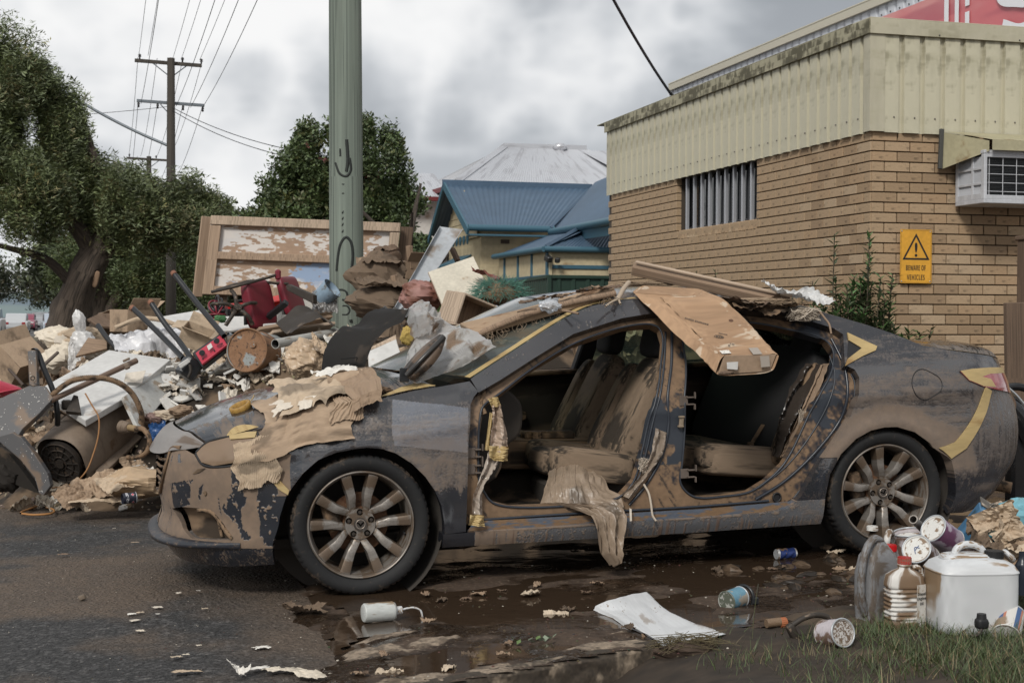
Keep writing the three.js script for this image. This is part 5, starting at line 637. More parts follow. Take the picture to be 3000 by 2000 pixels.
{ const r = rng(77), s = []; for (let i = 0; i < 150; i++) { const x = rr(-.75, .45, r), z = rr(-.15, .22, r), hmax = x < -.15 ? 1.72 + (x + .15) * .8 : x < .1 ? 1.85 : 1.62 - (x - .1) * 1.5; s.push([x * .8, z, rr(.55, 1, r) * hmax, rr(-.12, .12, r), rr(-.05, .12, r), 60]); } s.push([-.22, .02, 2.0, -.06, .02, 46], [.02, .0, 2.0, .02, .03, 46], [.12, .04, 1.62, .1, .02, 26], [-.36, 0, 1.62, -.1, .02, 26], [.42, .1, 1.25, .12, .05, 22]); shrub('dark glossy leaved shrub growing up the brick corner', [5.80, 0, -10.40], s, 5); }
{ const r = rng(78), s = []; for (let i = 0; i < 70; i++) { const z = rr(-2.3, .9, r); s.push([rr(-.2, .1, r), z, rr(1.2, 1.60, r) + (Math.abs(z + .9) < .12 ? .22 : 0), rr(-.1, .08, r), rr(-.08, .08, r), 26]); } shrub('low row of small leaved shrubs along the side brick wall', [5.85, 0, -12.6], s, 6, .06); }
// ================= FAR THINGS =================
{ const hill = grid(60, 6, (u, v) => { const x = -420 + 560 * u, z = -780 + 200 * v; return [x, -2 + (7 + 14 * fbm(u * 5, .3, 4)) * Math.sin(Math.min(1, (1 - v) * 1.3) * Math.PI / 2), z]; }, 1, 1); structure('hills', hill, new THREE.MeshStandardMaterial({ map: tex(256, 64, (x, y) => mix3([.13, .17, .20], [.17, .22, .22], sst(.4, .6, pf(x, y, 8, 4)))), roughness: 1, side: THREE.DoubleSide })); camera.far = 1500; }
function smallCar(label, p, ry, col, o = {}) {
const T = thing('parked_car', label, 'car', p, ry, 'cars parked along the street'); const m = new THREE.MeshPhysicalMaterial({ color: C(...col), roughness: .3, clearcoat: .6 }), L = o.L ?? 4.3, h = o.h ?? 1.45, s = h / 1.45;
const body = [[-.5, .28], [.5, .28], [.5, .62], [.49, .80], [.40, .88], [.33, .90], [-.27, .92], [-.47, .82], [-.5, .6]].map(([x, y]) => [x * L, y * s]), top = [[-.27, .90], [-.12, 1.38], [.0, 1.44], [.22, 1.42], [.40, .88]].map(([x, y]) => [x * L, y * s]), win = [[-.235, .93], [-.11, 1.34], [.0, 1.39], [.21, 1.37], [.345, .93]].map(([x, y]) => [x * L, y * s]);
part('body', at(slab(smooth2(body, 2), 1.62, .06), [0, 0, -.81]), m, T); part('cabin', at(slab(smooth2(top, 3), 1.34, .09), [0, 0, -.67]), m, T);
const gl = new THREE.MeshPhysicalMaterial({ color: C(.02, .025, .03), roughness: .08 }); for (const q of [-1, 1]) part('side_window', at(slab(smooth2(win, 2), .01), [0, 0, q > 0 ? .755 : -.765]), gl, T); part('windscreen', at(box(.02, .52 * s, 1.25, .004), [-.203 * L, 1.13 * s, 0], [0, 0, -.95]), gl, T); part('rear_window', at(box(.02, .5 * s, 1.2, .004), [.318 * L, 1.15 * s, 0], [0, 0, 1.0]), gl, T);
for (const [x, z] of [[-.31, .78], [.31, .78], [-.31, -.78], [.31, -.78]]) part('wheel', at(new THREE.CylinderGeometry(.32, .32, .2, 18), [x * L, .32, z], [Math.PI / 2, 0, 0]), rubber, T);
for (const z of [-.6, .6]) { part('headlight', at(box(.05, .12, .34, .02), [-.495 * L, .70 * s, z]), mat(.6, .6, .6, .2), T); part('tail_light', at(box(.05, .16, .26, .02), [.5 * L, .72 * s, z]), mat(.3, .02, .02, .3), T); } part('number_plate', at(box(.02, .11, .36, .003), [-.513 * L, .48, 0]), mat(.6, .6, .55, .5), T); part('bumper', at(box(.1, .2, 1.5, .04), [-.50 * L, .42, 0]), mat(.03, .03, .03, .6), T);
return T;
}
const R90 = Math.PI / 2;
smallCar('white sport utility wagon at the head of the parked row', [-8.4, -.12, -98], -R90 , [.42, .42, .43], { h: 1.8, L: 4.6 }); smallCar('white hatchback parked behind the white wagon', [-7.9, -.12, -116], -R90, [.44, .45, .46]); smallCar('maroon car parked with its tail to the white hatchback', [-8.2, -.12, -131], R90, [.22, .04, .07]);
smallCar('silver car parked far along the road', [-8.0, -.12, -150], -R90, [.35, .36, .38], { h: 1.6 }); smallCar('dark hatchback with its tailgate toward the junk', [-6.5, -.12, -150], R90, [.04, .045, .05], { h: 1.7 }); smallCar('white van parked at the far end of the road', [-5.2, -.12, -178], R90, [.42, .42, .42], { h: 1.9 });
smallCar('pale blue sedan glimpsed past the leaning trunk', [-4.6, -.1, -104], -R90 + .1, [.36, .40, .46]); smallCar('white sedan parked beyond the junk heap', [-.6, -.05, -72], .2, [.42, .44, .46]); smallCar('grey wagon parked beside the dark power pole', [3.4, -.05, -76], .35, [.33, .36, .40], { h: 1.6 });
smallCar('pale blue white car whose roof shows above the green rug', [5.2, -.0, -18.3], .05, [.50, .55, .66], { L: 4.4, h: 1.55 });
// ================= THE HEAP OF FLOOD-DAMAGED GOODS =================
const heapFoot = [[-.98, -10.85], [-1.5, -13], [-1.45, -16.2], [-.2, -19], [3.6, -17], [5.7, -13.4], [5.75, -9.6], [3.5, -9.0], [1.6, -9.2], [.75, -9.9], [.25, -10.25], [-.45, -10.55]];
const segD = (x, z, a, b) => { const dx = b[0] - a[0], dz = b[1] - a[1], t = clamp(((x - a[0]) * dx + (z - a[1]) * dz) / (dx * dx + dz * dz)); return Math.hypot(x - a[0] - t * dx, z - a[1] - t * dz); };
const heapH = (x, z) => { if (!inside(x, z, heapFoot)) return 0; let d = 9; heapFoot.forEach((p, i) => { d = Math.min(d, segD(x, z, p, heapFoot[(i + 1) % heapFoot.length])); }); return sst(0, 1.35, d) * (.74 + .42 * fbm(x * .9 + 3, z * .9, 3)) * lerp(.95, 1.12, sst(0, 3, x)) + .10 * sst(0, .4, d) * fbm(x * 4, z * 4, 3); };
const heapY = (x, z) => Math.max(gBase(x), gBase(x) - .02 + heapH(x, z));
{ const g = grid(90, 100, (u, v) => { const x = lerp(-1.7, 5.9, u), z = lerp(-8.9, -19.2, v); return [x, gBase(x) - .03 + heapH(x, z), z]; }, 7.6, 10.3, (u, v) => inside(lerp(-1.7, 5.9, u), lerp(-8.9, -19.2, v), heapFoot)); const o = solo('rubble', g, dirtyMat([.05, .036, .026], .5, .95, { s: 1.2, mud: [.16, .11, .07] }), 'brown silt and trampled rubbish under the heap of goods', 'rubble', null, 'stuff'); }
const cardT = (b, seed) => { const t = tex(256, 256, (x, y) => { const f = pf(x + seed, y, 4, 5, .55), g = pf(x, y, 48, 2), c = pf(x, y * .2 + seed, 32, 2); return mul3(mix3(b, mul3(b, .5), sst(.52, .72, f)), .82 + .2 * g + .12 * c); }); t.repeat.set(1.6, 1.6); return t; };
const card = [[.36, .262, .18], [.27, .19, .128], [.45, .35, .25], [.14, .098, .066]].map((b, i) => new THREE.MeshStandardMaterial({ map: cardT(b, i * .31), roughness: .9, side: THREE.DoubleSide }));
const paper = [[.58, .52, .44], [.66, .63, .58], [.50, .41, .31], [.62, .55, .45]].map((b, i) => new THREE.MeshStandardMaterial({ map: cardT(b, i * .23 + .1), roughness: .9, side: THREE.DoubleSide }));
const plastic = new THREE.MeshPhysicalMaterial({ map: cardT([.66, .65, .64], .4), roughness: .35, transmission: .25, side: THREE.DoubleSide }), tarp = new THREE.MeshPhysicalMaterial({ map: cardT([.45, .33, .22], .7), roughness: .38, side: THREE.DoubleSide });
const timber = [[.42, .30, .21], [.29, .20, .135], [.48, .37, .275], [.15, .10, .068]].map((b, i) => { const t = woodT(b, mul3(b, .75), i * .2); t.repeat.set(3, 1); return new THREE.MeshStandardMaterial({ map: t, roughness: .9, side: THREE.DoubleSide }); });
const white = dirtyMat([.60, .59, .57], .22, .5, { s: .8, mud: [.36, .26, .17] }), blackTube = mat(.016, .017, .019, .35), redP = dirtyMat([.19, .018, .032], .2, .4, { s: .5, mud: [.2, .12, .1] }), greyPl = dirtyMat([.085, .085, .09], .35, .6, { s: .5, mud: [.19, .14, .10] }), steel = dirtyMat([.46, .48, .50], .22, .35, { s: .8, metalness: .3, mud: [.35, .28, .21] });
// prism over traced corners, thickness th away from the viewer's side
function prism(P3, th, mid = null) {
const p = P3.map(vec), c = p.reduce((a, b) => a.clone().add(b)).multiplyScalar(1 / p.length), n = new THREE.Vector3(); p.forEach((a, i) => { const b = p[(i + 1) % p.length]; n.x += (a.y - b.y) * (a.z + b.z); n.y += (a.z - b.z) * (a.x + b.x); n.z += (a.x - b.x) * (a.y + b.y); }); n.normalize(); if (n.dot(new THREE.Vector3(0, 1.33, 0).sub(c)) < 0) { n.negate(); }
const e1 = p[1].clone().sub(p[0]); e1.addScaledVector(n, -e1.dot(n)).normalize(); const e2 = n.clone().cross(e1); const q = p.map((v) => { const d = v.clone().sub(c); return [d.dot(e1), d.dot(e2)]; }); const bv = Math.min(.006, th * .2);
const g = slab(q, th - 2 * bv, bv); g.translate(0, 0, -th + bv); g.applyMatrix4(new THREE.Matrix4().makeBasis(e1, e2, n)); g.translate(c.x, c.y, c.z); return g;
}
function hose(pts, r, pitch = .012, k = 10) { const c = curve(pts), L = c.getLength(), N = Math.min(400, Math.round(L / pitch) * 3), fr = c.computeFrenetFrames(N); return grid(k, N, (u, v) => { const i = Math.round(v * N), p = c.getPoint(i / N), rr_ = r * (i % 3 === 0 ? .86 : 1.03), a = u * 6.28318; p.addScaledVector(fr.normals[i], rr_ * Math.cos(a)).addScaledVector(fr.binormals[i], rr_ * Math.sin(a)); return [p.x, p.y, p.z]; }, .1, L); }
// crumpled lump: the hull of many random facets with creases between them
function blob(rx, ry, rz, seed, amp = .22, n = 36) { const r = rng(seed + 900), F = [...Array(46)].map(() => { const z = r() * 2 - 1, a = r() * 6.283, q = Math.sqrt(1 - z * z); return [q * Math.cos(a), z, q * Math.sin(a), 1 - amp * .9 * r()]; }); const g = grid(n, Math.round(n * .7), (u, v) => { const a = u * 6.28318, p = (v - .5) * Math.PI, d = [Math.cos(p) * Math.cos(a), Math.sin(p), Math.cos(p) * Math.sin(a)]; let k = 1.15; for (const f of F) { const c = d[0] * f[0] + d[1] * f[1] + d[2] * f[2]; if (c > .2) k = Math.min(k, f[3] / c); } const f = k * (1 + amp * .55 * (Math.abs(n3(d[0] * 3.1 + seed, d[1] * 3.1, d[2] * 3.1) * 2 - 1) - .35) + amp * .30 * (Math.abs(n3(d[0] * 8 + seed, d[1] * 8, d[2] * 8 + 3) * 2 - 1) - .4)); return [d[0] * rx * f, d[1] * ry * f, d[2] * rz * f]; }, 2 * rx, 2 * ry); return toCreasedNormals(g, .5); }
function carton(w, h, d, m, parent, flaps = [.5, .9, 1.6, 2.2], t = .006) { part('side', at(box(w, h, t, .001), [0, h / 2, d / 2]), m, parent); part('side', at(box(w, h, t, .001), [0, h / 2, -d / 2]), m, parent); part('end', at(box(t, h, d - t, .001), [w / 2, h / 2, 0]), m, parent); part('end', at(box(t, h, d - t, .001), [-w / 2, h / 2, 0]), m, parent); part('base', at(box(w - t, t, d - t, .001), [0, t / 2, 0]), m, parent); const f = d * .48; flaps.forEach((a, i) => { if (a == null) return; const s = i % 2 ? -1 : 1; if (i < 2) part('flap', at(box(w - .004, f, t, .001).translate(0, f / 2, 0), [0, h, s * d / 2], [s * a, 0, 0]), m, parent); else part('flap', at(box(t, f, d - .004, .001).translate(0, f / 2, 0), [s * w / 2, h, 0], [0, 0, -s * a], 1), m, parent); }); }
const put = (o, r) => { o.rotation.set(...r); return o; };
{ // tall timber-framed panel
const T = thing('timber_hoarding', 'large mud stained timber framed wall panel with flaking white and blue paint', 'panel', [0.773,1.534,-14.724]); T.rotation.set(-.05, -.145, .0); T.rotation.order = 'YXZ';
const W = 1.92, H = .80, sk = .085; // leans a little to the right at the top
const sh = (g) => g.applyMatrix4(new THREE.Matrix4().set(1, sk / H, 0, 0, -.028, 1, 0, 0, 0, 0, 1, 0, 0, 0, 0, 1));
const flake = new THREE.MeshStandardMaterial({ map: (() => { const t = tex(1024, 512, (x, y) => { const lo = y < .5, f = pf(x, y, 5, 5, .6), g = pf(x + .4, y, 28, 3, .6), c = sst(.47, .53, f * .5 + g * .5 + .10 * sst(.0, .25, y % .5) - .16 * sst(.28, .42, y % .5) - .02), bl = sst(.42, .62, pf(x + .2, y + .1, 4, 5, .65)) * (lo ? .8 : .1); return mix3(mul3([.36, .25, .175], .8 + .4 * g), mix3([.62, .58, .54], [.20, .32, .52], bl), c); }, true, false); return t; })(), roughness: .85, side: THREE.DoubleSide });
const sheet = sh(grid(20, 10, (u, v) => [W * u, H * v, -.035], 1, 1)); part('plywood_sheet', sheet, flake, T); part('plywood_back', sh(at(box(W, H, .012), [W / 2, H / 2, -.048])), timber[1], T);
const rail = (x, y, w, h, i = 0) => part('frame_rail', sh(at(box(w, h, .055, .004), [x, y, 0])), timber[i], T);
rail(W / 2, H - .045, W, .09, 2); rail(.055, H / 2 - .05, .11, H - .10, 0); rail(W - .05, H / 2 - .05, .10, H - .10, 2); rail(W / 2 + .0, H * .50, W - .22, .075, 0); rail(W / 2, .045, W - .22, .085, 0);
part('side_board', sh(at(box(.10, H + .02, .03, .004), [-.058, H / 2 - .01, -.10], [0, .5, 0])), timber[0], T); part('end_board', sh(at(box(.13, H * .95, .04), [W + .075, H / 2, -.15])), timber[3], T); part('leg', at(box(.12, .8, .10), [.18, -.40, -.1]), timber[3], T); part('leg', at(box(.12, .8, .10), [W - .2, -.40, -.1]), timber[3], T);
}
{ // aluminium channel standing on end
const T = thing('metal_channel', 'long silver sheet metal channel leaning upright behind the white board', 'channel', [0, 0, 0]); const a = vec([2.029,1.335,-11.058]), b = vec([2.151,1.318,-11.025]), c = vec([2.76,2.058,-11.702]), d = vec([2.577,2.081,-11.752]);
part('web', prism([a, b, c, d], .006), steel, T); const out = new THREE.Vector3(0, 1.33, 0).sub(a).normalize().multiplyScalar(.07); part('flange', prism([a, d, d.clone().add(out), a.clone().add(out)], .005), steel, T); part('flange', prism([b, c, c.clone().add(out), b.clone().add(out)], .005), steel, T);
}
{ const T = thing('white_board', 'square off white melamine board with chipped chipboard edge tipped on the heap', 'board', [0, 0, 0]); const q = [[2.215,1.669,-10.495], [2.589,1.776,-10.602], [2.624,1.496,-10.173], [2.25,1.404,-10.17]]; part('face', prism(q, .018), dirtyMat([.60, .55, .45], .25, .55, { s: .5, p: 3, mud: [.45, .33, .20] }), T); part('chipboard_core', prism(q.map((p) => { const v = vec(p); return [v.x, v.y - .004, v.z - .013]; }), .012), timber[2], T); }
{ const T = thing('patterned_cloth', 'crumpled pink and brown cloth bundle wedged under the white board', 'cloth', [2.16,1.48,-10.507]); part('bundle', blob(.22, .15, .18, 3, .35), dirtyMat([.30, .15, .125], .5, .6, { s: .3 }), T); }
{ const T = thing('shag_rug', 'matted sea green shag rug spilling over the heap', 'rug', [2.632,1.482,-9.963]); part('backing', blob(.17, .10, .15, 8, .3), dirtyMat([.10, .16, .13], .5, .9, { s: .3 }), T); const r = rng(12), list = []; for (let i = 0; i < 900; i++) { const a = r() * 6.28, p = r() * 1.4 - .2, d = new THREE.Vector3(Math.cos(p) * Math.cos(a), Math.sin(p), Math.cos(p) * Math.sin(a)), q = d.clone().multiply(new THREE.Vector3(.17, .10, .15)); const e = q.clone().addScaledVector(d, .05).add(new THREE.Vector3(rr(-.06, .06, r), rr(-.06, .02, r), rr(-.06, .06, r))); list.push(rod(q, e, .0022, .0008, 3, true)); } part('pile', list, dirtyMat([.10, .25, .195], .33, .8, { s: .2 }), T).userData.kind = 'stuff'; }
{ const T = thing('striped_towel', 'dark pink edged rag draped beside the green rug', 'rag', [2.698,1.6,-10.258]); part('fold', crumple(.40, .22, { seed: 21, amp: .16, f: 6 }), dirtyMat([.30, .12, .11], .55, .9, { s: .3, mud: [.12, .085, .055] }), T); T.rotation.set(.2, .4, -.35); }
const bagSpots = [['bag of wet brown cloth slumped beside the green pole', 1390, 470, 11.9, .28, .26, 1], ['dark sodden bundle on top of the brown bag', 1400, 350, 12.1, .16, .12, 3], ['low brown bundle under the metal channel', 1380, 630, 11.6, .36, .14, 0]];
{ const mk = (label, p, rx, ry, m, seed) => { const T = thing('cloth_bag', label, 'bag', p); part('bag', blob(rx, ry, rx * .8, seed, .3), m, T); part('neck', at(crumple(rx * 1.2, rx, { seed, amp: .2, f: 5 }), [0, ry * .7, rx * .2]), m, T); }; mk(bagSpots[0][0], [2.07,1.641,-11.779], .27, .25, card[3], 31); mk(bagSpots[1][0], [2.149,1.822,-11.968], .17, .12, timber[3], 32); mk(bagSpots[2][0], [2.012,1.434,-11.376], .34, .16, card[3], 33); }
{ const T = thing('cardboard_box', 'torn brown cardboard box behind the metal channel', 'box', [2.387,1.64,-12.107], .5); carton(.22, .15, .2, card[1], T, [.6, 1.4, null, null]); const U = thing('cardboard_box', 'flattened cardboard carton beside the leather bundle', 'box', [2.001,1.695,-11.902], .2); part('panel', at(crumple(.20, .26, { seed: 4, amp: .04, thick: .006 }), [0, 0, 0], [1.2, 0, 0]), card[0], U); part('panel', at(crumple(.2, .16, { seed: 5, amp: .04, thick: .006 }), [.12, .04, -.04], [1.0, .5, 0]), card[1], U); }
solo('timber_stake', prismBar([2.367,1.927,-12.014], [2.382,1.729,-12.006], .045), timber[1], 'short timber stake poking up behind the torn carton', 'stake'); solo('timber_stake', prismBar([2.128,1.656,-11.452], [2.169,1.435,-11.437], .045), timber[1], 'broken timber stake leaning on the metal channel', 'stake'); solo('timber_stake', prismBar([2.702,1.896,-11.818], [2.726,1.788,-11.706], .04), timber[3], 'dark stake behind the white board', 'stake');
function prismBar(a, b, w, h = w) { return bar(a, b, w, h, .004); }
{ // two red padded seats from an exercise bench
const mk = (label, a, b, c, d, th) => { const T = thing('red_seat_pad', label, 'seat', [0, 0, 0]); const p = [a, b, c, d].map(vec), ctr = p.reduce((x, y) => x.clone().add(y)).multiplyScalar(.25); const W = p[0].distanceTo(p[1]) , H = p[0].distanceTo(p[3]), g = soft(W * 1.08, H * 1.08, th, .35, 32, 22); const e1 = p[1].clone().sub(p[0]).normalize(), n = e1.clone().cross(p[3].clone().sub(p[0])).normalize(), e2 = n.clone().cross(e1); g.applyMatrix4(new THREE.Matrix4().makeBasis(e1, e2, n)); g.translate(ctr.x, ctr.y, ctr.z); part('cushion', g, redP, T); part('back_plate', prism(p.map((v) => v.clone().lerp(ctr, .12).addScaledVector(n, .5 * th * (n.z > 0 ? -1 : 1))), .02), mat(.03, .03, .03, .7), T); return T; };
mk('upright dusty red vinyl bench pad beside the rusty drum', [1.021,1.228,-12.162], [1.231,1.265,-12.416], [1.221,1.577,-12.528], [1.029,1.596,-12.27], .10); mk('second red vinyl bench pad tilted by the green pole', [1.364,1.325,-12.381], [1.534,1.339,-12.646], [1.481,1.659,-12.77], [1.327,1.637,-12.501], .07);
const F = thing('bench_frame', 'bent grey steel tube frame of the exercise bench with red ends', 'frame', [0, 0, 0]); part('tube', tube([[0.711,1.518,-12.148], [0.984,1.587,-12.179], [1.277,1.674,-12.307]], .013, 20, 8), greyPl, F); part('tube', tube([[0.767,1.537,-12.341], [1.05,1.618,-12.368], [1.212,1.608,-12.428], [1.388,1.6,-12.483]], .013, 24, 8), greyPl, F); part('red_end', at(box(.05, .09, .05, .015), [1.281,1.674,-12.306]), redP, F); part('red_end', at(box(.05, .06, .05, .012), [1.358,1.287,-12.071]), redP, F);
part('arm', prism([[1.307,1.577,-11.986], [1.338,1.587,-11.978], [1.503,1.496,-11.724], [1.509,1.421,-11.721], [1.32,1.536,-11.982]], .05), greyPl, F); part('arm', prismBar([1.202,1.312,-12.321], [1.342,1.436,-12.182], .05), blackTube, F);
}
{ const T = thing('chair_base', 'grey plastic office chair base lying on its side', 'chair base', [0.914,1.381,-12.09]); for (let i = 0; i < 5; i++) { const a = i * 1.2566 + .3; part('arm', tube([[0, 0, 0], [.14 * Math.cos(a), .14 * Math.sin(a) , .04], [.26 * Math.cos(a), .26 * Math.sin(a), -.02]], .022, 12, 8), greyPl, T); } part('hub', at(new THREE.CylinderGeometry(.045, .05, .1, 18), [0, 0, 0], [Math.PI / 2, 0, 0]), greyPl, T); T.rotation.set(-.5, .3, .2); T.scale.set(.8, .7, .8); }
{ const T = thing('red_toolbox', 'bright red and black plastic tool case half buried behind the chair base', 'toolbox', [1.004,1.35,-12.584], .3); part('lid', at(box(.34, .05, .2, .012), [0, .06, 0], [0, 0, .1]), mat(.55, .02, .02, .4), T); part('tray', at(box(.34, .07, .2, .012), [0, 0, 0]), blackTube, T); part('handle', at(box(.12, .03, .03, .01), [0, .10, .02], [0, 0, .1]), blackTube, T); const U = thing('red_crate', 'small red plastic crate corner wedged between the two red pads', 'crate', [1.306,1.419,-12.709], .2); part('wall', at(box(.15, .08, .14, .01), [0, 0, 0], [.3, 0, .25]), mat(.55, .025, .015, .4), U); part('rim', at(box(.16, .02, .15, .008), [-.01, .045, .01], [.3, 0, .25]), mat(.50, .02, .015, .4), U); const V = thing('wire_basket', 'red and black wire bundle beside the timber panel', 'wire', [0.773,1.368,-12.44]); part('coil', [...Array(10)].map((_, i) => at(new THREE.TorusGeometry(.07, .008, 6, 20), [0, (i - 5) * .014, 0], [1.2 + i * .13, i * .5, 0])), blackTube, V); part('red_coil', [...Array(4)].map((_, i) => at(new THREE.TorusGeometry(.075, .009, 6, 20), [0, (i - 2) * .02, .01], [1.5 + i * .3, i * .9, 0])), redP, V); }
{ // rusty drum on its side
const T = thing('steel_drum', 'rusty steel drum lying on its side with a flaking blue end', 'drum', [0.9,1.063,-10.896]); const rustT = tex(512, 512, (x, y) => { const f = pf(x, y, 5, 5, .6), g = pf(x, y, 24, 3); return mix3(mix3(mul3([.235, .125, .065], .7 + .6 * g), [.27, .285, .28], sst(.53, .62, f)), [.10, .055, .032], sst(.58, .75, g)); });
const rm = new THREE.MeshStandardMaterial({ map: rustT, roughness: .75, metalness: .15, side: THREE.DoubleSide }), dir = new THREE.Vector3(.50, -.12, -.86).normalize(), q = new THREE.Quaternion().setFromUnitVectors(upV, dir);
const R = .158, body = lathe([[R, 0], [R + .006, .004], [R + .006, .012], [R, .02], [R, .20], [R + .006, .21], [R, .22], [R, .40], [R + .006, .41], [R, .42], [R, .60], [0, .60]], 48), end = grid(40, 8, (u, v) => { const r = R * (.985 * v + .0), a = u * 6.283; return [r * Math.cos(a), .012 + .006 * n2(r * 30 * Math.cos(a) + 9, r * 30 * Math.sin(a)) - (v > .93 ? .006 : 0), r * Math.sin(a)]; }, 1, .3); end.attributes.uv.array.forEach((_, i, A) => { const p = end.attributes.position.array; if (i % 2 === 0) { const k = i / 2; A[i] = .5 + p[k * 3] * 2.4; A[i + 1] = .5 + p[k * 3 + 2] * 2.4; } });
for (const [n, g] of [['shell', body], ['end', end], ['bung', new THREE.CylinderGeometry(.022, .024, .02, 14).translate(.02, .012, .06)], ['rim', at(new THREE.TorusGeometry(R + .004, .007, 8, 48), [0, .004, 0], [Math.PI / 2, 0, 0])]]) { g.applyQuaternion(q); part(n, g, rm, T); }
}
{ const T = thing('plastic_pipe', 'grey plastic drain pipe lying across the heap beside the pole', 'pipe', [0, 0, 0]); const a = vec([1.083,1.115,-10.587]), b = vec([1.633,1.191,-11.268]); const pm = dirtyMat([.40, .39, .36], .2, .5, { s: .5 }); part('pipe', rod(a, b, .036, .036, 24, true), pm, T); part('bore', rod(a.clone().lerp(b, .01), b, .031, .031, 20, true), mat(.07, .065, .06, .9), T); part('rim', (() => { const g = new THREE.RingGeometry(.031, .036, 24); g.applyQuaternion(new THREE.Quaternion().setFromUnitVectors(new THREE.Vector3(0, 0, 1), b.clone().sub(a).normalize())); g.translate(a.x, a.y, a.z); return g; })(), pm, T); solo('white_conduit', rod([1.107,1.244,-11.724], [1.492,1.269,-11.93], .012, .012, 10), white, 'thin white plastic conduit in front of the red pads', 'conduit'); }
{ // machine console with knobs and its bent black handle bars
const T = thing('red_control_panel', 'red machine control panel with two black knobs and black frame', 'control panel', [0, 0, 0]); const q = [[0.533,1.037,-11.151], [0.731,1.176,-11.203], [0.767,1.102,-11.088], [0.578,0.953,-11.033]]; part('plate', prism(q, .02), mat(.40, .03, .055, .45), T); part('frame', prism([[0.512,1.042,-11.188], [0.733,1.194,-11.234], [0.788,1.096,-11.113], [0.58,0.932,-11.064]], .05).translate(0, -.005, -.012), blackTube, T);
const n = new THREE.Vector3(0, 1.33, 0).sub(vec(q[0])).normalize(); for (const p of [[0.58,1.038,-11.076], [0.689,1.128,-11.089]]) part('knob', (() => { const g = rod(vec(p), vec(p).addScaledVector(n, .035), .024, .02, 16); return g; })(), blackTube, T); part('sticker', prism([[0.616,1.09,-11.088], [0.647,1.113,-11.101], [0.66,1.083,-11.076], [0.628,1.056,-11.063]], .003), white, T); for (const p of [[0.585,0.992,-11.063], [0.671,1.056,-11.072], [0.729,1.108,-11.078]]) part('slot', at(new THREE.SphereGeometry(.007, 8, 6), p), blackTube, T);
const H = thing('handle_bars', 'tall bent black steel handle bars sticking out of the heap', 'handle bars', [0, 0, 0]); part('tube', tube([[0.393,1.655,-11.719], [0.506,1.498,-11.582], [0.594,1.377,-11.452], [0.75,1.165,-11.146]], .022, 40, 12), blackTube, H); part('rusty_end', rod([0.386,1.665,-11.732], [0.399,1.645,-11.707], .024, .024, 12), mat(.20, .09, .055, .8), H);
const K = thing('trolley_handles', 'pair of black tubular trolley handles with rusty cut ends', 'handles', [0, 0, 0]); part('tube', tube([[0.214,1.421,-11.66], [0.328,1.241,-11.522], [0.428,1.112,-11.389], [0.501,0.998,-11.211]], .022, 30, 12), blackTube, K); part('tube', tube([[0.073,1.379,-11.906], [0.203,1.251,-11.712], [0.328,1.121,-11.52], [0.447,0.99,-11.277]], .022, 30, 12), blackTube, K); part('rusty_end', rod([0.208,1.431,-11.672], [0.221,1.412,-11.648], .024, .024, 12), mat(.22, .10, .06, .8), K); part('rusty_end', rod([0.066,1.385,-11.918], [0.081,1.368,-11.893], .024, .024, 12), mat(.22, .10, .06, .8), K); part('base', at(box(.14, .16, .14, .02), [0.488,0.917,-11.161], [0, .3, -.6]), blackTube, K); part('bracket', at(box(.09, .035, .02, .004), [0.446,0.959,-11.049], [0, 0, .6]), white, K); part('spring', hose([[0.487,0.952,-11.007], [0.492,0.9,-11.004], [0.475,0.854,-11.008]], .012, .008), greyPl, K);
solo('black_tube', tube([[-0.21,1.233,-12.706], [-0.134,1.128,-12.579], [-0.021,1.002,-12.443]], .022, 16, 12), blackTube, 'short black steel tube leaning behind the white appliance door', 'tube');
}
{ // big white appliance door / panel
const T = thing('appliance_door', 'large dented white fridge door lying tilted on the heap', 'door', [0, 0, 0]); const q = [[-0.61,0.765,-11.148], [-0.113,1.062,-11.95], [0.368,0.928,-11.609], [-0.008,0.756,-10.775], [-0.255,0.562,-10.425]]; part('face', prism(q, .05), white, T); part('edge', prism([[0.367,0.924,-11.588], [0.359,0.737,-11.4], [0.129,0.516,-10.526], [-0.018,0.712,-10.757]], .03), dirtyMat([.50, .50, .48], .4, .6, { s: .4, mud: [.22, .20, .17] }), T); part('stain_patch', prism([[0.02,0.878,-11.205], [0.166,0.896,-11.207], [0.135,0.813,-10.996], [0.005,0.82,-11.063]], .004).translate(0, .006, .008), paper[0], T);
}
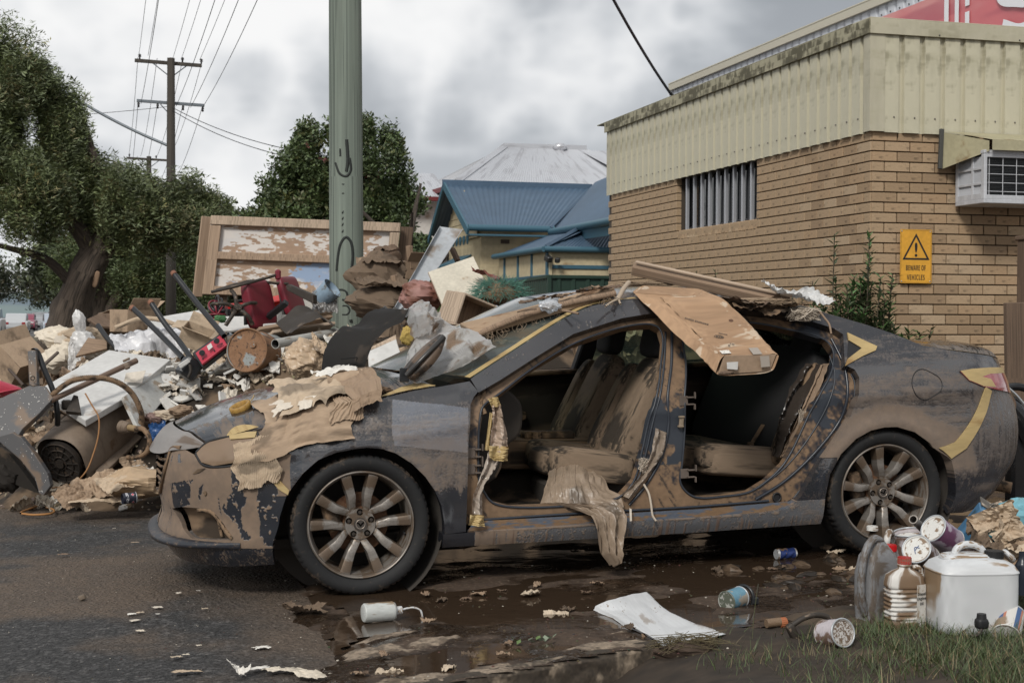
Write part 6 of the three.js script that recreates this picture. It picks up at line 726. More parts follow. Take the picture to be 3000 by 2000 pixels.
{ // carpet cleaning machine
const T = thing('carpet_cleaner', 'mud coated grey carpet cleaning machine lying on its side with ribbed end cap', 'machine', [0, 0, 0]); const A = vec([-0.422,0.273,-10.62]), B = vec([-0.047,0.587,-11.146]), ax = B.clone().sub(A), L = ax.length(); ax.normalize(); const side = ax.clone().cross(upV).normalize(), up2 = side.clone().cross(ax).normalize(); const m4 = new THREE.Matrix4().makeBasis(side, ax, up2.clone()).setPosition(A);
const gm = dirtyMat([.205, .155, .115], .33, .7, { s: .5, p: 3 }); const sec = (a, r) => { const e = .75, f = (v) => Math.sign(v) * Math.pow(Math.abs(v), e); return [r * f(Math.cos(a)), r * f(Math.sin(a))]; };
const rad = (t) => (.205) * (t < .04 ? .93 + t * 1.75 : 1) * (1 + .03 * Math.sin(t * 3)) * (t > .93 ? 1 - (t - .93) * 3.2 : 1);
part('tank', grid(48, 30, (u, v) => { const [x, z] = sec(u * 6.28318, rad(v)); return [x, v * L, z]; }, 1.2, .8).applyMatrix4(m4), gm, T); part('tank_end', grid(40, 3, (u, v) => { const [x, z] = sec(u * 6.28318, rad(1) * v); return [x, L + .02 * (1 - v), z]; }, .3, .3).applyMatrix4(m4), gm, T);
part('seam', [.30, .72].map((t) => grid(48, 2, (u, v) => { const [x, z] = sec(u * 6.28318, rad(t) + .004); return [x, t * L + .012 * v, z]; }, 1, .02).applyMatrix4(m4)), gm, T);
const capM = dirtyMat([.022, .02, .019], .35, .8, { s: .3, mud: [.09, .06, .04] }); part('end_cap', new THREE.CylinderGeometry(.165, .165, .03, 40).applyMatrix4(m4), capM, T); for (const r of [.05, .105, .155]) part('ring', at(new THREE.TorusGeometry(r, .007, 8, 40), [0, -.017, 0], [Math.PI / 2, 0, 0]).applyMatrix4(m4), capM, T); for (let i = 0; i < 12; i++) part('rib', at(box(.105, .012, .008, .002).translate(.105, 0, 0), [0, -.017, 0], [0, i * Math.PI / 6, 0]).applyMatrix4(m4), capM, T); part('cap_hub', at(new THREE.CylinderGeometry(.03, .035, .03, 16), [0, -.02, 0]).applyMatrix4(m4), capM, T);
part('skid', prismBar([-0.176,0.176,-10.603], [0.108,0.407,-11.048], .06, .05), gm, T); part('latch', prism([[-0.392,0.644,-10.515], [-0.343,0.757,-10.608], [-0.312,0.746,-10.599], [-0.288,0.636,-10.487]], .04), greyPl, T); part('latch_block', at(box(.07, .07, .06, .01), [-0.392,0.678,-10.672]), capM, T);
const hm = dirtyMat([.07, .052, .04], .4, .85, { s: .2 }); part('hose', hose([[-0.493,0.743,-10.493], [-0.441,0.797,-10.48], [-0.34,0.86,-10.505], [-0.195,0.878,-10.518], [-0.049,0.848,-10.529], [0.056,0.767,-10.551], [0.125,0.622,-10.581], [0.129,0.519,-10.63]], .021), hm, T); part('short_hose', hose([[0.087,0.511,-10.537], [0.144,0.508,-10.418], [0.179,0.442,-10.355], [0.159,0.356,-10.359], [0.076,0.313,-10.433], [0.024,0.313,-10.447]], .019), hm, T); part('hose_cuff', rod([-0.008,0.513,-10.667], [0.045,0.514,-10.601], .05, .035, 18), gm, T); part('hose_collar', rod([0.04,0.514,-10.602], [0.098,0.508,-10.534], .024, .022, 16), mat(.27, .19, .10, .7), T);
part('wand', rod([-0.491,0.723,-10.44], [0.094,0.984,-10.959], .020, .022, 16), mat(.17, .115, .085, .5, { metalness: .3 }), T); part('wand_clip', [at(box(.05, .05, .05, .012), [0.025,0.947,-10.874], [0, 0, .4]), prismBar([-0.002,0.981,-10.882], [0.047,1.004,-10.869], .018)], gm, T); part('cable', tube([[-0.259,0.769,-10.481], [-0.214,0.69,-10.437], [-0.168,0.606,-10.401], [-0.167,0.49,-10.378], [-0.198,0.362,-10.374], [-0.254,0.225,-10.366], [-0.348,0.136,-10.421], [-0.483,0.106,-10.478]], .006, 60, 6), mat(.30, .15, .06, .7), T);
}
{ // grey plastic seat shell with an arm
const T = thing('plastic_chair_shell', 'grey paint spattered plastic chair with curved arm at the edge of the heap', 'chair', [0, 0, 0]); const sp = new THREE.MeshStandardMaterial({ map: (() => { const t = tex(512, 512, (x, y) => { const f = pf(x, y, 5, 4), d = pf(x, y, 60, 1); return d > .93 ? [.5, .48, .45] : mix3([.085, .083, .085], [.17, .12, .085], sst(.5, .7, f)); }); t.repeat.set(1.6, 1.6); return t; })(), roughness: .6, side: THREE.DoubleSide });
part('back', prism([[-0.865,0.704,-10.594], [-0.772,0.764,-10.57], [-0.632,0.841,-10.533], [-0.524,0.818,-10.503], [-0.47,0.736,-10.435], [-0.56,0.632,-10.406], [-0.669,0.53,-10.382], [-0.706,0.502,-10.339], [-0.757,0.481,-10.353], [-0.848,0.449,-10.377]], .05), sp, T); part('arm_leg', prism([[-0.848,0.481,-10.378], [-0.736,0.513,-10.348], [-0.681,0.481,-10.332], [-0.59,0.366,-10.305], [-0.504,0.23,-10.279], [-0.483,0.146,-10.272], [-0.529,0.078,-10.283], [-0.559,0.088,-10.292], [-0.59,0.198,-10.302], [-0.686,0.324,-10.331], [-0.817,0.439,-10.369], [-0.848,0.449,-10.377]], .07), sp, T); part('handle_post', prism([[-0.653,1.068,-10.595], [-0.625,1.076,-10.587], [-0.594,1.072,-10.579], [-0.581,0.829,-10.519], [-0.612,0.818,-10.527], [-0.64,0.831,-10.535]], .05), sp, T); part('handle_bar', tube([[-0.615,1.068,-10.584], [-0.592,1.062,-10.63], [-0.54,0.932,-10.613], [-0.477,0.77,-10.593], [-0.451,0.619,-10.583], [-0.453,0.539,-10.634]], .02, 30, 10), blackTube, T); part('underside', prism([[-0.861,0.414,-10.536], [-0.768,0.351,-10.509], [-0.635,0.17,-10.469], [-0.563,0.069,-10.448], [-0.727,0.132,-10.494], [-0.861,0.158,-10.531]], .10), capDark(), T); part('bolt', at(new THREE.TorusGeometry(.014, .004, 6, 18), [-0.612,0.878,-10.497], [0, -.27, 0]), greyPl, T);
}
function capDark() { return dirtyMat([.02, .019, .018], .3, .85, { s: .4, mud: [.08, .055, .035] }); }
{ // cardboard and cloth at the left end
const T = thing('cardboard_carton', 'opened brown carton tipped over at the left end of the heap', 'box', [-0.815,0.789,-13.693]); carton(.38, .30, .26, card[0], T, [.5, 2.0, null, .4]); put(T, [-.9, .4, .75]);
const U = thing('cloth_tangle', 'tangle of mud stained peach sheets beside the tipped carton', 'sheets', [-0.439,1.024,-13.179]); for (let i = 0; i < 5; i++) part('sheet', at(blob(rr(.16, .26), rr(.12, .2), rr(.14, .2), 60 + i, .42, 30), [rr(-.2, .18), rr(-.2, .16), rr(-.1, .1)]), [paper[3], paper[0], card[2]][i % 3], U);
const V = thing('white_plastic_bag', 'knotted translucent white plastic bag on top of the peach sheets', 'bag', [-0.368,1.241,-12.957]); part('knot', at(blob(.07, .13, .06, 71, .35), [0, .02, 0], [0, 0, .1]), plastic, V); part('bag', at(blob(.13, .12, .10, 72, .3), [.03, -.15, 0]), plastic, V); part('tail', at(crumple(.14, .34, { seed: 73, amp: .2 }), [-.02, -.32, .10], [1.3, 0, 0]), plastic, V);
solo('broken_board', prism([[-0.387,0.964,-12.542], [-0.292,1.139,-12.727], [-0.135,1.094,-12.683], [-0.134,1.048,-12.578]], .022), timber[1], 'brown splintered board resting against the peach sheets', 'board'); solo('broken_board', prism([[-0.333,1.277,-14.192], [-0.208,1.35,-14.263], [-0.01,1.257,-14.103], [-0.024,1.206,-14.002], [-0.233,1.22,-14.06]], .03), timber[3], 'dark sodden board behind the white knotted bag', 'board');
const Wd = thing('brown_cushions', 'pile of soaked dark brown cushions behind the peach sheets', 'cushions', [-0.152,1.218,-14.349]); part('cushion', at(soft(.42, .11, .32, .45), [0, -.06, 0], [0, .2, .15]), card[3], Wd); part('cushion', at(soft(.4, .11, .3, .45), [.12, .05, 0], [0, .5, -.2]), timber[3], Wd);
const S = thing('plastic_sheet', 'clouded white plastic sheet bunched behind the appliance door', 'sheet', [0.252,1.093,-12.37]); part('sheet', at(crumple(.62, .62, { seed: 81, amp: .22, f: 3, n: 34 }), [0, -.02, 0], [.7, .2, 0]), new THREE.MeshPhysicalMaterial({ map: cardT([.58, .58, .60], .2), roughness: .35, side: THREE.DoubleSide }), S); part('rolled_edge', tube([[-.32, .12, -.1], [-.1, .20, -.12], [.15, .16, -.1], [.38, .0, 0]], .02, 20, 8), card[2], S);
const Bx = thing('cardboard_box', 'small tan carton half under the plastic sheet', 'box', [0.085,1.17,-13.454], .6); carton(.30, .2, .28, card[0], Bx, [.7, 1.8, .9, null]); const B2 = thing('cardboard_box', 'crushed tan carton behind the red control panel', 'box', [0.569,1.071,-12.179], -.3); carton(.24, .15, .2, card[2], B2, [1.1, .6, 1.4, 1.9]); put(B2, [.3, -.3, -.3]);
const Sh = thing('ceiling_sheets', 'white perforated ceiling panel lying flat beyond the handle bars', 'panel', [0.692,1.244,-13.082]); part('panel', at(box(.95, .02, .5), [0, 0, 0], [.28, -.1, .06]), white, Sh); part('panel', at(box(.5, .015, .4), [-.2, .03, .1], [.25, .3, .1]), white, Sh);
solo('green_scrap', at(blob(.06, .04, .05, 91, .4), [0.798,1.297,-12.224]), mat(.05, .16, .06, .7), 'small crumpled green scrap under the chair base', 'scrap');
const P1 = thing('red_bin', 'rounded red plastic bin lid at the edge of the heap', 'bin', [-0.87,0.747,-11.529]); part('lid', at(soft(.28, .11, .22, .6), [0, 0, 0], [0, .2, -.35]), mat(.42, .04, .07, .5), P1); part('rim', at(new THREE.TorusGeometry(.13, .012, 8, 30), [0, -.03, 0], [1.4, .2, 0], [1, 1, .6]), mat(.36, .03, .055, .5), P1);
solo('rusty_rod', rod([-0.901,0.878,-12.266], [-0.781,0.753,-12.127], .012, .012, 8), mat(.07, .05, .04, .8), 'dark iron rod beside the tipped carton', 'rod'); solo('grey_stick', rod([-0.668,0.868,-11.995], [-0.514,1.016,-12.163], .016, .014, 8), mat(.11, .085, .07, .8), 'muddy broomstick behind the grey chair handle', 'stick');
}
{ // things between drum, pole and bonnet
const T = thing('plastic_wrapped_bundle', 'tan bundle wrapped in crinkled clear plastic behind the bonnet', 'bundle', [1.222,1.029,-9.77]); part('wrap', blob(.19, .155, .16, 101, .3, 70), tarp, T); part('fold', at(crumple(.22, .3, { seed: 102, amp: .18, f: 5 }), [.07, .09, .06], [.6, 0, -.5], .6), tarp, T);
const S = thing('white_weatherboard', 'short stack of chipped white weatherboard pieces behind the bubble wrap', 'boards', [0, 0, 0]); part('board', prism([[1.607,1.085,-9.614], [1.816,1.167,-9.662], [1.827,1.07,-9.553], [1.6,0.974,-9.51]], .03), white, S); part('board', prism([[1.634,1.114,-9.711], [1.834,1.192,-9.761], [1.827,1.166,-9.711], [1.644,1.084,-9.708]], .05), timber[2], S);
const G = thing('bent_sheet_metal', 'bent dark grey appliance housing beside the green pole', 'sheet metal', [1.404,1.225,-11.227]); part('shell', at(grid(16, 8, (u, v) => [.42 * (u - .5), .13 * Math.sin(u * 3.14) + .05 * n2(u * 5, v * 3), .3 * (v - .5)], .4, .3), [0, -.02, 0], [.3, .3, 0]), greyPl, G); part('bracket', prism([[1.373,1.226,-11.028], [1.454,1.256,-11.059], [1.453,1.215,-11.006], [1.378,1.186,-10.974]], .02), steel, G);
const y = thing('yellow_rag', 'yellowed plastic rag crumpled behind the bubble wrap', 'rag', [1.882,1.188,-9.644]); part('rag', blob(.06, .09, .05, 111, .5), dirtyMat([.42, .30, .08], .35, .8, { s: .2 }), y);
const bx = thing('wooden_box', 'open fronted pale wooden box under the white board', 'box', [2.373,1.337,-9.824], .35); for (const [p, s] of [[[0, .11, 0], [.34, .015, .24]], [[0, -.11, 0], [.34, .015, .24]], [[.165, 0, 0], [.015, .21, .24]], [[-.165, 0, 0], [.015, .21, .24]]]) part('side', at(box(...s, .002), p), timber[2], bx); part('back', at(box(.32, .205, .01, .002), [0, 0, -.11]), timber[1], bx); put(bx, [.1, .35, -.35]);
const planks = [['long pale floorboard lying under the red pads', [1.103,1.163,-11.309], [1.634,1.234,-11.579], .16, 2], ['split floorboard across the heap near the drum', [1.047,1.194,-11.739], [1.678,1.301,-11.983], .14, 0], ['short pale plank beside the pole', [1.504,1.352,-12.239], [1.726,1.34,-12.282], .15, 2], ['dark plank running under the bonnet edge', [1.642,0.948,-9.394], [1.896,1.007,-9.741], .08, 3], ['brown plank under the metal channel', [1.914,1.435,-11.61], [2.224,1.49,-11.838], .20, 1], ['broken brown skirting board near the leather bundle', [2.024,1.396,-11.165], [2.382,1.489,-11.587], .10, 0]];
for (const [l, a, b, w, i] of planks) solo('plank', bar(a, b, .025, w, .003), timber[i], l, 'plank');
const bl = thing('blue_bucket', 'pale blue plastic tub crushed beside the green pole', 'tub', [1.61,1.532,-12.006]); part('tub', at(lathe([[0, 0], [.07, 0], [.09, .14], [.095, .14], [.075, -.01]], 24), [0, -.06, 0], [.6, 0, -.7]), dirtyMat([.24, .33, .42], .33, .5, { s: .3 }), bl); part('foil', at(crumple(.2, .25, { seed: 120, amp: .3 }), [.0, -.05, .08], [1, 0, .4]), new THREE.MeshStandardMaterial({ color: C(.35, .34, .33), metalness: .6, roughness: .35, side: THREE.DoubleSide }), bl);
}
{ // sacks and card in front of the machine
const T = thing('tan_sack', 'flattened tan woven sack on the asphalt by the bumper', 'sack', [0.125,0.143,-10.157]); part('sack', at(blob(.28, .115, .20, 131, .22, 44), [0, .02, 0]), new THREE.MeshPhysicalMaterial({ map: cardT([.42, .30, .19], .3), roughness: .5, side: THREE.DoubleSide }), T); part('fold', at(crumple(.30, .26, { seed: 132, amp: .16 }), [-.14, .08, .1], [.3, .4, 0]), card[2], T);
const U = thing('brown_paper', 'torn brown paper bag lying in front of the carpet cleaner', 'paper bag', [-0.169,0.091,-10.133]); part('sheet', at(crumple(.36, .26, { seed: 133, amp: .22 }), [.02, .08, 0], [.5, .2, .1]), card[0], U); part('sheet', at(crumple(.42, .16, { seed: 134, amp: .12 }), [.02, -.02, .10], [.1, -.1, 0]), card[2], U); part('sheet', at(crumple(.22, .2, { seed: 135, amp: .2 }), [-.16, .02, .04], [.6, .6, 0]), card[1], U);
const tin = thing('black_tin', 'small dark label tin lying on the torn brown paper', 'tin', [0.037,0.089,-9.921]); const tg = (g) => g.rotateZ(-Math.PI / 2 + .06).rotateY(.25); part('can', tg(new THREE.CylinderGeometry(.037, .037, .09, 28, 1, true)), new THREE.MeshStandardMaterial({ map: tex(128, 64, (x, y) => { const dmd = Math.abs((x * 4) % 1 - .5) + Math.abs(y - .72) * 1.6; return dmd < .16 ? [.5, .05, .08] : dmd < .21 ? [.7, .7, .7] : (y < .4 && y > .2 && pf(x, y, 32, 1) > .55) ? [.5, .5, .52] : [.02, .022, .035]; }), roughness: .4, side: THREE.DoubleSide }), tin); part('rim', tg(at(new THREE.TorusGeometry(.037, .0025, 6, 28), [0, .045, 0], [Math.PI / 2, 0, 0])), steel, tin); part('inside', tg(at(new THREE.CircleGeometry(.035, 24), [0, .02, 0], [-Math.PI / 2, 0, 0])), mat(.06, .055, .05, .5), tin);
solo('orange_cord', tube([[...[-0.677,-0.05,-10.381]], [...[-0.595,-0.05,-10.287]], [...[-0.491,-0.05,-10.291]], [...[-0.468,-0.05,-10.467]], [...[-0.529,-0.05,-10.685]], [...[-0.489,-0.04,-10.662]], [...[-0.458,-0.045,-10.758]], [...[-0.527,-0.05,-10.846]], [...[-0.592,-0.04,-10.933]], [...[-0.569,-0.04,-11.081]], [...[-0.518,-0.03,-11.092]], [...[-0.495,-0.02,-11.147]]].map(([x, y, z]) => [x, gBase(x) + .012, z]).concat([[...[-0.602,-0.05,-10.75]], [...[-0.684,-0.05,-10.496]], [...[-0.689,-0.05,-10.413]]].map(([x, y, z]) => [x, gBase(x) + .010, z])), .0075, 120, 6), mat(.36, .17, .055, .7), 'loops of orange cord on the asphalt beside the torn paper', 'cord');
const bl = thing('dark_bucket', 'crumpled dark plastic tub beneath the grey chair shell', 'tub', [-0.793,0.185,-10.565]); part('tub', at(blob(.14, .12, .12, 141, .3), [0, 0, 0]), capDark(), bl);
const dk = thing('snack_packet', 'blue and orange snack packet stuck under the white papers', 'packet', [0.248,0.476,-10.596]); part('packet', at(crumple(.12, .17, { seed: 151, amp: .15 }), [0, 0, 0], [1.2, .2, .2]), new THREE.MeshStandardMaterial({ map: tex(64, 64, (x, y) => x > .6 && y > .4 ? [.5, .16, .03] : [.02, .07, .2]), roughness: .35, side: THREE.DoubleSide }), dk);
const lg = thing('crumpled_clothes', 'heap of mauve brown crumpled clothes beside the hose', 'clothes', [0.272,0.601,-10.696]); for (let i = 0; i < 4; i++) part('garment', at(blob(rr(.10, .16), rr(.05, .08), .12, 160 + i, .5, 40), [-.14 + i * .09, -.06 + .03 * i, rr(-.05, .08)]), [card[3], dirtyMat([.24, .16, .14], .4, .9, { s: .2 }), paper[2], card[1]][i], lg);
}
// ---------- loose pieces: plasterboard, card, paper, splinters ----------
{
const r = rng(2024), shard = [...Array(7)].map((_, k) => { const n = 4 + k % 3, q = [...Array(n)].map((_, i) => { const a = i / n * 6.283 + rr(-.4, .4, r), d = rr(.55, 1, r); return [d * Math.cos(a), d * Math.sin(a) * .75]; }); return slab(q, .12, .012).rotateX(-Math.PI / 2).translate(0, -.06, 0); }), scrap = [...Array(6)].map((_, k) => crumple(2, 1.4, { seed: 200 + k, amp: .55, f: 3, n: 12 })), stick = [box(2, .10, .16, .01), box(2, .16, .07, .01)];
const zone = (n, fx) => { const out = []; for (let i = 0; i < n * 20 && out.length < n; i++) { const p = fx(); if (p && inside(p[0], p[1], heapFoot)) out.push(p); } return out; };
const drop = (name, geo, m, p, s, label, cat, grp, lift = .02, tilt = .7) => { const o = solo(name, geo, m, label, cat, grp); o.position.set(p[0], heapY(p[0], p[1]) + lift, p[1]); o.rotation.set(rr(-tilt, tilt, r), rr(0, 6.28, r), rr(-tilt, tilt, r)); o.scale.setScalar(s); return o; };
const pw = [white, paper[1], dirtyMat([.66, .64, .60], .15, .8, { s: 1.5 })];
const white_zone = () => [rr(.0, 1.75, r), rr(-10.3, -11.9, r)];
zone(290, white_zone).forEach((p, i) => drop('plasterboard_shard', shard[i % 7], pw[i % 3], p, rr(.035, .14, r), ['dirty white', 'cream papered', 'bright white'][i % 3] + ' broken plasterboard shard in the drift beside the bonnet', 'shard', 'plasterboard shards beside the bonnet', rr(.0, .07, r), .8));
zone(150, () => [rr(-1.3, 1.9, r), rr(-10.3, -13.5, r)]).forEach((p, i) => drop('card_scrap', scrap[i % 6], card[i % 4], p, rr(.04, .13, r), ['tan', 'brown', 'pale straw coloured', 'dark wet'][i % 4] + ' torn scrap of cardboard on the heap', 'scrap', 'cardboard scraps on the heap', rr(.01, .08, r)));
zone(170, () => [rr(-1.0, 1.8, r), rr(-10.3, -12.8, r)]).forEach((p, i) => drop('paper_scrap', scrap[(i + 2) % 6], paper[i % 4], p, rr(.04, .12, r), 'crumpled sheet of ' + ['cream', 'white', 'tan', 'buff'][i % 4] + ' stained paper on the heap', 'paper', 'paper scraps on the heap', rr(.02, .08, r)));
zone(46, () => [rr(-1.2, 4.6, r), rr(-11.2, -15, r)]).forEach((p, i) => drop('timber_offcut', stick[i % 2], timber[i % 4], p, rr(.12, .34, r), ['tan', 'brown', 'pale', 'dark'][i % 4] + ' splintered timber ' + (i % 2 ? 'batten' : 'lath') + ' lying in the heap', 'offcut', 'timber offcuts in the heap', .05, .35));
zone(40, () => [rr(-1.3, 5.2, r), rr(-11.5, -17, r)]).forEach((p, i) => { const o = drop('rag_bundle', [blob(1, .6, .8, 300 + i % 5, .45, 24)][0], [card[3], card[1], paper[2], dusty, timber[3]][i % 5], p, rr(.10, .22, r), ['dark brown', 'mid brown', 'buff', 'charcoal', 'wood brown'][i % 5] + ' mud soaked bundle of rags in the heap', 'rags', 'rag bundles in the heap', .04, .4); });
zone(26, () => [rr(1.9, 5.4, r), rr(-9.3, -11.2, r)]).forEach((p, i) => drop('card_scrap', scrap[i % 6], card[(i + 1) % 4], p, rr(.12, .24, r), ['brown', 'pale straw coloured', 'dark wet', 'tan'][i % 4] + ' torn carton flap behind the car', 'scrap', 'carton flaps behind the car', .06));
// the crumbs nobody could count
const crumbs = []; for (let i = 0; i < 900; i++) { const p = i % 2 ? white_zone() : [rr(-1.3, 2.2, r), rr(-10.0, -13, r)]; if (!inside(p[0], p[1], heapFoot)) continue; crumbs.push([p[0], heapY(p[0], p[1]) + rr(0, .04, r), p[1], rr(.008, .03, r)]); }
const im = new THREE.InstancedMesh(shard[1], mat(.55, .50, .43, .9), crumbs.length), col = new THREE.Color(); crumbs.forEach((c, i) => { tmpO.position.set(c[0], c[1], c[2]); tmpO.rotation.set(r() * 2, r() * 6, r() * 2); tmpO.scale.setScalar(c[3]); tmpO.updateMatrix(); im.setMatrixAt(i, tmpO.matrix); const v = rr(.35, 1.1, r); im.setColorAt(i, col.setRGB(v, v * rr(.8, 1, r), v * rr(.6, .95, r))); }); im.name = 'plaster_crumbs'; im.castShadow = im.receiveShadow = true; scene.add(im); tag(im, 'fine plaster and paper crumbs spread over the heap', 'crumbs', null, 'stuff');
// far heaps along the verge
for (let i = 0; i < 34; i++) { const x = rr(-3.2, 3, r), z = rr(-19, -32, r); const o = solo('kerbside_rubbish', blob(1, .7, .9, 320 + i % 6, .5, 20), [card[1], card[3], timber[3], paper[2], dusty, card[0]][i % 6], ['brown', 'dark brown', 'blackened', 'buff', 'charcoal', 'tan'][i % 6] + ' sodden mound of discarded goods along the verge', 'rubbish', 'kerbside rubbish along the verge'); o.position.set(x, .25 + .25 * r(), z); o.scale.set(rr(.3, .8, r), rr(.3, .55, r), rr(.3, .7, r)); o.rotation.y = r() * 6; }
}
// ================= THINGS LYING ON THE CAR =================
const toWorld = (p) => new THREE.Vector3(...p).applyAxisAngle(new THREE.Vector3(0, 0, 1), 1.5 * RAD).add(new THREE.Vector3(1.116, -.02, -7.675)).toArray();
const hoodU = (s) => { const k = s * (hoodE.length - 1), i = Math.min(hoodE.length - 2, Math.floor(k)); return [lerp(hoodE[i][0], hoodE[i + 1][0], k - i), lerp(hoodE[i][1], hoodE[i + 1][1], k - i)]; };
// a sheet draped over the bonnet edge: s along the bonnet, v from the bonnet (0) over the edge (.5) down the wing (1)
const drape = (s, v, off, t0 = .4, drop = .42) => { let p; if (v < .5) { const q = hoodAt(s, lerp(t0, 1, v * 2)); p = [q[0], q[1] + off, q[2]]; } else { const [u, y] = hoodU(s); p = onCar(u, y - (v - .5) * drop, off); } return toWorld(p); };
const crk = (x, y, sd) => Math.abs(n2(x * 4 + sd, y * 4) * 2 - 1) * .6 + Math.abs(n2(x * 9 - sd, y * 9 + sd) * 2 - 1) * .25;
{
const T = thing('torn_cardboard', 'layers of torn wet cardboard draped over the bonnet edge and wing', 'cardboard', [0, 0, 0]);
const piece = (n, s0, s1, v0, v1, o) => { const { sd = 1, off = .012, amp = .03, t0 = .4, drop = .42, torn = .10, nu = 44, nv = 36, shear = 0, corr = 0, m = card[0], lift } = o; const g = grid(nu, nv, (a, b) => { const ea = (n2(b * 6 + sd, sd) - .5) * torn + (n2(b * 24 + sd, sd + 3) - .5) * torn * .25, eb = (n2(a * 6 + sd, sd + 9) - .5) * torn + (n2(a * 24, sd + 5) - .5) * torn * .25; const v = lerp(v0, v1, b * (1 + eb * (b > .5 ? 1 : 0)) + eb * (b < .5 ? 1 - b * 2 : 0) * .6), s = lerp(s0, s1, a + ea * (a > .5 ? a * 2 - 1 : 1 - 2 * a)) + shear * (v - v0); return drape(s, clamp(v, 0, 1.4), off + amp * crk(a * 1.2, b * 1.2, sd) + (lift ? lift(a, b) : 0) + (corr ? .0035 * Math.sin(corr * (a * 1.0 + b * .35)) : 0), t0, drop); }, s1 - s0, v1 - v0); part(n, corr ? g : toCreasedNormals(g, .45), m, T); };
piece('sheet', .275, .60, .16, .86, { sd: 3, off: .014, amp: .030, drop: .46 });
piece('sheet', .36, .70, .02, .50, { sd: 5, off: .04, amp: .05, m: card[2], t0: .35 });
piece('corrugated_sheet', .17, .335, .64, 1.16, { sd: 9, off: .016, amp: .012, torn: .16, drop: .42, shear: .10, corr: 130, nu: 150, nv: 30, m: card[2] });
piece('corrugated_sheet', .56, .66, .36, .70, { sd: 11, off: .03, amp: .02, torn: .14, corr: 60, nu: 80, m: card[0], shear: -.06 });
piece('flap', .60, .71, .30, .62, { sd: 13, off: .05, amp: .03, m: card[1], shear: -.02, lift: (a, b) => .04 * a });
piece('white_liner', .33, .50, .40, .50, { sd: 15, off: .05, amp: .02, torn: .3, m: paper[0] }); piece('white_liner', .52, .66, .14, .30, { sd: 16, off: .085, amp: .03, torn: .25, m: paper[1] });
// curled ends
const roll = (a, b, r0, turns, m, sd) => { const A = vec(a), B = vec(b), ax = B.clone().sub(A), L = ax.length(); ax.normalize(); const e1 = ax.clone().cross(upV).normalize(), e2 = e1.clone().cross(ax); part('curl', toCreasedNormals(grid(18, 40, (u, v) => { const an = v * turns * 6.283, r = r0 * (1 - .45 * v) * (1 + .12 * (n2(u * 5 + sd, v * 6) - .5)), p = A.clone().addScaledVector(ax, L * (u + .06 * (n2(v * 9, sd) - .5))).addScaledVector(e1, r * Math.cos(an)).addScaledVector(e2, r * Math.sin(an)); return [p.x, p.y, p.z]; }, L, .5), .6), m, T); };
roll([0.983,0.979,-7.066], [1.187,1.013,-7.052], .062, 1.15, card[0], 2); roll([0.861,0.888,-6.942], [0.98,0.907,-6.941], .022, 1.7, card[1], 4); roll([1.048,1.032,-7.256], [1.217,1.042,-7.231], .025, 1.2, card[3], 6);
part('silt_clump', at(blob(.07, .025, .06, 401, .3, 24), toWorld([hoodAt(.72, .90)[0], hoodAt(.72, .90)[1] + .01, hoodAt(.72, .90)[2]])), dirtyMat([.16, .10, .06], .4, 1, { s: .1 }), T);
}
{ const q = hoodAt(.235, .62), T = thing('tape_roll', 'roll of yellow masking tape lying on the muddy bonnet', 'tape roll', toWorld([q[0], q[1] + .014, q[2]])); T.rotation.set(.22, 0, .42); part('tape', lathe([[.038, -.016], [.056, -.016], [.0565, .016], [.038, .016], [.038, -.016]], 40), dirtyMat([.40, .235, .055], .3, .6, { s: .1, mud: [.16, .10, .045] }), T); part('loose_end', tube([[.055, .01, 0], [.075, .02, -.005], [.085, .03, -.01]], .003, 8, 5), tapeM, T); }
{ // black wheel-arch liner standing on the bonnet
const T = thing('wheel_arch_liner', 'curved black plastic wheel arch liner standing on the bonnet', 'liner', [0, 0, 0]); const A = curve([[1.003,1.007,-7.476], [1.025,1.139,-7.493], [1.079,1.224,-7.501], [1.124,1.268,-7.51], [1.194,1.272,-7.511], [1.264,1.345,-7.514], [1.338,1.366,-7.515]]), B = curve([[1.198,1.037,-7.299], [1.219,1.104,-7.294], [1.251,1.175,-7.297], [1.287,1.223,-7.298], [1.341,1.266,-7.305], [1.406,1.294,-7.309], [1.442,1.358,-7.321]]);
const S = (u, v) => { const a = A.getPoint(v), b = B.getPoint(v), p = a.lerp(b, u); p.z += .05 * Math.sin(u * 3.14) + .006 * n2(u * 7, v * 9); p.y += .012 * Math.abs(n2(u * 4, v * 12) - .5) * (u < .1 || u > .9 ? 1.5 : .4); return [p.x, p.y, p.z]; };
const lm = dirtyMat([.012, .011, .010], .3, .8, { s: .5, mud: [.036, .026, .019] }); part('shell', [grid(20, 40, S, .4, .6), grid(20, 40, (u, v) => { const p = S(u, v); return [p[0], p[1], p[2] - .006]; }, .4, .6)], lm, T); part('lip', [grid(20, 3, (u, v) => { const p = S(u, 1); return [p[0] + .01 * v, p[1] + .012 * Math.sin(u * 20) * v, p[2] - .05 * v]; }, .3, .05)], greyPl, T); part('slot', [bar([1.083,1.104,-7.31], [1.16,1.114,-7.248], .006), bar([1.16,1.114,-7.248], [1.155,1.097,-7.249], .006)], mat(.005, .005, .005, .9), T);
}
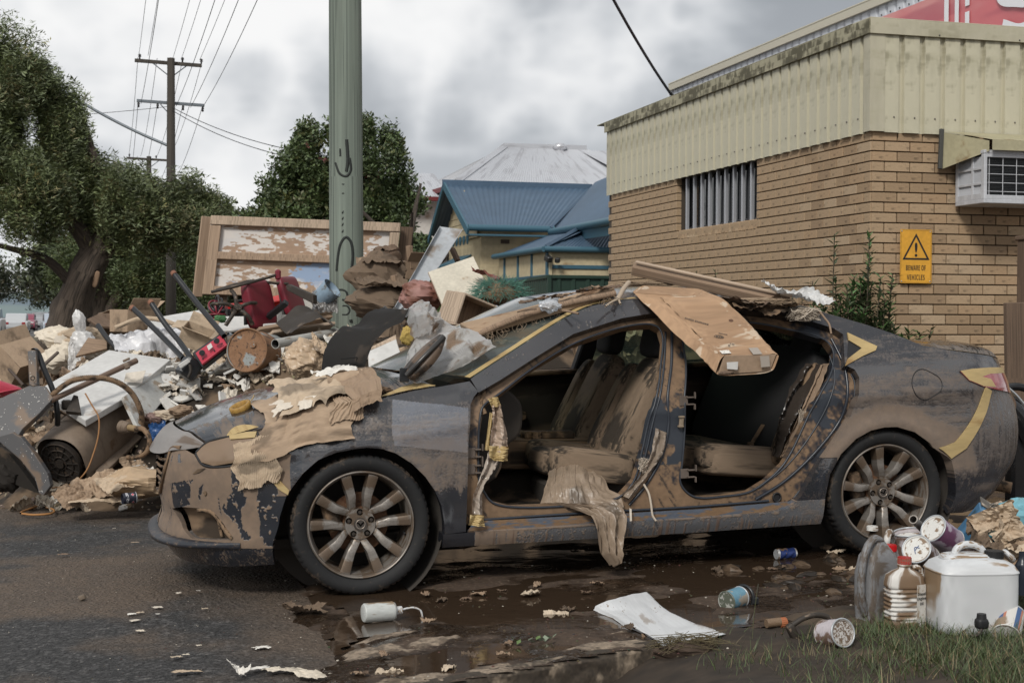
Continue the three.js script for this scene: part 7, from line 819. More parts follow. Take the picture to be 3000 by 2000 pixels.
{ // headlight unit in bubble wrap
const T = thing('bubble_wrap', 'headlight unit wrapped in crumpled dirty bubble wrap at the base of the windscreen', 'bubble wrap', [0, 0, 0]);
const dots = tex(512, 512, (x, y) => { const a = x * 40, b = y * 46 + (Math.floor(a) % 2) * .5, d = Math.hypot(a % 1 - .5, b % 1 - .5), v = sst(.48, .1, d); return [v, v, v]; }, false); dots.repeat.set(3, 3);
const brown = tex(256, 256, (x, y) => mix3([.74, .73, .71], [.36, .24, .15], sst(.52, .72, pf(x, y, 4, 5, .6)))); brown.repeat.set(2, 2);
const bw = new THREE.MeshPhysicalMaterial({ map: brown, bumpMap: dots, bumpScale: .004, roughness: .30, transmission: .45, thickness: 0, side: THREE.DoubleSide });
const fan = (rows, sd, amp = .04) => { const cs = rows.map((r_) => curve(r_)); const sp = (u, v) => { const k = v * (cs.length - 1), i = Math.min(cs.length - 2, Math.floor(k)), p = cs[i].getPoint(u).lerp(cs[i + 1].getPoint(u), k - i); const w = amp * (crk(u * 1.4, v * 1.4, sd) - .3); return [p.x + w * .4, p.y + w, p.z + w * 1.2]; }; return toCreasedNormals(grid(50, 36, sp, .6, .5), .7); };
part('wrap', fan([[[1.432,1.358,-7.386], [1.494,1.395,-7.369], [1.576,1.379,-7.347], [1.615,1.319,-7.283]], [[1.429,1.302,-7.282], [1.462,1.326,-7.149], [1.51,1.319,-7.115], [1.597,1.292,-7.184]], [[1.442,1.216,-7.225], [1.463,1.226,-7.115], [1.502,1.234,-7.074], [1.568,1.257,-7.139]]], 3), bw, T);
part('wrap', fan([[[1.403,1.148,-7.13], [1.458,1.225,-7.169], [1.529,1.287,-7.202], [1.616,1.313,-7.231]], [[1.363,1.082,-7.005], [1.49,1.172,-7.055], [1.639,1.249,-7.119], [1.749,1.233,-7.141]], [[1.326,1.019,-6.89], [1.473,1.084,-6.934], [1.628,1.16,-6.934], [1.776,1.213,-6.926]], [[1.374,1,-6.825], [1.525,1.039,-6.888], [1.663,1.099,-6.882], [1.796,1.162,-6.888]]], 7, .05), bw, T);
const lampA = curve([[1.329,1.05,-6.869], [1.38,1.117,-6.856], [1.449,1.184,-6.859], [1.529,1.236,-6.89]]), lampB = curve([[1.367,1.014,-6.827], [1.439,1.066,-6.808], [1.503,1.14,-6.823], [1.537,1.214,-6.857]]); part('lamp_housing', [grid(24, 10, (u, v) => { const p = lampA.getPoint(u).lerp(lampB.getPoint(u), v); p.z += .03 * Math.sin(v * 3.14); return [p.x, p.y, p.z]; }, .4, .1), grid(24, 2, (u, v) => { const p = lampA.getPoint(u); return [p.x, p.y, p.z - .08 * v]; }, .4, .1), grid(24, 2, (u, v) => { const p = lampB.getPoint(u); return [p.x, p.y, p.z - .08 * v]; }, .4, .1)], dirtyMat([.03, .025, .022], .6, .5, { s: .3, mud: [.13, .085, .055] }), T); part('lamp_lens', tube([[1.331,1.037,-6.816], [1.399,1.111,-6.799], [1.469,1.178,-6.812], [1.521,1.226,-6.84]], .012, 24, 8), mat(.03, .028, .026, .3), T); part('lamp_bracket', at(box(.045, .07, .02, .004), [1.331,1.038,-6.868]), blackTube, T);
}
const strands = (n, c, rx, ry, rz, seed, m, name, label, cat, r0 = .0022) => { const r = rng(seed), l = []; for (let i = 0; i < n; i++) { const p = [...Array(4)].map(() => [c[0] + rr(-rx, rx, r), c[1] + rr(-ry, ry, r), c[2] + rr(-rz, rz, r)]); l.push(tube(p, r0 * rr(.6, 1.4, r), 10, 3)); } const o = solo(name, l, m, label, cat); o.userData.kind = 'stuff'; return o; };
const straw = mat(.34, .25, .17, .95), pale = mat(.50, .43, .35, .95);
{ // board on the windscreen
const T = thing('chipboard_plank', 'long swollen chipboard plank lying up the windscreen onto the roof', 'plank', [0, 0, 0]); part('board', prism([[1.749,1.288,-7.464], [2.027,1.381,-7.327], [2.537,1.484,-7.21], [2.492,1.457,-7.056], [2.191,1.39,-7.033], [2.062,1.362,-7.068], [1.753,1.233,-7.13]], .03), dirtyMat([.36, .25, .16], .33, .95, { s: .5 }), T); part('swollen_edge', tube([[1.754,1.226,-7.129], [1.897,1.292,-7.091], [2.059,1.352,-7.058], [2.258,1.404,-7.036], [2.488,1.45,-7.047]], .018, 60, 6), timber[1], T);
const r = rng(5), l = []; for (let i = 0; i < 60; i++) { const t = r(), a = vec([1.75,1.221,-7.11]).lerp(vec([2.484,1.446,-7.037]), t); l.push(tube([a, [a.x + rr(-.02, .02, r), a.y - rr(.005, .03, r), a.z + .01], [a.x + rr(-.04, .04, r), a.y - rr(.02, .06, r), a.z + .015]], .0012, 6, 3)); } part('fibres', l, straw, T).userData.kind = 'stuff';
const F = thing('bark_flakes', 'peeling grey bark and mulch along the roof plank', 'bark', [0, 0, 0]); for (let i = 0; i < 26; i++) { const t = r(), a = vec([2.036,1.384,-7.179]).lerp(vec([2.503,1.478,-7.116]), t); part('flake', at(crumple(rr(.05, .12, r), .03, { seed: 500 + i, amp: .3, n: 8 }), [a.x + rr(-.02, .02, r), a.y + .012 + rr(0, .015, r), a.z + rr(-.06, .08, r)], [rr(-.3, .3, r), rr(-.3, .3, r), .1]), [timber[1], timber[3], card[3]][i % 3], F); }
const bag = thing('clear_plastic_bag', 'scrunched clear plastic bag on the windscreen plank', 'bag', [2.115,1.384,-7.013]); part('bag', blob(.085, .05, .06, 410, .5, 44), new THREE.MeshPhysicalMaterial({ color: C(.75, .78, .82), roughness: .2, transmission: .6, side: THREE.DoubleSide }), bag);
solo('twig', tube([[1.951,1.349,-7.036], [2.007,1.362,-7.021], [2.049,1.365,-7.01]], .004, 10, 5), timber[3], 'thin dark twig caught under the plastic bag', 'twig'); solo('stick', tube([[2.174,1.36,-7.017], [2.211,1.353,-6.965], [2.247,1.343,-6.924]], .006, 10, 6), timber[1], 'short brown stick on the roof edge', 'stick');
solo('frayed_rope', [tube([[2.581,1.51,-7.095], [2.533,1.474,-7.045], [2.497,1.437,-7.002], [2.479,1.417,-6.986]], .013, 20, 7), tube([[2.483,1.421,-6.985], [2.442,1.405,-6.965], [2.388,1.381,-6.917]], .006, 12, 5), tube([[2.484,1.421,-6.985], [2.486,1.405,-6.974], [2.484,1.393,-6.953]], .006, 10, 5)], mat(.36, .29, .22, .95), 'frayed grey rope end hanging over the roof rail', 'rope');
}
{ // parts carton bent over the roof rail
const T = thing('parts_carton', 'long muddy car parts carton bent over the roof rail above the rear door', 'box', [0, 0, 0]); const Lp = [[2.676,1.499,-7.152], [2.709,1.405,-6.934], [2.766,1.261,-6.708], [2.807,1.19,-6.571], [2.834,1.139,-6.459]].map(vec), Rp = [[2.998,1.478,-7.063], [3.051,1.425,-6.903], [3.098,1.316,-6.711], [3.125,1.228,-6.578], [3.15,1.151,-6.466]].map(vec), Bp = [[2.569,1.453,-7.035], [2.633,1.345,-6.912], [2.713,1.203,-6.7], [2.756,1.119,-6.563], [2.792,1.042,-6.448]].map(vec);
const cL = new THREE.CatmullRomCurve3(Lp), cR = new THREE.CatmullRomCurve3(Rp), cB = new THREE.CatmullRomCurve3(Bp), sc = (u, v) => { const l = cL.getPoint(v), r_ = cR.getPoint(v), b = cB.getPoint(v), d = b.clone().sub(l), q = u * 6.28318, e = (z) => .5 + .5 * Math.sign(z) * Math.pow(Math.abs(z), .34), p = l.clone().addScaledVector(r_.clone().sub(l), e(-Math.cos(q - .785))).addScaledVector(d, e(-Math.sin(q - .785) * -1)); const w = .006 * (n2(u * 14, v * 9) - .5) + .007 * (Math.abs(n2(u * 5 + 3, v * 14) * 2 - 1) - .4); p.y += w; p.z += w; return [p.x, p.y, p.z]; };
const ct = tex(512, 512, (x, y) => { const f = pf(x, y, 4, 5, .55), g = pf(x, y, 40, 2), w = sst(.56, .60, pf(x + .4, y + .2, 6, 5, .62)); return mix3(mul3(mix3([.37, .235, .14], [.29, .18, .105], sst(.45, .65, f)), .85 + .3 * g), [.52, .43, .33], w * .7); }); const cm = new THREE.MeshStandardMaterial({ map: ct, roughness: .85, side: THREE.DoubleSide });
part('sleeve', grid(64, 44, (u, v) => sc(u, v), 1, 1), cm, T); const e = [0, .25, .5, .75].map((u) => sc(u, 1)); part('end', prism(e, .012), card[1], T); part('top_end', prism([0, .25, .5, .75].map((u) => sc(u, .0)), .01), cm, T);
const tp = (u, v) => cL.getPoint(v).lerp(cR.getPoint(v), u), face = (u, v, o = .002) => { const a = tp(u, v), b = tp(u + .02, v), c = tp(u, v + .01), e1 = b.clone().sub(a).normalize(), t = c.clone().sub(a).normalize(), n = e1.clone().cross(t).normalize(); if (n.y < 0) n.negate(); const e2 = n.clone().cross(e1); return new THREE.Matrix4().makeBasis(e1, e2, n).setPosition(a.addScaledVector(n, o)); };
const ink = mat(.07, .055, .045, .8), print = (s, size, u, v, rot) => { const g = text(s, size, .0008); g.rotateZ(rot); g.applyMatrix4(face(u, v, .004)); part('printing', g, ink, T); };
print('KIA', .017, .30, .66, 2.55); const ov = new THREE.TorusGeometry(.024, .0012, 4, 32); ov.scale(1, .58, 1); ov.rotateZ(2.55); ov.applyMatrix4(face(.30, .66, .004)); part('printed_oval', ov, ink, T); print('MOTORS', .008, .40, .63, 2.5); print('GENUINE PARTS', .012, .22, .44, 2.4); print('4', .016, .30, .82, 2.5); print('20.0', .009, .37, .80, 2.5);
part('hole', (() => { const g = new THREE.CircleGeometry(.012, 16); g.applyMatrix4(face(.72, .48, .003)); return g; })(), mat(.10, .05, .03, .9), T);
part('label', prism([[2.85,1.108,-6.433], [2.909,1.111,-6.427], [2.906,1.071,-6.427], [2.852,1.075,-6.432]], .002), white, T); part('packing_tape', [prism([[3.029,1.137,-6.436], [3.077,1.139,-6.434], [3.082,1.086,-6.431], [3.035,1.082,-6.434]], .002), (() => { const g = new THREE.PlaneGeometry(.05, .06); g.applyMatrix4(face(.62, .955, .004)); return g; })()], new THREE.MeshPhysicalMaterial({ color: C(.30, .26, .22), roughness: .2 }), T); part('paper_tab', (() => { const g = new THREE.PlaneGeometry(.05, .035); g.applyMatrix4(face(.12, .94, .005)); return g; })(), paper[1], T); part('mud_crust', at(blob(.05, .012, .02, 420, .4, 20), [2.842,1.056,-6.424]), timber[3], T);
}
{ // batten and litter on the roof
const T = thing('roof_batten', 'long weathered grooved timber batten lying along the roof', 'batten', [0, 0, 0]); const a0 = vec([2.693,1.597,-7.336]), a1 = vec([3.434,1.41,-6.943]); part('batten', bar(a0, a1, .055, .09, .005), timber[1], T); part('groove_strip', bar(a0.clone().add(new THREE.Vector3(0, .03, .04)), a1.clone().add(new THREE.Vector3(0, .03, .04)), .012, .02), timber[2], T); part('lower_lath', bar([3.103,1.415,-6.981], [3.414,1.376,-6.947], .03, .05), timber[3], T);
strands(90, [3.499,1.345,-6.903], .09, .035, .06, 9, pale, 'straw_nest', 'nest of pale straw and fibre on the roof corner', 'straw'); strands(70, [3.29,1.409,-6.93], .16, .02, .05, 10, straw, 'straw_litter', 'loose straw caught under the roof batten', 'straw'); strands(50, [2.752,1.509,-7.276], .16, .012, .05, 11, straw, 'dry_grass', 'dry grass stems on the roof beside the carton', 'grass', .0016);
const S = thing('white_plastic_sheet', 'crumpled white plastic sheet snagged on the roof corner', 'sheet', [3.488,1.431,-6.98]); part('sheet', at(crumple(.34, .22, { seed: 430, amp: .22, f: 5, n: 34 }), [0, 0, 0], [.35, .1, -.22]), new THREE.MeshPhysicalMaterial({ map: cardT([.66, .66, .65], .55), roughness: .4, transmission: .2, side: THREE.DoubleSide }), S);
const D = thing('roof_litter', 'brown mulch and sodden sheets flattened on the roof', 'mulch', [0, 0, 0]); for (let i = 0; i < 12; i++) { const k = i / 12, p = vec([3.099,1.408,-6.972]).lerp(vec([3.446,1.382,-6.939]), k); part('mulch', at(crumple(.16, .12, { seed: 440 + i, amp: .2, n: 10 }), [p.x, p.y + .0, p.z + rr(-.05, .05)], [rr(-.2, .2), rr(0, 3), -.12]), [card[3], timber[3], dusty][i % 3], D); }
const hang = tube([[3.575,1.382,-6.903], [3.567,1.33,-6.801], [3.556,1.29,-6.72], [3.546,1.243,-6.681]], .006, 20, 5); solo('hanging_root', hang, timber[1], 'thin root hanging down the rear pillar', 'root');
}
{ // plastic and rags hanging in the doorways
const strip = (L, Rr, sd, amp, nu = 20, nv = 70) => { const a = curve(L), b = curve(Rr); return toCreasedNormals(grid(nu, nv, (u, v) => { const p = a.getPoint(v).lerp(b.getPoint(v), u), w = amp * (crk(u * .9, v * 3.2, sd) - .3) + amp * .6 * Math.sin(u * 9 + v * 3); return [p.x, p.y, p.z + w]; }, .15, .8), .6); };
const T = thing('plastic_strip', 'long strip of dirty clear plastic taped to the front door pillar', 'plastic', [0, 0, 0]); const pm = new THREE.MeshPhysicalMaterial({ map: cardT([.47, .36, .28], .15), roughness: .3, transmission: .15, side: THREE.DoubleSide });
part('upper_strip', strip([[1.756,0.89,-6.8], [1.759,0.836,-6.8], [1.747,0.746,-6.79], [1.74,0.651,-6.78]], [[1.802,0.892,-6.8], [1.818,0.829,-6.8], [1.84,0.732,-6.79], [1.836,0.637,-6.78]], 3, .03), pm, T); part('lower_strip', strip([[1.737,0.662,-6.79], [1.708,0.579,-6.78], [1.668,0.485,-6.77], [1.651,0.432,-6.77], [1.652,0.343,-6.76]], [[1.798,0.625,-6.79], [1.772,0.572,-6.78], [1.719,0.496,-6.77], [1.708,0.43,-6.77], [1.709,0.329,-6.76]], 5, .03), new THREE.MeshPhysicalMaterial({ map: cardT([.55, .47, .40], .45), roughness: .2, transmission: .3, side: THREE.DoubleSide }), T);
part('tape', strip([[1.735,0.921,-6.79], [1.753,0.879,-6.79]], [[1.784,0.932,-6.79], [1.806,0.884,-6.79]], 7, .012, 12, 12), tapeM, T); part('tape', strip([[1.735,0.692,-6.76], [1.735,0.638,-6.76], [1.765,0.616,-6.76]], [[1.832,0.687,-6.76], [1.833,0.645,-6.76], [1.832,0.615,-6.76]], 8, .02, 14, 14), tapeM, T); part('tape', strip([[1.634,0.359,-6.735], [1.626,0.309,-6.735]], [[1.701,0.357,-6.735], [1.711,0.296,-6.735]], 9, .015, 12, 12), tapeM, T); part('tape', strip([[1.753,0.852,-6.82], [1.722,0.667,-6.8]], [[1.77,0.846,-6.82], [1.743,0.664,-6.8]], 10, .004, 4, 20), tapeM, T);
const rows = [[[2.153,0.545,-7.1], [2.23,0.569,-7.1], [2.317,0.569,-7.1], [2.412,0.519,-7.1]], [[2.101,0.493,-6.98], [2.177,0.527,-6.93], [2.282,0.525,-6.93], [2.411,0.478,-6.98]], [[2.058,0.428,-6.9], [2.143,0.464,-6.84], [2.259,0.461,-6.84], [2.404,0.437,-6.9]], [[2.03,0.386,-6.86], [2.137,0.395,-6.8], [2.265,0.394,-6.78], [2.439,0.418,-6.82]], [[2.163,0.376,-6.78], [2.252,0.366,-6.76], [2.333,0.371,-6.75], [2.443,0.379,-6.76]], [[2.249,0.334,-6.73], [2.291,0.328,-6.72], [2.368,0.331,-6.72], [2.436,0.328,-6.73]], [[2.275,0.25,-6.71], [2.316,0.244,-6.7], [2.368,0.249,-6.7], [2.426,0.251,-6.71]], [[2.31,0.159,-6.7], [2.339,0.141,-6.69], [2.371,0.152,-6.69], [2.417,0.161,-6.7]], [[2.359,0.096,-6.7], [2.367,0.085,-6.69], [2.378,0.085,-6.69], [2.398,0.095,-6.7]]].map((q) => curve(q));
const U = thing('muddy_sheet', 'mud soaked plastic sheet crumpled over the sill and hanging to the ground', 'sheet', [0, 0, 0]); part('sheet', toCreasedNormals(grid(80, 110, (u, v) => { const k = v * 8, i = Math.min(7, Math.floor(k)), p = rows[i].getPoint(u).lerp(rows[i + 1].getPoint(u), k - i); const w = .05 * (crk(u * 1.6 + .2 * n2(v * 4, 1), v * .8, 21) - .28) + .022 * (crk(u * 3.4, v * 1.9, 5) - .3) + .018 * Math.sin(u * 20 + 5 * n2(v * 3, 2)) * sst(.5, .7, v); return [p.x + w * .3, p.y + w * .5, p.z + w]; }, .6, .9), .5), new THREE.MeshPhysicalMaterial({ map: cardT([.27, .205, .15], .25), roughness: .4, side: THREE.DoubleSide }), U);
const V = thing('rear_door_rags', 'shredded dark plastic and lining hanging along the rear pillar', 'rags', [0, 0, 0]); part('plastic', strip([[3.585,1.08,-7.05], [3.486,0.94,-7.05], [3.415,0.801,-7.03], [3.392,0.705,-7], [3.365,0.584,-6.98]], [[3.668,1.074,-6.98], [3.595,0.943,-6.96], [3.505,0.806,-6.94], [3.438,0.685,-6.93], [3.377,0.582,-6.92]], 12, .05), new THREE.MeshPhysicalMaterial({ color: C(.045, .036, .03), roughness: .25, side: THREE.DoubleSide }), V); part('lining', strip([[3.625,1.075,-6.95], [3.544,0.929,-6.93], [3.472,0.801,-6.91], [3.397,0.648,-6.9], [3.371,0.584,-6.9]], [[3.659,1.084,-6.92], [3.595,0.946,-6.9], [3.51,0.794,-6.88], [3.444,0.69,-6.87], [3.392,0.602,-6.87]], 13, .025), new THREE.MeshStandardMaterial({ map: cardT([.27, .19, .13], .35), roughness: .8, side: THREE.DoubleSide }), V);
part('pillar_plastic', strip([[2.62,0.762,-6.79], [2.579,0.608,-6.785], [2.512,0.504,-6.78], [2.432,0.427,-6.775]], [[2.68,0.736,-6.79], [2.659,0.625,-6.785], [2.591,0.533,-6.78], [2.485,0.4,-6.775]], 17, .022, 24, 60), new THREE.MeshPhysicalMaterial({ map: cardT([.34, .27, .21], .5), roughness: .28, transmission: .3, side: THREE.DoubleSide }), V); strands(26, [3.482,0.796,-6.86], .03, .05, .01, 15, pale, 'torn_threads', 'pale torn threads on the rear pillar lining', 'threads', .0016); strands(24, [2.555,0.57,-6.79], .03, .05, .01, 16, pale, 'frayed_threads', 'frayed white threads stuck to the centre pillar foot', 'threads', .0018);
solo('hanging_tape_strip', tube([[2.548,0.48,-6.77], [2.571,0.437,-6.76], [2.581,0.382,-6.75], [2.589,0.321,-6.745], [2.604,0.296,-6.74]], .006, 24, 5), pale, 'thin shredded tape strip dangling over the sill', 'tape'); solo('torn_sill_strip', prism([[2.468,0.363,-6.755], [2.479,0.357,-6.755], [2.476,0.3,-6.74], [2.465,0.298,-6.74]], .004), paper[0], 'small pale torn strip stuck on the sill', 'strip');
}
// ================= CONTAINERS AND LITTER IN FRONT =================
// bottle-like solid: rounded-rectangle sections [y, halfX, halfZ, squareness]
function sections(S, nu = 40, sub = 4) { const rows = []; for (let i = 0; i < S.length - 1; i++) for (let k = 0; k < sub; k++) rows.push(S[i].map((v, j) => lerp(v, S[i + 1][j], k / sub))); rows.push(S[S.length - 1]); return grid(nu, rows.length - 1, (u, v) => { const [y, a, b, e] = rows[Math.round(v * (rows.length - 1))], t = u * 6.28318, f = (q) => Math.sign(q) * Math.pow(Math.abs(q), e); return [a * f(Math.cos(t)), y, b * f(Math.sin(t))]; }, .6, .4); }
const disc = (r, y = 0, n = 28) => at(new THREE.CircleGeometry(r, n), [0, y, 0], [-Math.PI / 2, 0, 0]);
const gy = (x, z) => Math.max(mudTop(x, z), gBase(x) - .0015);
const ribT = (base, mudc, a, f) => { const t = tex(256, 256, (x, y) => { const k = sst(a - .06, a + .06, pf(x, y, f, 5, .62)); return mul3(mix3(base, mudc, k), .88 + .24 * pf(x, y, 40, 2)); }); return t; };
const pWhite = new THREE.MeshPhysicalMaterial({ map: ribT([.54, .55, .56], [.24, .165, .10], .575, 10), roughness: .4, side: THREE.DoubleSide }), pMud = new THREE.MeshPhysicalMaterial({ map: ribT([.58, .56, .53], [.17, .11, .066], .42, 9), roughness: .6, side: THREE.DoubleSide }), lidM = new THREE.MeshPhysicalMaterial({ map: ribT([.62, .61, .58], [.22, .15, .095], .60, 6), roughness: .45, side: THREE.DoubleSide }); lidM.map.repeat.set(1, 1);
{ const p = [3.367,0.03,-5.123], T = thing('jerrycan', 'large white plastic jerrycan with moulded handle and black cap standing in the grass', 'jerrycan', [p[0] - .005, gBase(p[0]) - .0, p[2]], -.16);
part('body', sections([[0, .12, .08, .5], [.012, .158, .115, .42], [.03, .165, .122, .40], [.06, .168, .124, .40], [.18, .170, .125, .40], [.252, .170, .125, .40], [.259, .174, .128, .40], [.268, .168, .124, .40], [.288, .156, .115, .46], [.303, .132, .096, .55], [.314, .10, .07, .65], [.320, .0, .0, .8]], 72, 3), pWhite, T);
part('handle', tube([[-.075, .305, 0], [-.06, .345, 0], [-.02, .362, 0], [.03, .352, 0], [.055, .325, 0], [.055, .300, 0]], .015, 30, 10), pWhite, T); part('shoulder', at(soft(.22, .05, .12, .6), [-.02, .305, 0]), pWhite, T);
const cap = part('cap', at(new THREE.CylinderGeometry(.036, .037, .030, 32), [.085, .325, .03]), black, T); part('cap_ridge', [...Array(24)].map((_, i) => at(box(.004, .026, .005, .001), [.085 + .037 * Math.cos(i / 24 * 6.283), .325, .03 + .037 * Math.sin(i / 24 * 6.283)], [0, -i / 24 * 6.283, 0])), black, cap); part('vent_cap', at(lathe([[0, 0], [.032, 0], [.034, .012], [.03, .02], [0, .022]], 24), [.145, .308, .02], [0, 0, -.8]), pWhite, T);
}
{ const p = [3.13,0.02,-5.248], T = thing('oil_bottle', 'mud coated ribbed oil bottle with red cap and torn Diesel Engine Oil label', 'bottle', [p[0], gBase(p[0]) - .005, p[2]], -.12);
const rb = []; rb.push([0, .055, .04, .6], [.008, .074, .052, .55], [.03, .078, .055, .5]); for (let i = 0; i < 8; i++) { const y = .045 + i * .0185; rb.push([y, .079, .055, .5], [y + .004, .073, .050, .5], [y + .009, .073, .050, .5], [y + .013, .079, .055, .5]); } rb.push([.20, .080, .055, .5], [.235, .073, .050, .55], [.252, .05, .036, .7], [.262, .028, .026, .9], [.285, .025, .025, 1]); part('body', sections(rb, 48, 2), pMud, T);
part('cap', [at(new THREE.CylinderGeometry(.027, .028, .028, 28), [0, .296, 0]), ...[...Array(20)].map((_, i) => at(box(.003, .024, .004, .001), [.028 * Math.cos(i / 20 * 6.283), .296, .028 * Math.sin(i / 20 * 6.283)], [0, -i / 20 * 6.283, 0]))], new THREE.MeshPhysicalMaterial({ map: ribT([.42, .012, .015], [.25, .10, .07], .62, 6), roughness: .3 }), T); part('collar', at(lathe([[.026, .27], [.030, .272], [.030, .280], [.026, .282]], 24), [0, 0, 0]), pMud, T); part('handle', tube([[.035, .262, -.01], [.065, .262, -.01], [.082, .235, -.01], [.080, .20, -.01]], .012, 16, 8), pMud, T);
part('label', at(box(.05, .155, .002, .001), [.052, .125, .0535], [0, .38, 0]), dirtyMat([.62, .6, .56], .33, .7, { s: .1 }), T); const ink = mat(.02, .02, .02, .7); [['Diesel', .165], ['Engine', .145], ['Oil', .125]].forEach(([s, y]) => part('lettering', at(text(s, .0115, .0006), [.0525, y, .0551], [0, .38, 0]), ink, T));
}
{ const p = [3.083,0.02,-5.396], T = thing('grey_jug', 'tall grey plastic fuel jug with looped handle beside the oil bottle', 'jug', [p[0] + .04, gBase(p[0]) - .01, p[2] - .06], .25); const gm = dirtyMat([.20, .20, .205], .5, .5, { s: .2 }); part('body', sections([[0, .10, .045, .5], [.02, .085, .06, .45], [.10, .09, .065, .42], [.22, .088, .065, .42], [.29, .075, .055, .5], [.33, .045, .04, .7], [.35, .03, .03, .9]], 48, 3), gm, T); part('handle', tube([[.02, .35, 0], [-.04, .365, .02], [-.09, .33, .03], [-.118, .22, .03], [-.115, .12, .03], [-.085, .05, .02]], .017, 30, 10), gm, T);
const q = [3.266,0.368,-5.673], U = thing('grey_jug', 'second dirty jug with pale looped handle behind the red caps', 'jug', [q[0], q[1] - .39, q[2]], .9); part('body', sections([[0, .10, .05, .5], [.02, .12, .06, .45], [.2, .12, .06, .42], [.27, .09, .05, .5], [.30, .03, .03, .9]], 40, 3), gm, U); part('handle', tube([[.0, .30, .02], [-.02, .37, .03], [.04, .39, .03], [.11, .36, .03], [.13, .28, .02]], .016, 26, 10), pMud, U); part('cap', at(new THREE.CylinderGeometry(.026, .026, .02, 24), [.07, .40, -.05]), lidM, U);
const r2 = [3.226,0.327,-5.528], V = thing('oil_bottle', 'half hidden bottle with a bright red cap behind the ribbed oil bottle', 'bottle', [r2[0], r2[1] - .325, r2[2]], .2); part('body', sections([[0, .06, .045, .5], [.02, .07, .05, .5], [.22, .07, .05, .5], [.26, .04, .035, .7], [.28, .026, .026, 1], [.31, .024, .024, 1]], 36, 3), dirtyMat([.55, .55, .55], .33, .5, { s: .2 }), V); part('cap', [at(new THREE.CylinderGeometry(.027, .027, .03, 24), [0, .325, 0]), ...[...Array(18)].map((_, i) => at(box(.003, .026, .004, .001), [.0275 * Math.cos(i / 18 * 6.283), .325, .0275 * Math.sin(i / 18 * 6.283)], [0, -i / 18 * 6.283, 0]))], mat(.48, .01, .012, .3), V);
}
// paint tins: body, rim, lid, handle ears; y axis is the tin's axis, base at y = 0
function tin(label, p, rot, r, h, bodyM, lid, o = {}) { const T = thing('paint_tin', label, 'tin', p); put(T, rot); part('wall', lathe([[r * .97, 0], [r, .004], [r, h * .93], [r * 1.0, h]], 44), bodyM, T); part('base', [disc(r * .97, .003), at(new THREE.TorusGeometry(r * .985, .003, 6, 44), [0, .003, 0], [Math.PI / 2, 0, 0])], lid, T); part('rim', [at(new THREE.TorusGeometry(r, .0035, 8, 44), [0, h, 0], [Math.PI / 2, 0, 0])], steel, T); if (o.open) part('paint', disc(r * .95, h * .86), o.open, T); else part('lid', [disc(r * .84, h - .004), lathe([[r * .84, h - .004], [r * .88, h + .001], [r * .98, h]], 44)], lid, T); if (o.bail) part('bail', tube([[r + .004, h * .8, 0], [r * .9, h * .5, r * .9], [0, h * .42, r * 1.25], [-r * .9, h * .5, r * .9], [-r - .004, h * .8, 0]], .002, 30, 5), steel, T); return T; }
const blueM = new THREE.MeshPhysicalMaterial({ map: ribT([.12, .25, .33], [.30, .26, .21], .56, 5), roughness: .5, side: THREE.DoubleSide }), labelM = new THREE.MeshPhysicalMaterial({ map: ribT([.50, .46, .48], [.17, .11, .085], .50, 6), roughness: .45, side: THREE.DoubleSide }), mossM = new THREE.MeshStandardMaterial({ map: ribT([.09, .10, .075], [.36, .36, .33], .60, 8), roughness: .85, side: THREE.DoubleSide }), speckM = new THREE.MeshStandardMaterial({ map: ribT([.46, .44, .42], [.13, .09, .062], .50, 16), roughness: .8, side: THREE.DoubleSide });
const TY = (label, px, rot, r, h, b, l, o) => { const x = px[0], z = px[2]; return tin(label, [x, (o?.y ?? gy(x, z)), z], rot, r, h, b, l, o); };
TY('blue smeared paint tin lying on its side in the mud', [2.614,0,-5.886], [0, .5, -1.50], .046, .105, blueM, mossM, { y: .052 }); { const p = [2.71,0,-5.91], U = thing('tin_ring', 'dark plastic ring around the far end of the blue tin', 'ring', [p[0] + .02, .055, p[2] - .04]); part('ring', at(new THREE.TorusGeometry(.052, .008, 8, 36), [0, 0, 0], [0, Math.PI / 2 + .5, 0]), blackTube, U); part('clip', at(box(.03, .035, .03, .006), [.035, -.01, .04]), blackTube, U); }
{ const p = [2.601,0,-5.857]; solo('spilt_paint', at(crumple(.22, .09, { seed: 610, amp: .02, n: 12, torn: .4 }), [p[0] + .10, gBase(p[0]) + .003, p[2] + .015]), new THREE.MeshPhysicalMaterial({ color: C(.012, .028, .05), roughness: .08, side: THREE.DoubleSide }), 'spill of dark blue paint under the blue tin', 'paint'); }
const stackB = [3.546,0.02,-5.853];
const tin2 = (label, base, lid, r, bm, lm, o) => { const A = vec(base), B = vec(lid), T = tin(label, base, [0, 0, 0], r, A.distanceTo(B), bm, lm, o); T.quaternion.setFromUnitVectors(upV, B.sub(A).normalize()); return T; };
tin2('white tin standing open at the back of the container group', [3.478,0.2,-5.768], [3.451,0.354,-5.757], .068, labelM, lidM, { open: lidM });
tin2('purple splashed tin resting on its side above the others', [3.555,0.332,-5.562], [3.435,0.406,-5.524], .062, new THREE.MeshPhysicalMaterial({ map: ribT([.42, .36, .42], [.16, .07, .13], .52, 5), roughness: .35, side: THREE.DoubleSide }), lidM);
{ const T = tin2('pale tin lying on its side with a blue scrawled mark on its end', [3.389,0.274,-5.503], [3.294,0.336,-5.426], .062, labelM, lidM), h = vec([3.389,0.274,-5.503]).distanceTo(vec([3.294,0.336,-5.426])); part('scrawled_mark', [tube([[-.018, h - .002, .012], [0, h - .002, -.012], [.012, h - .002, .006]], .0016, 10, 4), tube([[-.012, h - .002, 0], [.018, h - .002, -.006]], .0016, 6, 4)], mat(.05, .10, .25, .7), T); }
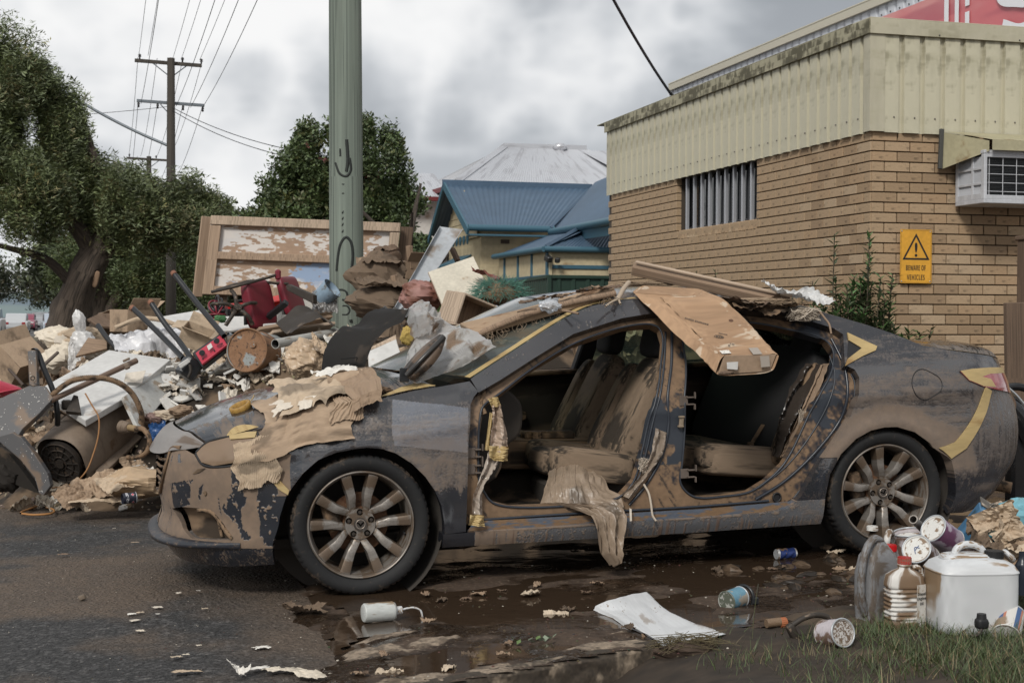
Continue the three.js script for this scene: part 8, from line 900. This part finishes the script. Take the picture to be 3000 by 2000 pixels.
tin2('muddy tin wedged upright beside the purple splashed tin', [3.663,0.192,-5.613], [3.667,0.303,-5.614], .05, labelM, speckM); tin2('small brown tin tipped against the grey jug', [3.268,0.176,-5.513], [3.227,0.26,-5.474], .04, pMud, speckM);
{ const a = vec([3.377,0.437,-5.592]), b = vec([3.521,0.354,-5.707]); const T = thing('spout_tube', 'short grey spout tube poking out above the tins', 'tube', [0, 0, 0]); part('tube', rod(a, b, .018, .020, 20, true), mat(.17, .155, .14, .5), T); part('rim', (() => { const g = new THREE.TorusGeometry(.018, .003, 6, 24); g.applyQuaternion(new THREE.Quaternion().setFromUnitVectors(new THREE.Vector3(0, 0, 1), b.clone().sub(a).normalize())); g.translate(a.x, a.y, a.z); return g; })(), mat(.3, .27, .24, .5), T); }
TY('speckled tin lying end on at the grass edge with a dark pistol handle', [2.713,0,-5.143], [Math.PI / 2 - .25, 0, -.18], .055, .115, labelM, speckM, { y: .062 }); { const p = [2.663,0.07,-5.21], T = thing('spray_gun', 'dark grey pistol grip spray gun beside the speckled tin', 'spray gun', p); part('grip', at(soft(.035, .09, .035, .5), [-.055, -.015, 0], [0, 0, .5]), greyPl, T); part('barrel', tube([[-.06, .02, 0], [-.01, .045, 0], [.05, .055, .0], [.10, .04, 0], [.125, .0, 0]], .012, 24, 8), greyPl, T); part('nozzle', at(new THREE.CylinderGeometry(.012, .012, .03, 16), [-.075, -.045, .012], [Math.PI / 2, 0, 0]), mat(.3, .22, .16, .5), T); }
TY('striped label tin lying in the grass at the verge', [3.408,0,-4.942], [.35, .9, -1.35], .055, .135, new THREE.MeshPhysicalMaterial({ map: tex(256, 128, (x, y) => { const s = (x * 5) % 1, m = sst(.55, .65, pf(x, y, 5, 4)); return mix3(s < .3 ? [.05, .10, .22] : s < .45 ? [.40, .16, .10] : [.55, .53, .5], [.25, .18, .12], m); }), roughness: .5, side: THREE.DoubleSide }), lidM, { y: .06 }); { const p = [3.261,0.129,-4.892], T = thing('spray_gun', 'small black spray gun head lying on the striped tin', 'spray gun', p); part('head', at(soft(.05, .045, .045, .6), [0, 0, 0]), black, T); part('trigger', tube([[.0, -.01, .01], [-.03, -.04, .02], [-.06, -.045, .02]], .007, 14, 6), greyPl, T); part('cap', at(new THREE.CylinderGeometry(.018, .02, .02, 16), [0, .028, 0]), black, T); }
TY('rust rimmed tin half hidden in the grass beside the striped tin', [3.619,0,-5.1], [.2, .2, -1.4], .05, .1, labelM, speckM, { y: .055 });
{ // blue metal can and rubbish behind the jerrycan
const T = thing('metal_can', 'rectangular blue and rusty metal solvent can tilted against the rubbish', 'can', [3.749,0.394,-5.645]); const cm = dirtyMat([.30, .22, .14], .33, .45, { s: .2, mud: [.5, .42, .33] }), bm = dirtyMat([.06, .17, .30], .2, .4, { s: .2 }); part('body', at(box(.16, .24, .10, .012), [0, -.04, 0], [.3, -.5, -.45]), bm, T); part('top', at(box(.155, .008, .095, .003), [.055, .068, .035], [.3, -.5, -.45]), cm, T); part('front', at(box(.15, .22, .004, .001), [.03, -.04, .058], [.3, -.5, -.45]), cm, T); part('handle', tube([[0, .07, .06], [.02, .10, .07], [.07, .075, .085], [.09, .045, .08]], .007, 20, 6), cm, T); part('cap', at(new THREE.CylinderGeometry(.020, .02, .015, 20), [.05, -.06, .085], [1.2, 0, -.4]), steel, T);
const U = thing('blue_tarp', 'folded pale blue plastic tub behind the wet cardboard', 'tub', [3.951,0.421,-5.642]); part('tub', at(blob(.14, .09, .10, 620, .2, 30), [0, 0, 0]), dirtyMat([.16, .38, .45], .2, .5, { s: .3 }), U); const V = thing('brown_leaves_pile', 'pile of wet torn brown cardboard behind the jerrycan', 'cardboard', [3.714,0.361,-5.395]); for (let i = 0; i < 9; i++) part('sheet', at(crumple(.20, .16, { seed: 630 + i, amp: .35, n: 20 }), [rr(-.14, .16), rr(-.10, .08), rr(-.08, .08)], [rr(.2, 1.3), rr(0, 6), rr(-.4, .4)]), [card[2], card[3], card[0], paper[2]][i % 4], V); const X_ = thing('teal_tin', 'dented teal paint tin among the torn cardboard', 'tin', [3.659,0.355,-5.41]); part('wall', at(lathe([[.04, -.06], [.045, -.05], [.045, .06], [.04, .065]], 28), [0, 0, 0], [.3, 0, .4]), dirtyMat([.03, .20, .27], .2, .4, { s: .2 }), X_); part('lid', at(disc(.042, .06), [0, 0, 0], [.3, 0, .4]), dirtyMat([.03, .22, .3], .2, .4, { s: .2 }), X_); solo('tan_plank', prismBar([4.086,0.428,-6.02], [3.973,0.386,-5.739], .06, .02), timber[2], 'narrow tan plank end behind the solvent can', 'plank'); solo('dark_bottle', at(sections([[0, .03, .03, 1], [.12, .032, .032, 1], [.15, .015, .015, 1], [.18, .014, .014, 1]], 20, 2), [3.659,0.166,-5.199]), mat(.015, .02, .03, .3), 'dark bottle tucked behind the jerrycan', 'bottle');
}
{ // drink can, bottle, cloth
const p = [3.408,0.03,-6.907], T = thing('drink_can', 'crushed blue and silver drink can lying in the puddle', 'can', [p[0], gBase(p[0]) + .030, p[2]]); const cg = (g) => g.rotateZ(Math.PI / 2).rotateY(.12); part('wall', cg(grid(36, 14, (u, v) => { const a = u * 6.283, r = .030 * (1 - .12 * Math.pow(Math.abs(Math.sin(v * 9 + Math.cos(a) * 2)), 3)) * (v < .06 || v > .94 ? .88 : 1); return [r * Math.cos(a), (v - .5) * .118, r * Math.sin(a)]; }, 1, 1)), new THREE.MeshPhysicalMaterial({ map: tex(128, 128, (x, y) => { const e = y < .09 || y > .91, s = Math.abs(x - .5) < .12 && Math.abs(y - .5) < .2, m = sst(.55, .62, pf(x, y, 5, 4)); return mix3(e ? [.5, .5, .5] : s ? [.36, .33, .30] : [.025, .045, .16], [.20, .13, .08], m); }), metalness: .4, roughness: .35, side: THREE.DoubleSide }), T); part('end', cg(at(new THREE.CircleGeometry(.027, 24), [0, .058, 0], [-Math.PI / 2, 0, 0])), steel, T); part('base', cg(at(new THREE.CircleGeometry(.027, 24), [0, -.058, 0], [-Math.PI / 2, 0, 0])), dirtyMat([.3, .25, .2], .5, .6, { s: .1 }), T);
const q = [1.088,0,-6.142], S = thing('squeeze_bottle', 'milky plastic wash bottle with bent spout lying in the mud', 'bottle', [q[0], gBase(q[0]) + .046, q[2] - .03], .13); part('body', lathe([[0, -.075], [.036, -.075], [.042, -.068], [.042, .06], [.036, .071], [.018, .075], [.016, .075]], 40).rotateZ(-Math.PI / 2), new THREE.MeshPhysicalMaterial({ map: ribT([.60, .62, .60], [.30, .21, .13], .66, 4), roughness: .35, transmission: .25, side: THREE.DoubleSide }), S); part('cap', at(new THREE.CylinderGeometry(.018, .019, .03, 24), [.088, 0, 0], [0, 0, -Math.PI / 2]), pWhite, S); part('spout', tube([[.10, 0, 0], [.13, .006, 0], [.165, .006, .003], [.190, -.008, .006], [.198, -.038, .008]], .0045, 30, 8), pWhite, S);
const W0 = [[2.039,0.02,-6.05], [2.12,0.05,-6.037], [2.261,0.05,-6.157], [2.377,0.05,-6.236]], W1 = [[2.051,0.02,-5.976], [2.117,0.03,-5.91], [2.2,0.045,-5.878], [2.325,0.05,-5.953]], W2 = [[2.069,0.015,-5.87], [2.099,0.03,-5.713], [2.172,0.04,-5.662], [2.309,0.045,-5.756]], W3 = [[2.064,0.015,-5.69], [2.079,0.03,-5.502], [2.142,0.035,-5.435], [2.344,0.04,-5.546]], W4 = [[2.095,0.015,-5.511], [2.085,0.03,-5.337], [2.149,0.03,-5.295], [2.395,0.03,-5.451]], W5 = [[2.087,0.015,-5.261], [2.122,0.02,-5.243], [2.242,0.02,-5.304], [2.407,0.02,-5.383]];
const rw = [W0, W1, W2, W3, W4, W5].map((r_) => curve(r_)); const C_ = thing('white_cloth', 'dirty white plastic sheet lying flat across the kerb', 'sheet', [0, 0, 0]); part('sheet', grid(50, 60, (u, v) => { const k = v * 5, i = Math.min(4, Math.floor(k)), t = k - i, s = t * t * (3 - 2 * t) * .3 + t * .7, p = rw[i].getPoint(u).lerp(rw[i + 1].getPoint(u), s); const w = .010 * (crk(u * 1.1, v * 1.1, 31) - .3) + .012 * Math.sin(u * 5 + v * 3) * .4 - .012 * (u < .04 || u > .96 ? 1 : 0); return [p.x, Math.max(p.y, gBase(p.x) + .012) + w, p.z]; }, 1, 1), new THREE.MeshPhysicalMaterial({ map: tex(512, 512, (x, y) => { const d = sst(.60, .78, pf(x, y, 5, 5, .62)) * .6, sp = sst(.80, .86, pf(x, y, 30, 3, .6)), f = pf(x, y * .2, 60, 2); return mix3(mul3([.60, .61, .62], .93 + .1 * f), [.20, .14, .09], clamp(d * sst(.2, .6, x) + sp)); }, true, false), roughness: .55, side: THREE.DoubleSide }), C_);
const b = [2.653,0,-5.488], Bt = thing('small_bottle', 'small brown medicine bottle with orange cap lying in the mud', 'bottle', [b[0], gBase(b[0]) + .018, b[2]], .05); part('body', at(new THREE.CylinderGeometry(.019, .019, .065, 24), [0, 0, 0], [0, 0, Math.PI / 2 + .05]), dirtyMat([.24, .17, .11], .5, .6, { s: .05 }), Bt); part('cap', [at(new THREE.CylinderGeometry(.0205, .0205, .028, 24), [.046, -.002, 0], [0, 0, Math.PI / 2 + .05]), ...[...Array(16)].map((_, i) => at(box(.024, .003, .003, .001), [.046, -.002 + .0205 * Math.cos(i / 16 * 6.283), .0205 * Math.sin(i / 16 * 6.283)], [i / 16 * 6.283, 0, .05]))], mat(.36, .12, .05, .5), Bt);
}
// ---------- scraps on the asphalt and mud ----------
const litterR = rng(808); let i_fleck = 0;
const flat = (name, px, w, d, m, label, cat, o = {}) => { const T = solo(name, crumple(w, d, { seed: o.seed ?? Math.floor(litterR() * 900), amp: o.amp ?? .14, n: 16, torn: .35 }), m, label, cat, o.group); const x = px[0], z = px[2]; T.position.set(x, (x < .75 ? gBase(x) - .008 : gy(x, z)) + .014 + (o.up ?? 0), z); T.rotation.y = o.ry ?? litterR() * 6; return T; };
flat('paper_scrap', [0.238,0,-5.585], .11, .045, card[2], 'torn tan paper scrap with a dark edge on the asphalt', 'paper', { ry: 0 }); flat('paper_scrap', [0.43,0,-5.477], .07, .05, paper[1], 'crumpled white tissue on the asphalt beside the leaflet', 'tissue', { amp: .4 }); flat('paper_scrap', [0.506,0,-5.529], .075, .04, paper[1], 'white printed leaflet corner on the asphalt', 'leaflet', { amp: .08, ry: .3 }); flat('paper_scrap', [0.597,0,-5.47], .16, .06, paper[3], 'long torn strip of cream paper on the asphalt', 'paper', { ry: -.25 }); flat('paper_scrap', [0.676,0,-5.346], .13, .07, paper[3], 'cream paper tail curling toward the mud', 'paper', { ry: -.7 });
flat('cardboard_curl', [0.802,0,-6.503], .17, .10, card[3], 'curled dark cardboard flap beside the front tyre', 'cardboard', { amp: .35, ry: -.1, up: .02 }); flat('paper_scrap', [0.069,0,-8.845], .05, .015, card[2], 'narrow straw coloured splinter on the asphalt', 'splinter', { ry: 0 }); flat('leaf_litter', [-0.333,0,-8.563], .06, .025, timber[1], 'rust brown leaf scrap on the asphalt near the orange cord', 'leaf', { ry: .5 });
{ const p = [-0.193,0,-7.217], o = solo('stone', blob(.022, .016, .02, 700, .25, 16), mat(.15, .115, .085, .9), 'small round brown stone on the open asphalt', 'stone'); o.position.set(p[0], gBase(p[0]) + .004, p[2]); }
for (const [x, y, s] of [[0.052,0,-6.585], [0.037,0,-6.735], [0.075,0,-6.746], [0.069,0,-6.355], [0.155,0,-6.844], [0.548,0,-5.888], [0.204,0,-5.829], [0.243,0,-5.845], [0.261,0,-7.15], [0.358,0,-7.166], [0.365,0,-6.715], [0.302,0,-5.991], [-0.056,0,-9.461], [0.152,0,-6.679]].map((p, i) => [p, i, [.05, .035, .03, .035, .04, .06, .04, .025, .028, .02, .03, .02, .02, .018][i]])) flat('paper_fleck', x, s, s * .8, paper[i_fleck++ % 4], 'small white paper fleck on the open asphalt', 'fleck', { group: 'paper flecks on the asphalt', ry: .2, amp: .1 });
{ const spots = [[0.987,0,-5.504], [0.879,0,-5.282], [0.859,0,-5.31], [0.95,0,-5.175], [1.328,0,-5.455], [1.512,0,-5.564], [1.772,0,-6.634], [1.631,0,-6.558], [1.867,0,-6.056], [1.927,0,-6.073], [2.228,0,-6.558], [2.124,0,-6.399], [1.957,0,-6.664], [1.864,0,-6.446], [1.44,0,-6.498], [1.389,0,-6.618], [1.561,0,-6.504], [1.447,0,-5.388], [1.198,0,-5.271], [2.048,0,-5.592], [2.1,0,-5.523], [2.13,0,-5.023], [2.18,0,-4.987], [3.717,0,-6.925], [3.707,0,-7.021], [3.261,0,-6.641], [3.211,0,-6.654], [3.525,0,-6.535], [2.532,0,-5.215], [2.927,0,-6.703], [1.677,0,-4.946], [1.725,0,-4.956], [1.277,0,-6.018], [3.597,0,-6.517], [3.855,0,-7.033]]; spots.forEach((p, i) => { const s = [.06, .05, .07, .09, .08][i % 5]; const T = flat('dead_leaf', p, s, s * .5, [timber[1], timber[3], card[1], paper[2], card[3]][i % 5], ['rusty', 'dark', 'brown', 'buff', 'blackish'][i % 5] + ' dead leaf or torn litter lying in the wet mud', 'leaf', { group: 'leaf litter in the mud', amp: .4 }); if (p[2] > kerbZ(p[0])) T.position.y = gBase(p[0]) - .08; }); }
{ const r = rng(55), gl = leafGeo(1, .03, .011, 0, 3), p = [1.624,0,-5.549]; for (let i = 0; i < 14; i++) { const o = solo('green_leaf', gl, i % 3 ? mat(.20, .24, .17, .5) : mat(.11, .17, .06, .5), i % 3 ? 'small silvery green leaf of a fallen sprig in the mud' : 'small green leaf of a fallen sprig in the mud', 'leaf', 'leaves of the fallen sprig'); o.position.set(p[0] + rr(-.09, .09, r), gy(p[0], p[2]) + .014, p[2] + rr(-.05, .05, r)); o.rotation.set(rr(-.3, .3, r), r() * 6, rr(-.3, .3, r)); } }
{ // fine mud crumbs and chips
const r = rng(66), g = blob(1, .5, .8, 710, .4, 7), list = []; for (let i = 0; i < 2600; i++) { const x = rr(.8, 5, r), z = rr(-5.1, -8.6, r); if (fbm(x * 2.5, z * 2.5, 3) < .46) continue; list.push([x, gy(x, z) + .001, z, rr(.002, .010, r), r() < .16 ? 1 : 0]); } for (let i = 0; i < 1200; i++) { const x = rr(-2.4, .8, r), z = rr(-4.6, -10, r); list.push([x, gBase(x) - .006, z, rr(.002, .005, r), r() < .25 ? 1 : 0]); }
const im = new THREE.InstancedMesh(g, mat(1, 1, 1, .85), list.length), c = new THREE.Color(); list.forEach((p, i) => { tmpO.position.set(p[0], p[1], p[2]); tmpO.rotation.set(0, r() * 6, 0); tmpO.scale.setScalar(p[3]); tmpO.updateMatrix(); im.setMatrixAt(i, tmpO.matrix); p[4] ? c.setRGB(.42, .38, .32) : c.setRGB(.06 * rr(.6, 1.6, r), .04 * rr(.6, 1.6, r), .027); im.setColorAt(i, c); }); im.name = 'mud_crumbs'; im.receiveShadow = im.castShadow = true; scene.add(im); tag(im, 'crumbs of mud, grit and chips scattered over the ground', 'grit', null, 'stuff');
const m2 = []; for (let i = 0; i < 60; i++) { const x = rr(3.0, 4.6, r), z = rr(-6.0, -6.9, r); m2.push(at(blob(rr(.03, .10, r), rr(.012, .03, r), rr(.03, .07, r), 720 + i % 7, .4, 12), [x, gBase(x) + .004, z], [0, r() * 6, 0])); } const o = solo('mud_clods', m2, dirtyMat([.062, .040, .026], .5, .55, { s: .2, mud: [.12, .08, .05] }), 'lumps of churned wet mud between the wheel and the grass', 'mud', null, 'stuff');
}
{ // grass of the verge
const blade = grid(2, 5, (u, v) => [(u - .5) * .0055 * (1 - v * .92), v * .085, .05 * v * v], 1, 1), r = rng(91), list = [];
for (let i = 0; i < 90000 && list.length < 24000; i++) { const x = rr(1.7, 4.6, r), z = rr(-5.75, -4.1, r), k = grassMask(x, z) * sst(.30, .5, fbm(x * 4, z * 4, 3) + .12 * sst(2.6, 3.2, x)); if (r() > k) continue; list.push([x, z, rr(.35, 1.15, r) * lerp(.65, 1, sst(2.2, 3, x))]); }
const im = new THREE.InstancedMesh(blade, new THREE.MeshPhysicalMaterial({ color: C(1, 1, 1), roughness: .6, transmission: .15, side: THREE.DoubleSide }), list.length), c = new THREE.Color(); list.forEach(([x, z, s], i) => { tmpO.position.set(x, gBase(x) - .02 + .01 * grassMask(x, z), z); tmpO.rotation.set(rr(-.35, .35, r), r() * 6.28, rr(-.35, .35, r)); tmpO.scale.set(s * rr(.8, 1.3, r), s, s * rr(.5, 1.8, r)); tmpO.updateMatrix(); im.setMatrixAt(i, tmpO.matrix); const d = r() < .22; const v = rr(.6, 1.25, r); d ? c.setRGB(.20 * v, .155 * v, .08 * v) : c.setRGB(.072 * v, .105 * v, .034 * v); im.setColorAt(i, c); }); im.name = 'verge_grass'; im.receiveShadow = im.castShadow = true; scene.add(im); tag(im, 'rough green and straw coloured grass of the verge', 'grass', null, 'stuff');
for (const [p, h, l] of [[[3.059,0,-5.526], .20, 'thin seeding grass stalk rising beside the grey jug'], [[2.462,0,-5.285], .22, 'tall grass stalk in front of the blue tin'], [[3.571,0,-5.252], .16, 'dark grass seed head in front of the jerrycan'], [[3.372,0,-5.448], .14, 'short grass stalk against the oil bottle'], [[3.122,0,-5.451], .15, 'bent grass stalk in front of the grey jug']]) { const x = p[0], z = p[2], T = thing('grass_stalk', l, 'grass', [x, gBase(x) - .02, z]); part('stalk', tube([[0, 0, 0], [.004, h * .5, .004], [.015 * (h > .18 ? 1 : -1), h, .01]], .0013, 14, 4), mat(.09, .10, .045, .8), T); part('seed_head', tube([[.015 * (h > .18 ? 1 : -1), h, .01], [.02 * (h > .18 ? 1 : -1), h + .035, .012]], .0028, 6, 5), mat(.05, .045, .03, .8), T); }
const rt = thing('dead_grass_tuft', 'tuft of dead grass and soil clod at the kerb end', 'tuft', [2.183,0,-5.252]); const bl = []; for (let i = 0; i < 120; i++) { const a = r() * 6.28; bl.push(tube([[rr(-.1, .1, r), -.02, rr(-.04, .04, r)], [rr(-.12, .12, r), rr(.02, .06, r), rr(-.05, .05, r)], [rr(-.18, .18, r), rr(0, .07, r), rr(-.08, .08, r)]], .0012, 8, 3)); } part('blades', bl, mat(.12, .095, .05, .9), rt).userData.kind = 'stuff'; part('clod', blob(.15, .05, .07, 730, .3, 24), mat(.055, .036, .024, .9), rt);
}
{ // dark things at the right-hand edge behind the car
const T = thing('black_bumper_piece', 'glossy black car bumper piece propped behind the sedan', 'bumper', [0, 0, 0]); const bm = new THREE.MeshPhysicalMaterial({ color: C(.012, .012, .013), roughness: .15 }); part('shell', (() => { const A = curve([[5.391,0.889,-7.849], [5.443,0.862,-7.834], [5.499,0.791,-7.818], [5.564,0.702,-7.798]]), B = curve([[5.34,0.708,-7.756], [5.383,0.637,-7.743], [5.438,0.531,-7.726], [5.502,0.443,-7.707]]); return grid(16, 10, (u, v) => { const p = A.getPoint(u).lerp(B.getPoint(u), v); p.z += .10 * Math.sin(v * 3); return [p.x, p.y, p.z]; }, .4, .3); })(), bm, T); part('rim', tube([[5.373,0.892,-7.823], [5.429,0.899,-7.808], [5.481,0.892,-7.794], [5.546,0.864,-7.775]], .025, 20, 8), bm, T); part('chrome_strip', tube([[5.367,0.892,-7.783], [5.414,0.848,-7.77], [5.465,0.786,-7.754]], .006, 14, 6), steel, T); part('foot', at(box(.3, .7, .1, .02), [5.529,0.343,-7.801]), bm, T);
const P2 = thing('dark_post', 'dark timber post against the brick wall', 'post', [7.077,1.212,-10.09]); part('post', at(box(.10, 2.6, .12, .01), [.03, -.55, 0]), timber[3], P2); part('cap', at(box(.13, .04, .15, .01), [.03, .77, 0]), timber[3], P2); solo('dark_board', at(box(.22, 1.2, .05, .006), [6.861,0.855,-9.831], [0, 0, .03]), timber[3], 'dark weathered board leaning below the post', 'board'); const ex = [5.147,0.305,-7.49]; { const o = part('exhaust_tip', rod([ex[0] - .12, ex[1] + .03, ex[2] - .1], [ex[0] + .03, ex[1], ex[2] + .02], .035, .035, 20), dusty, scene); car.attach(o); }
}
renderer.render(scene, camera);
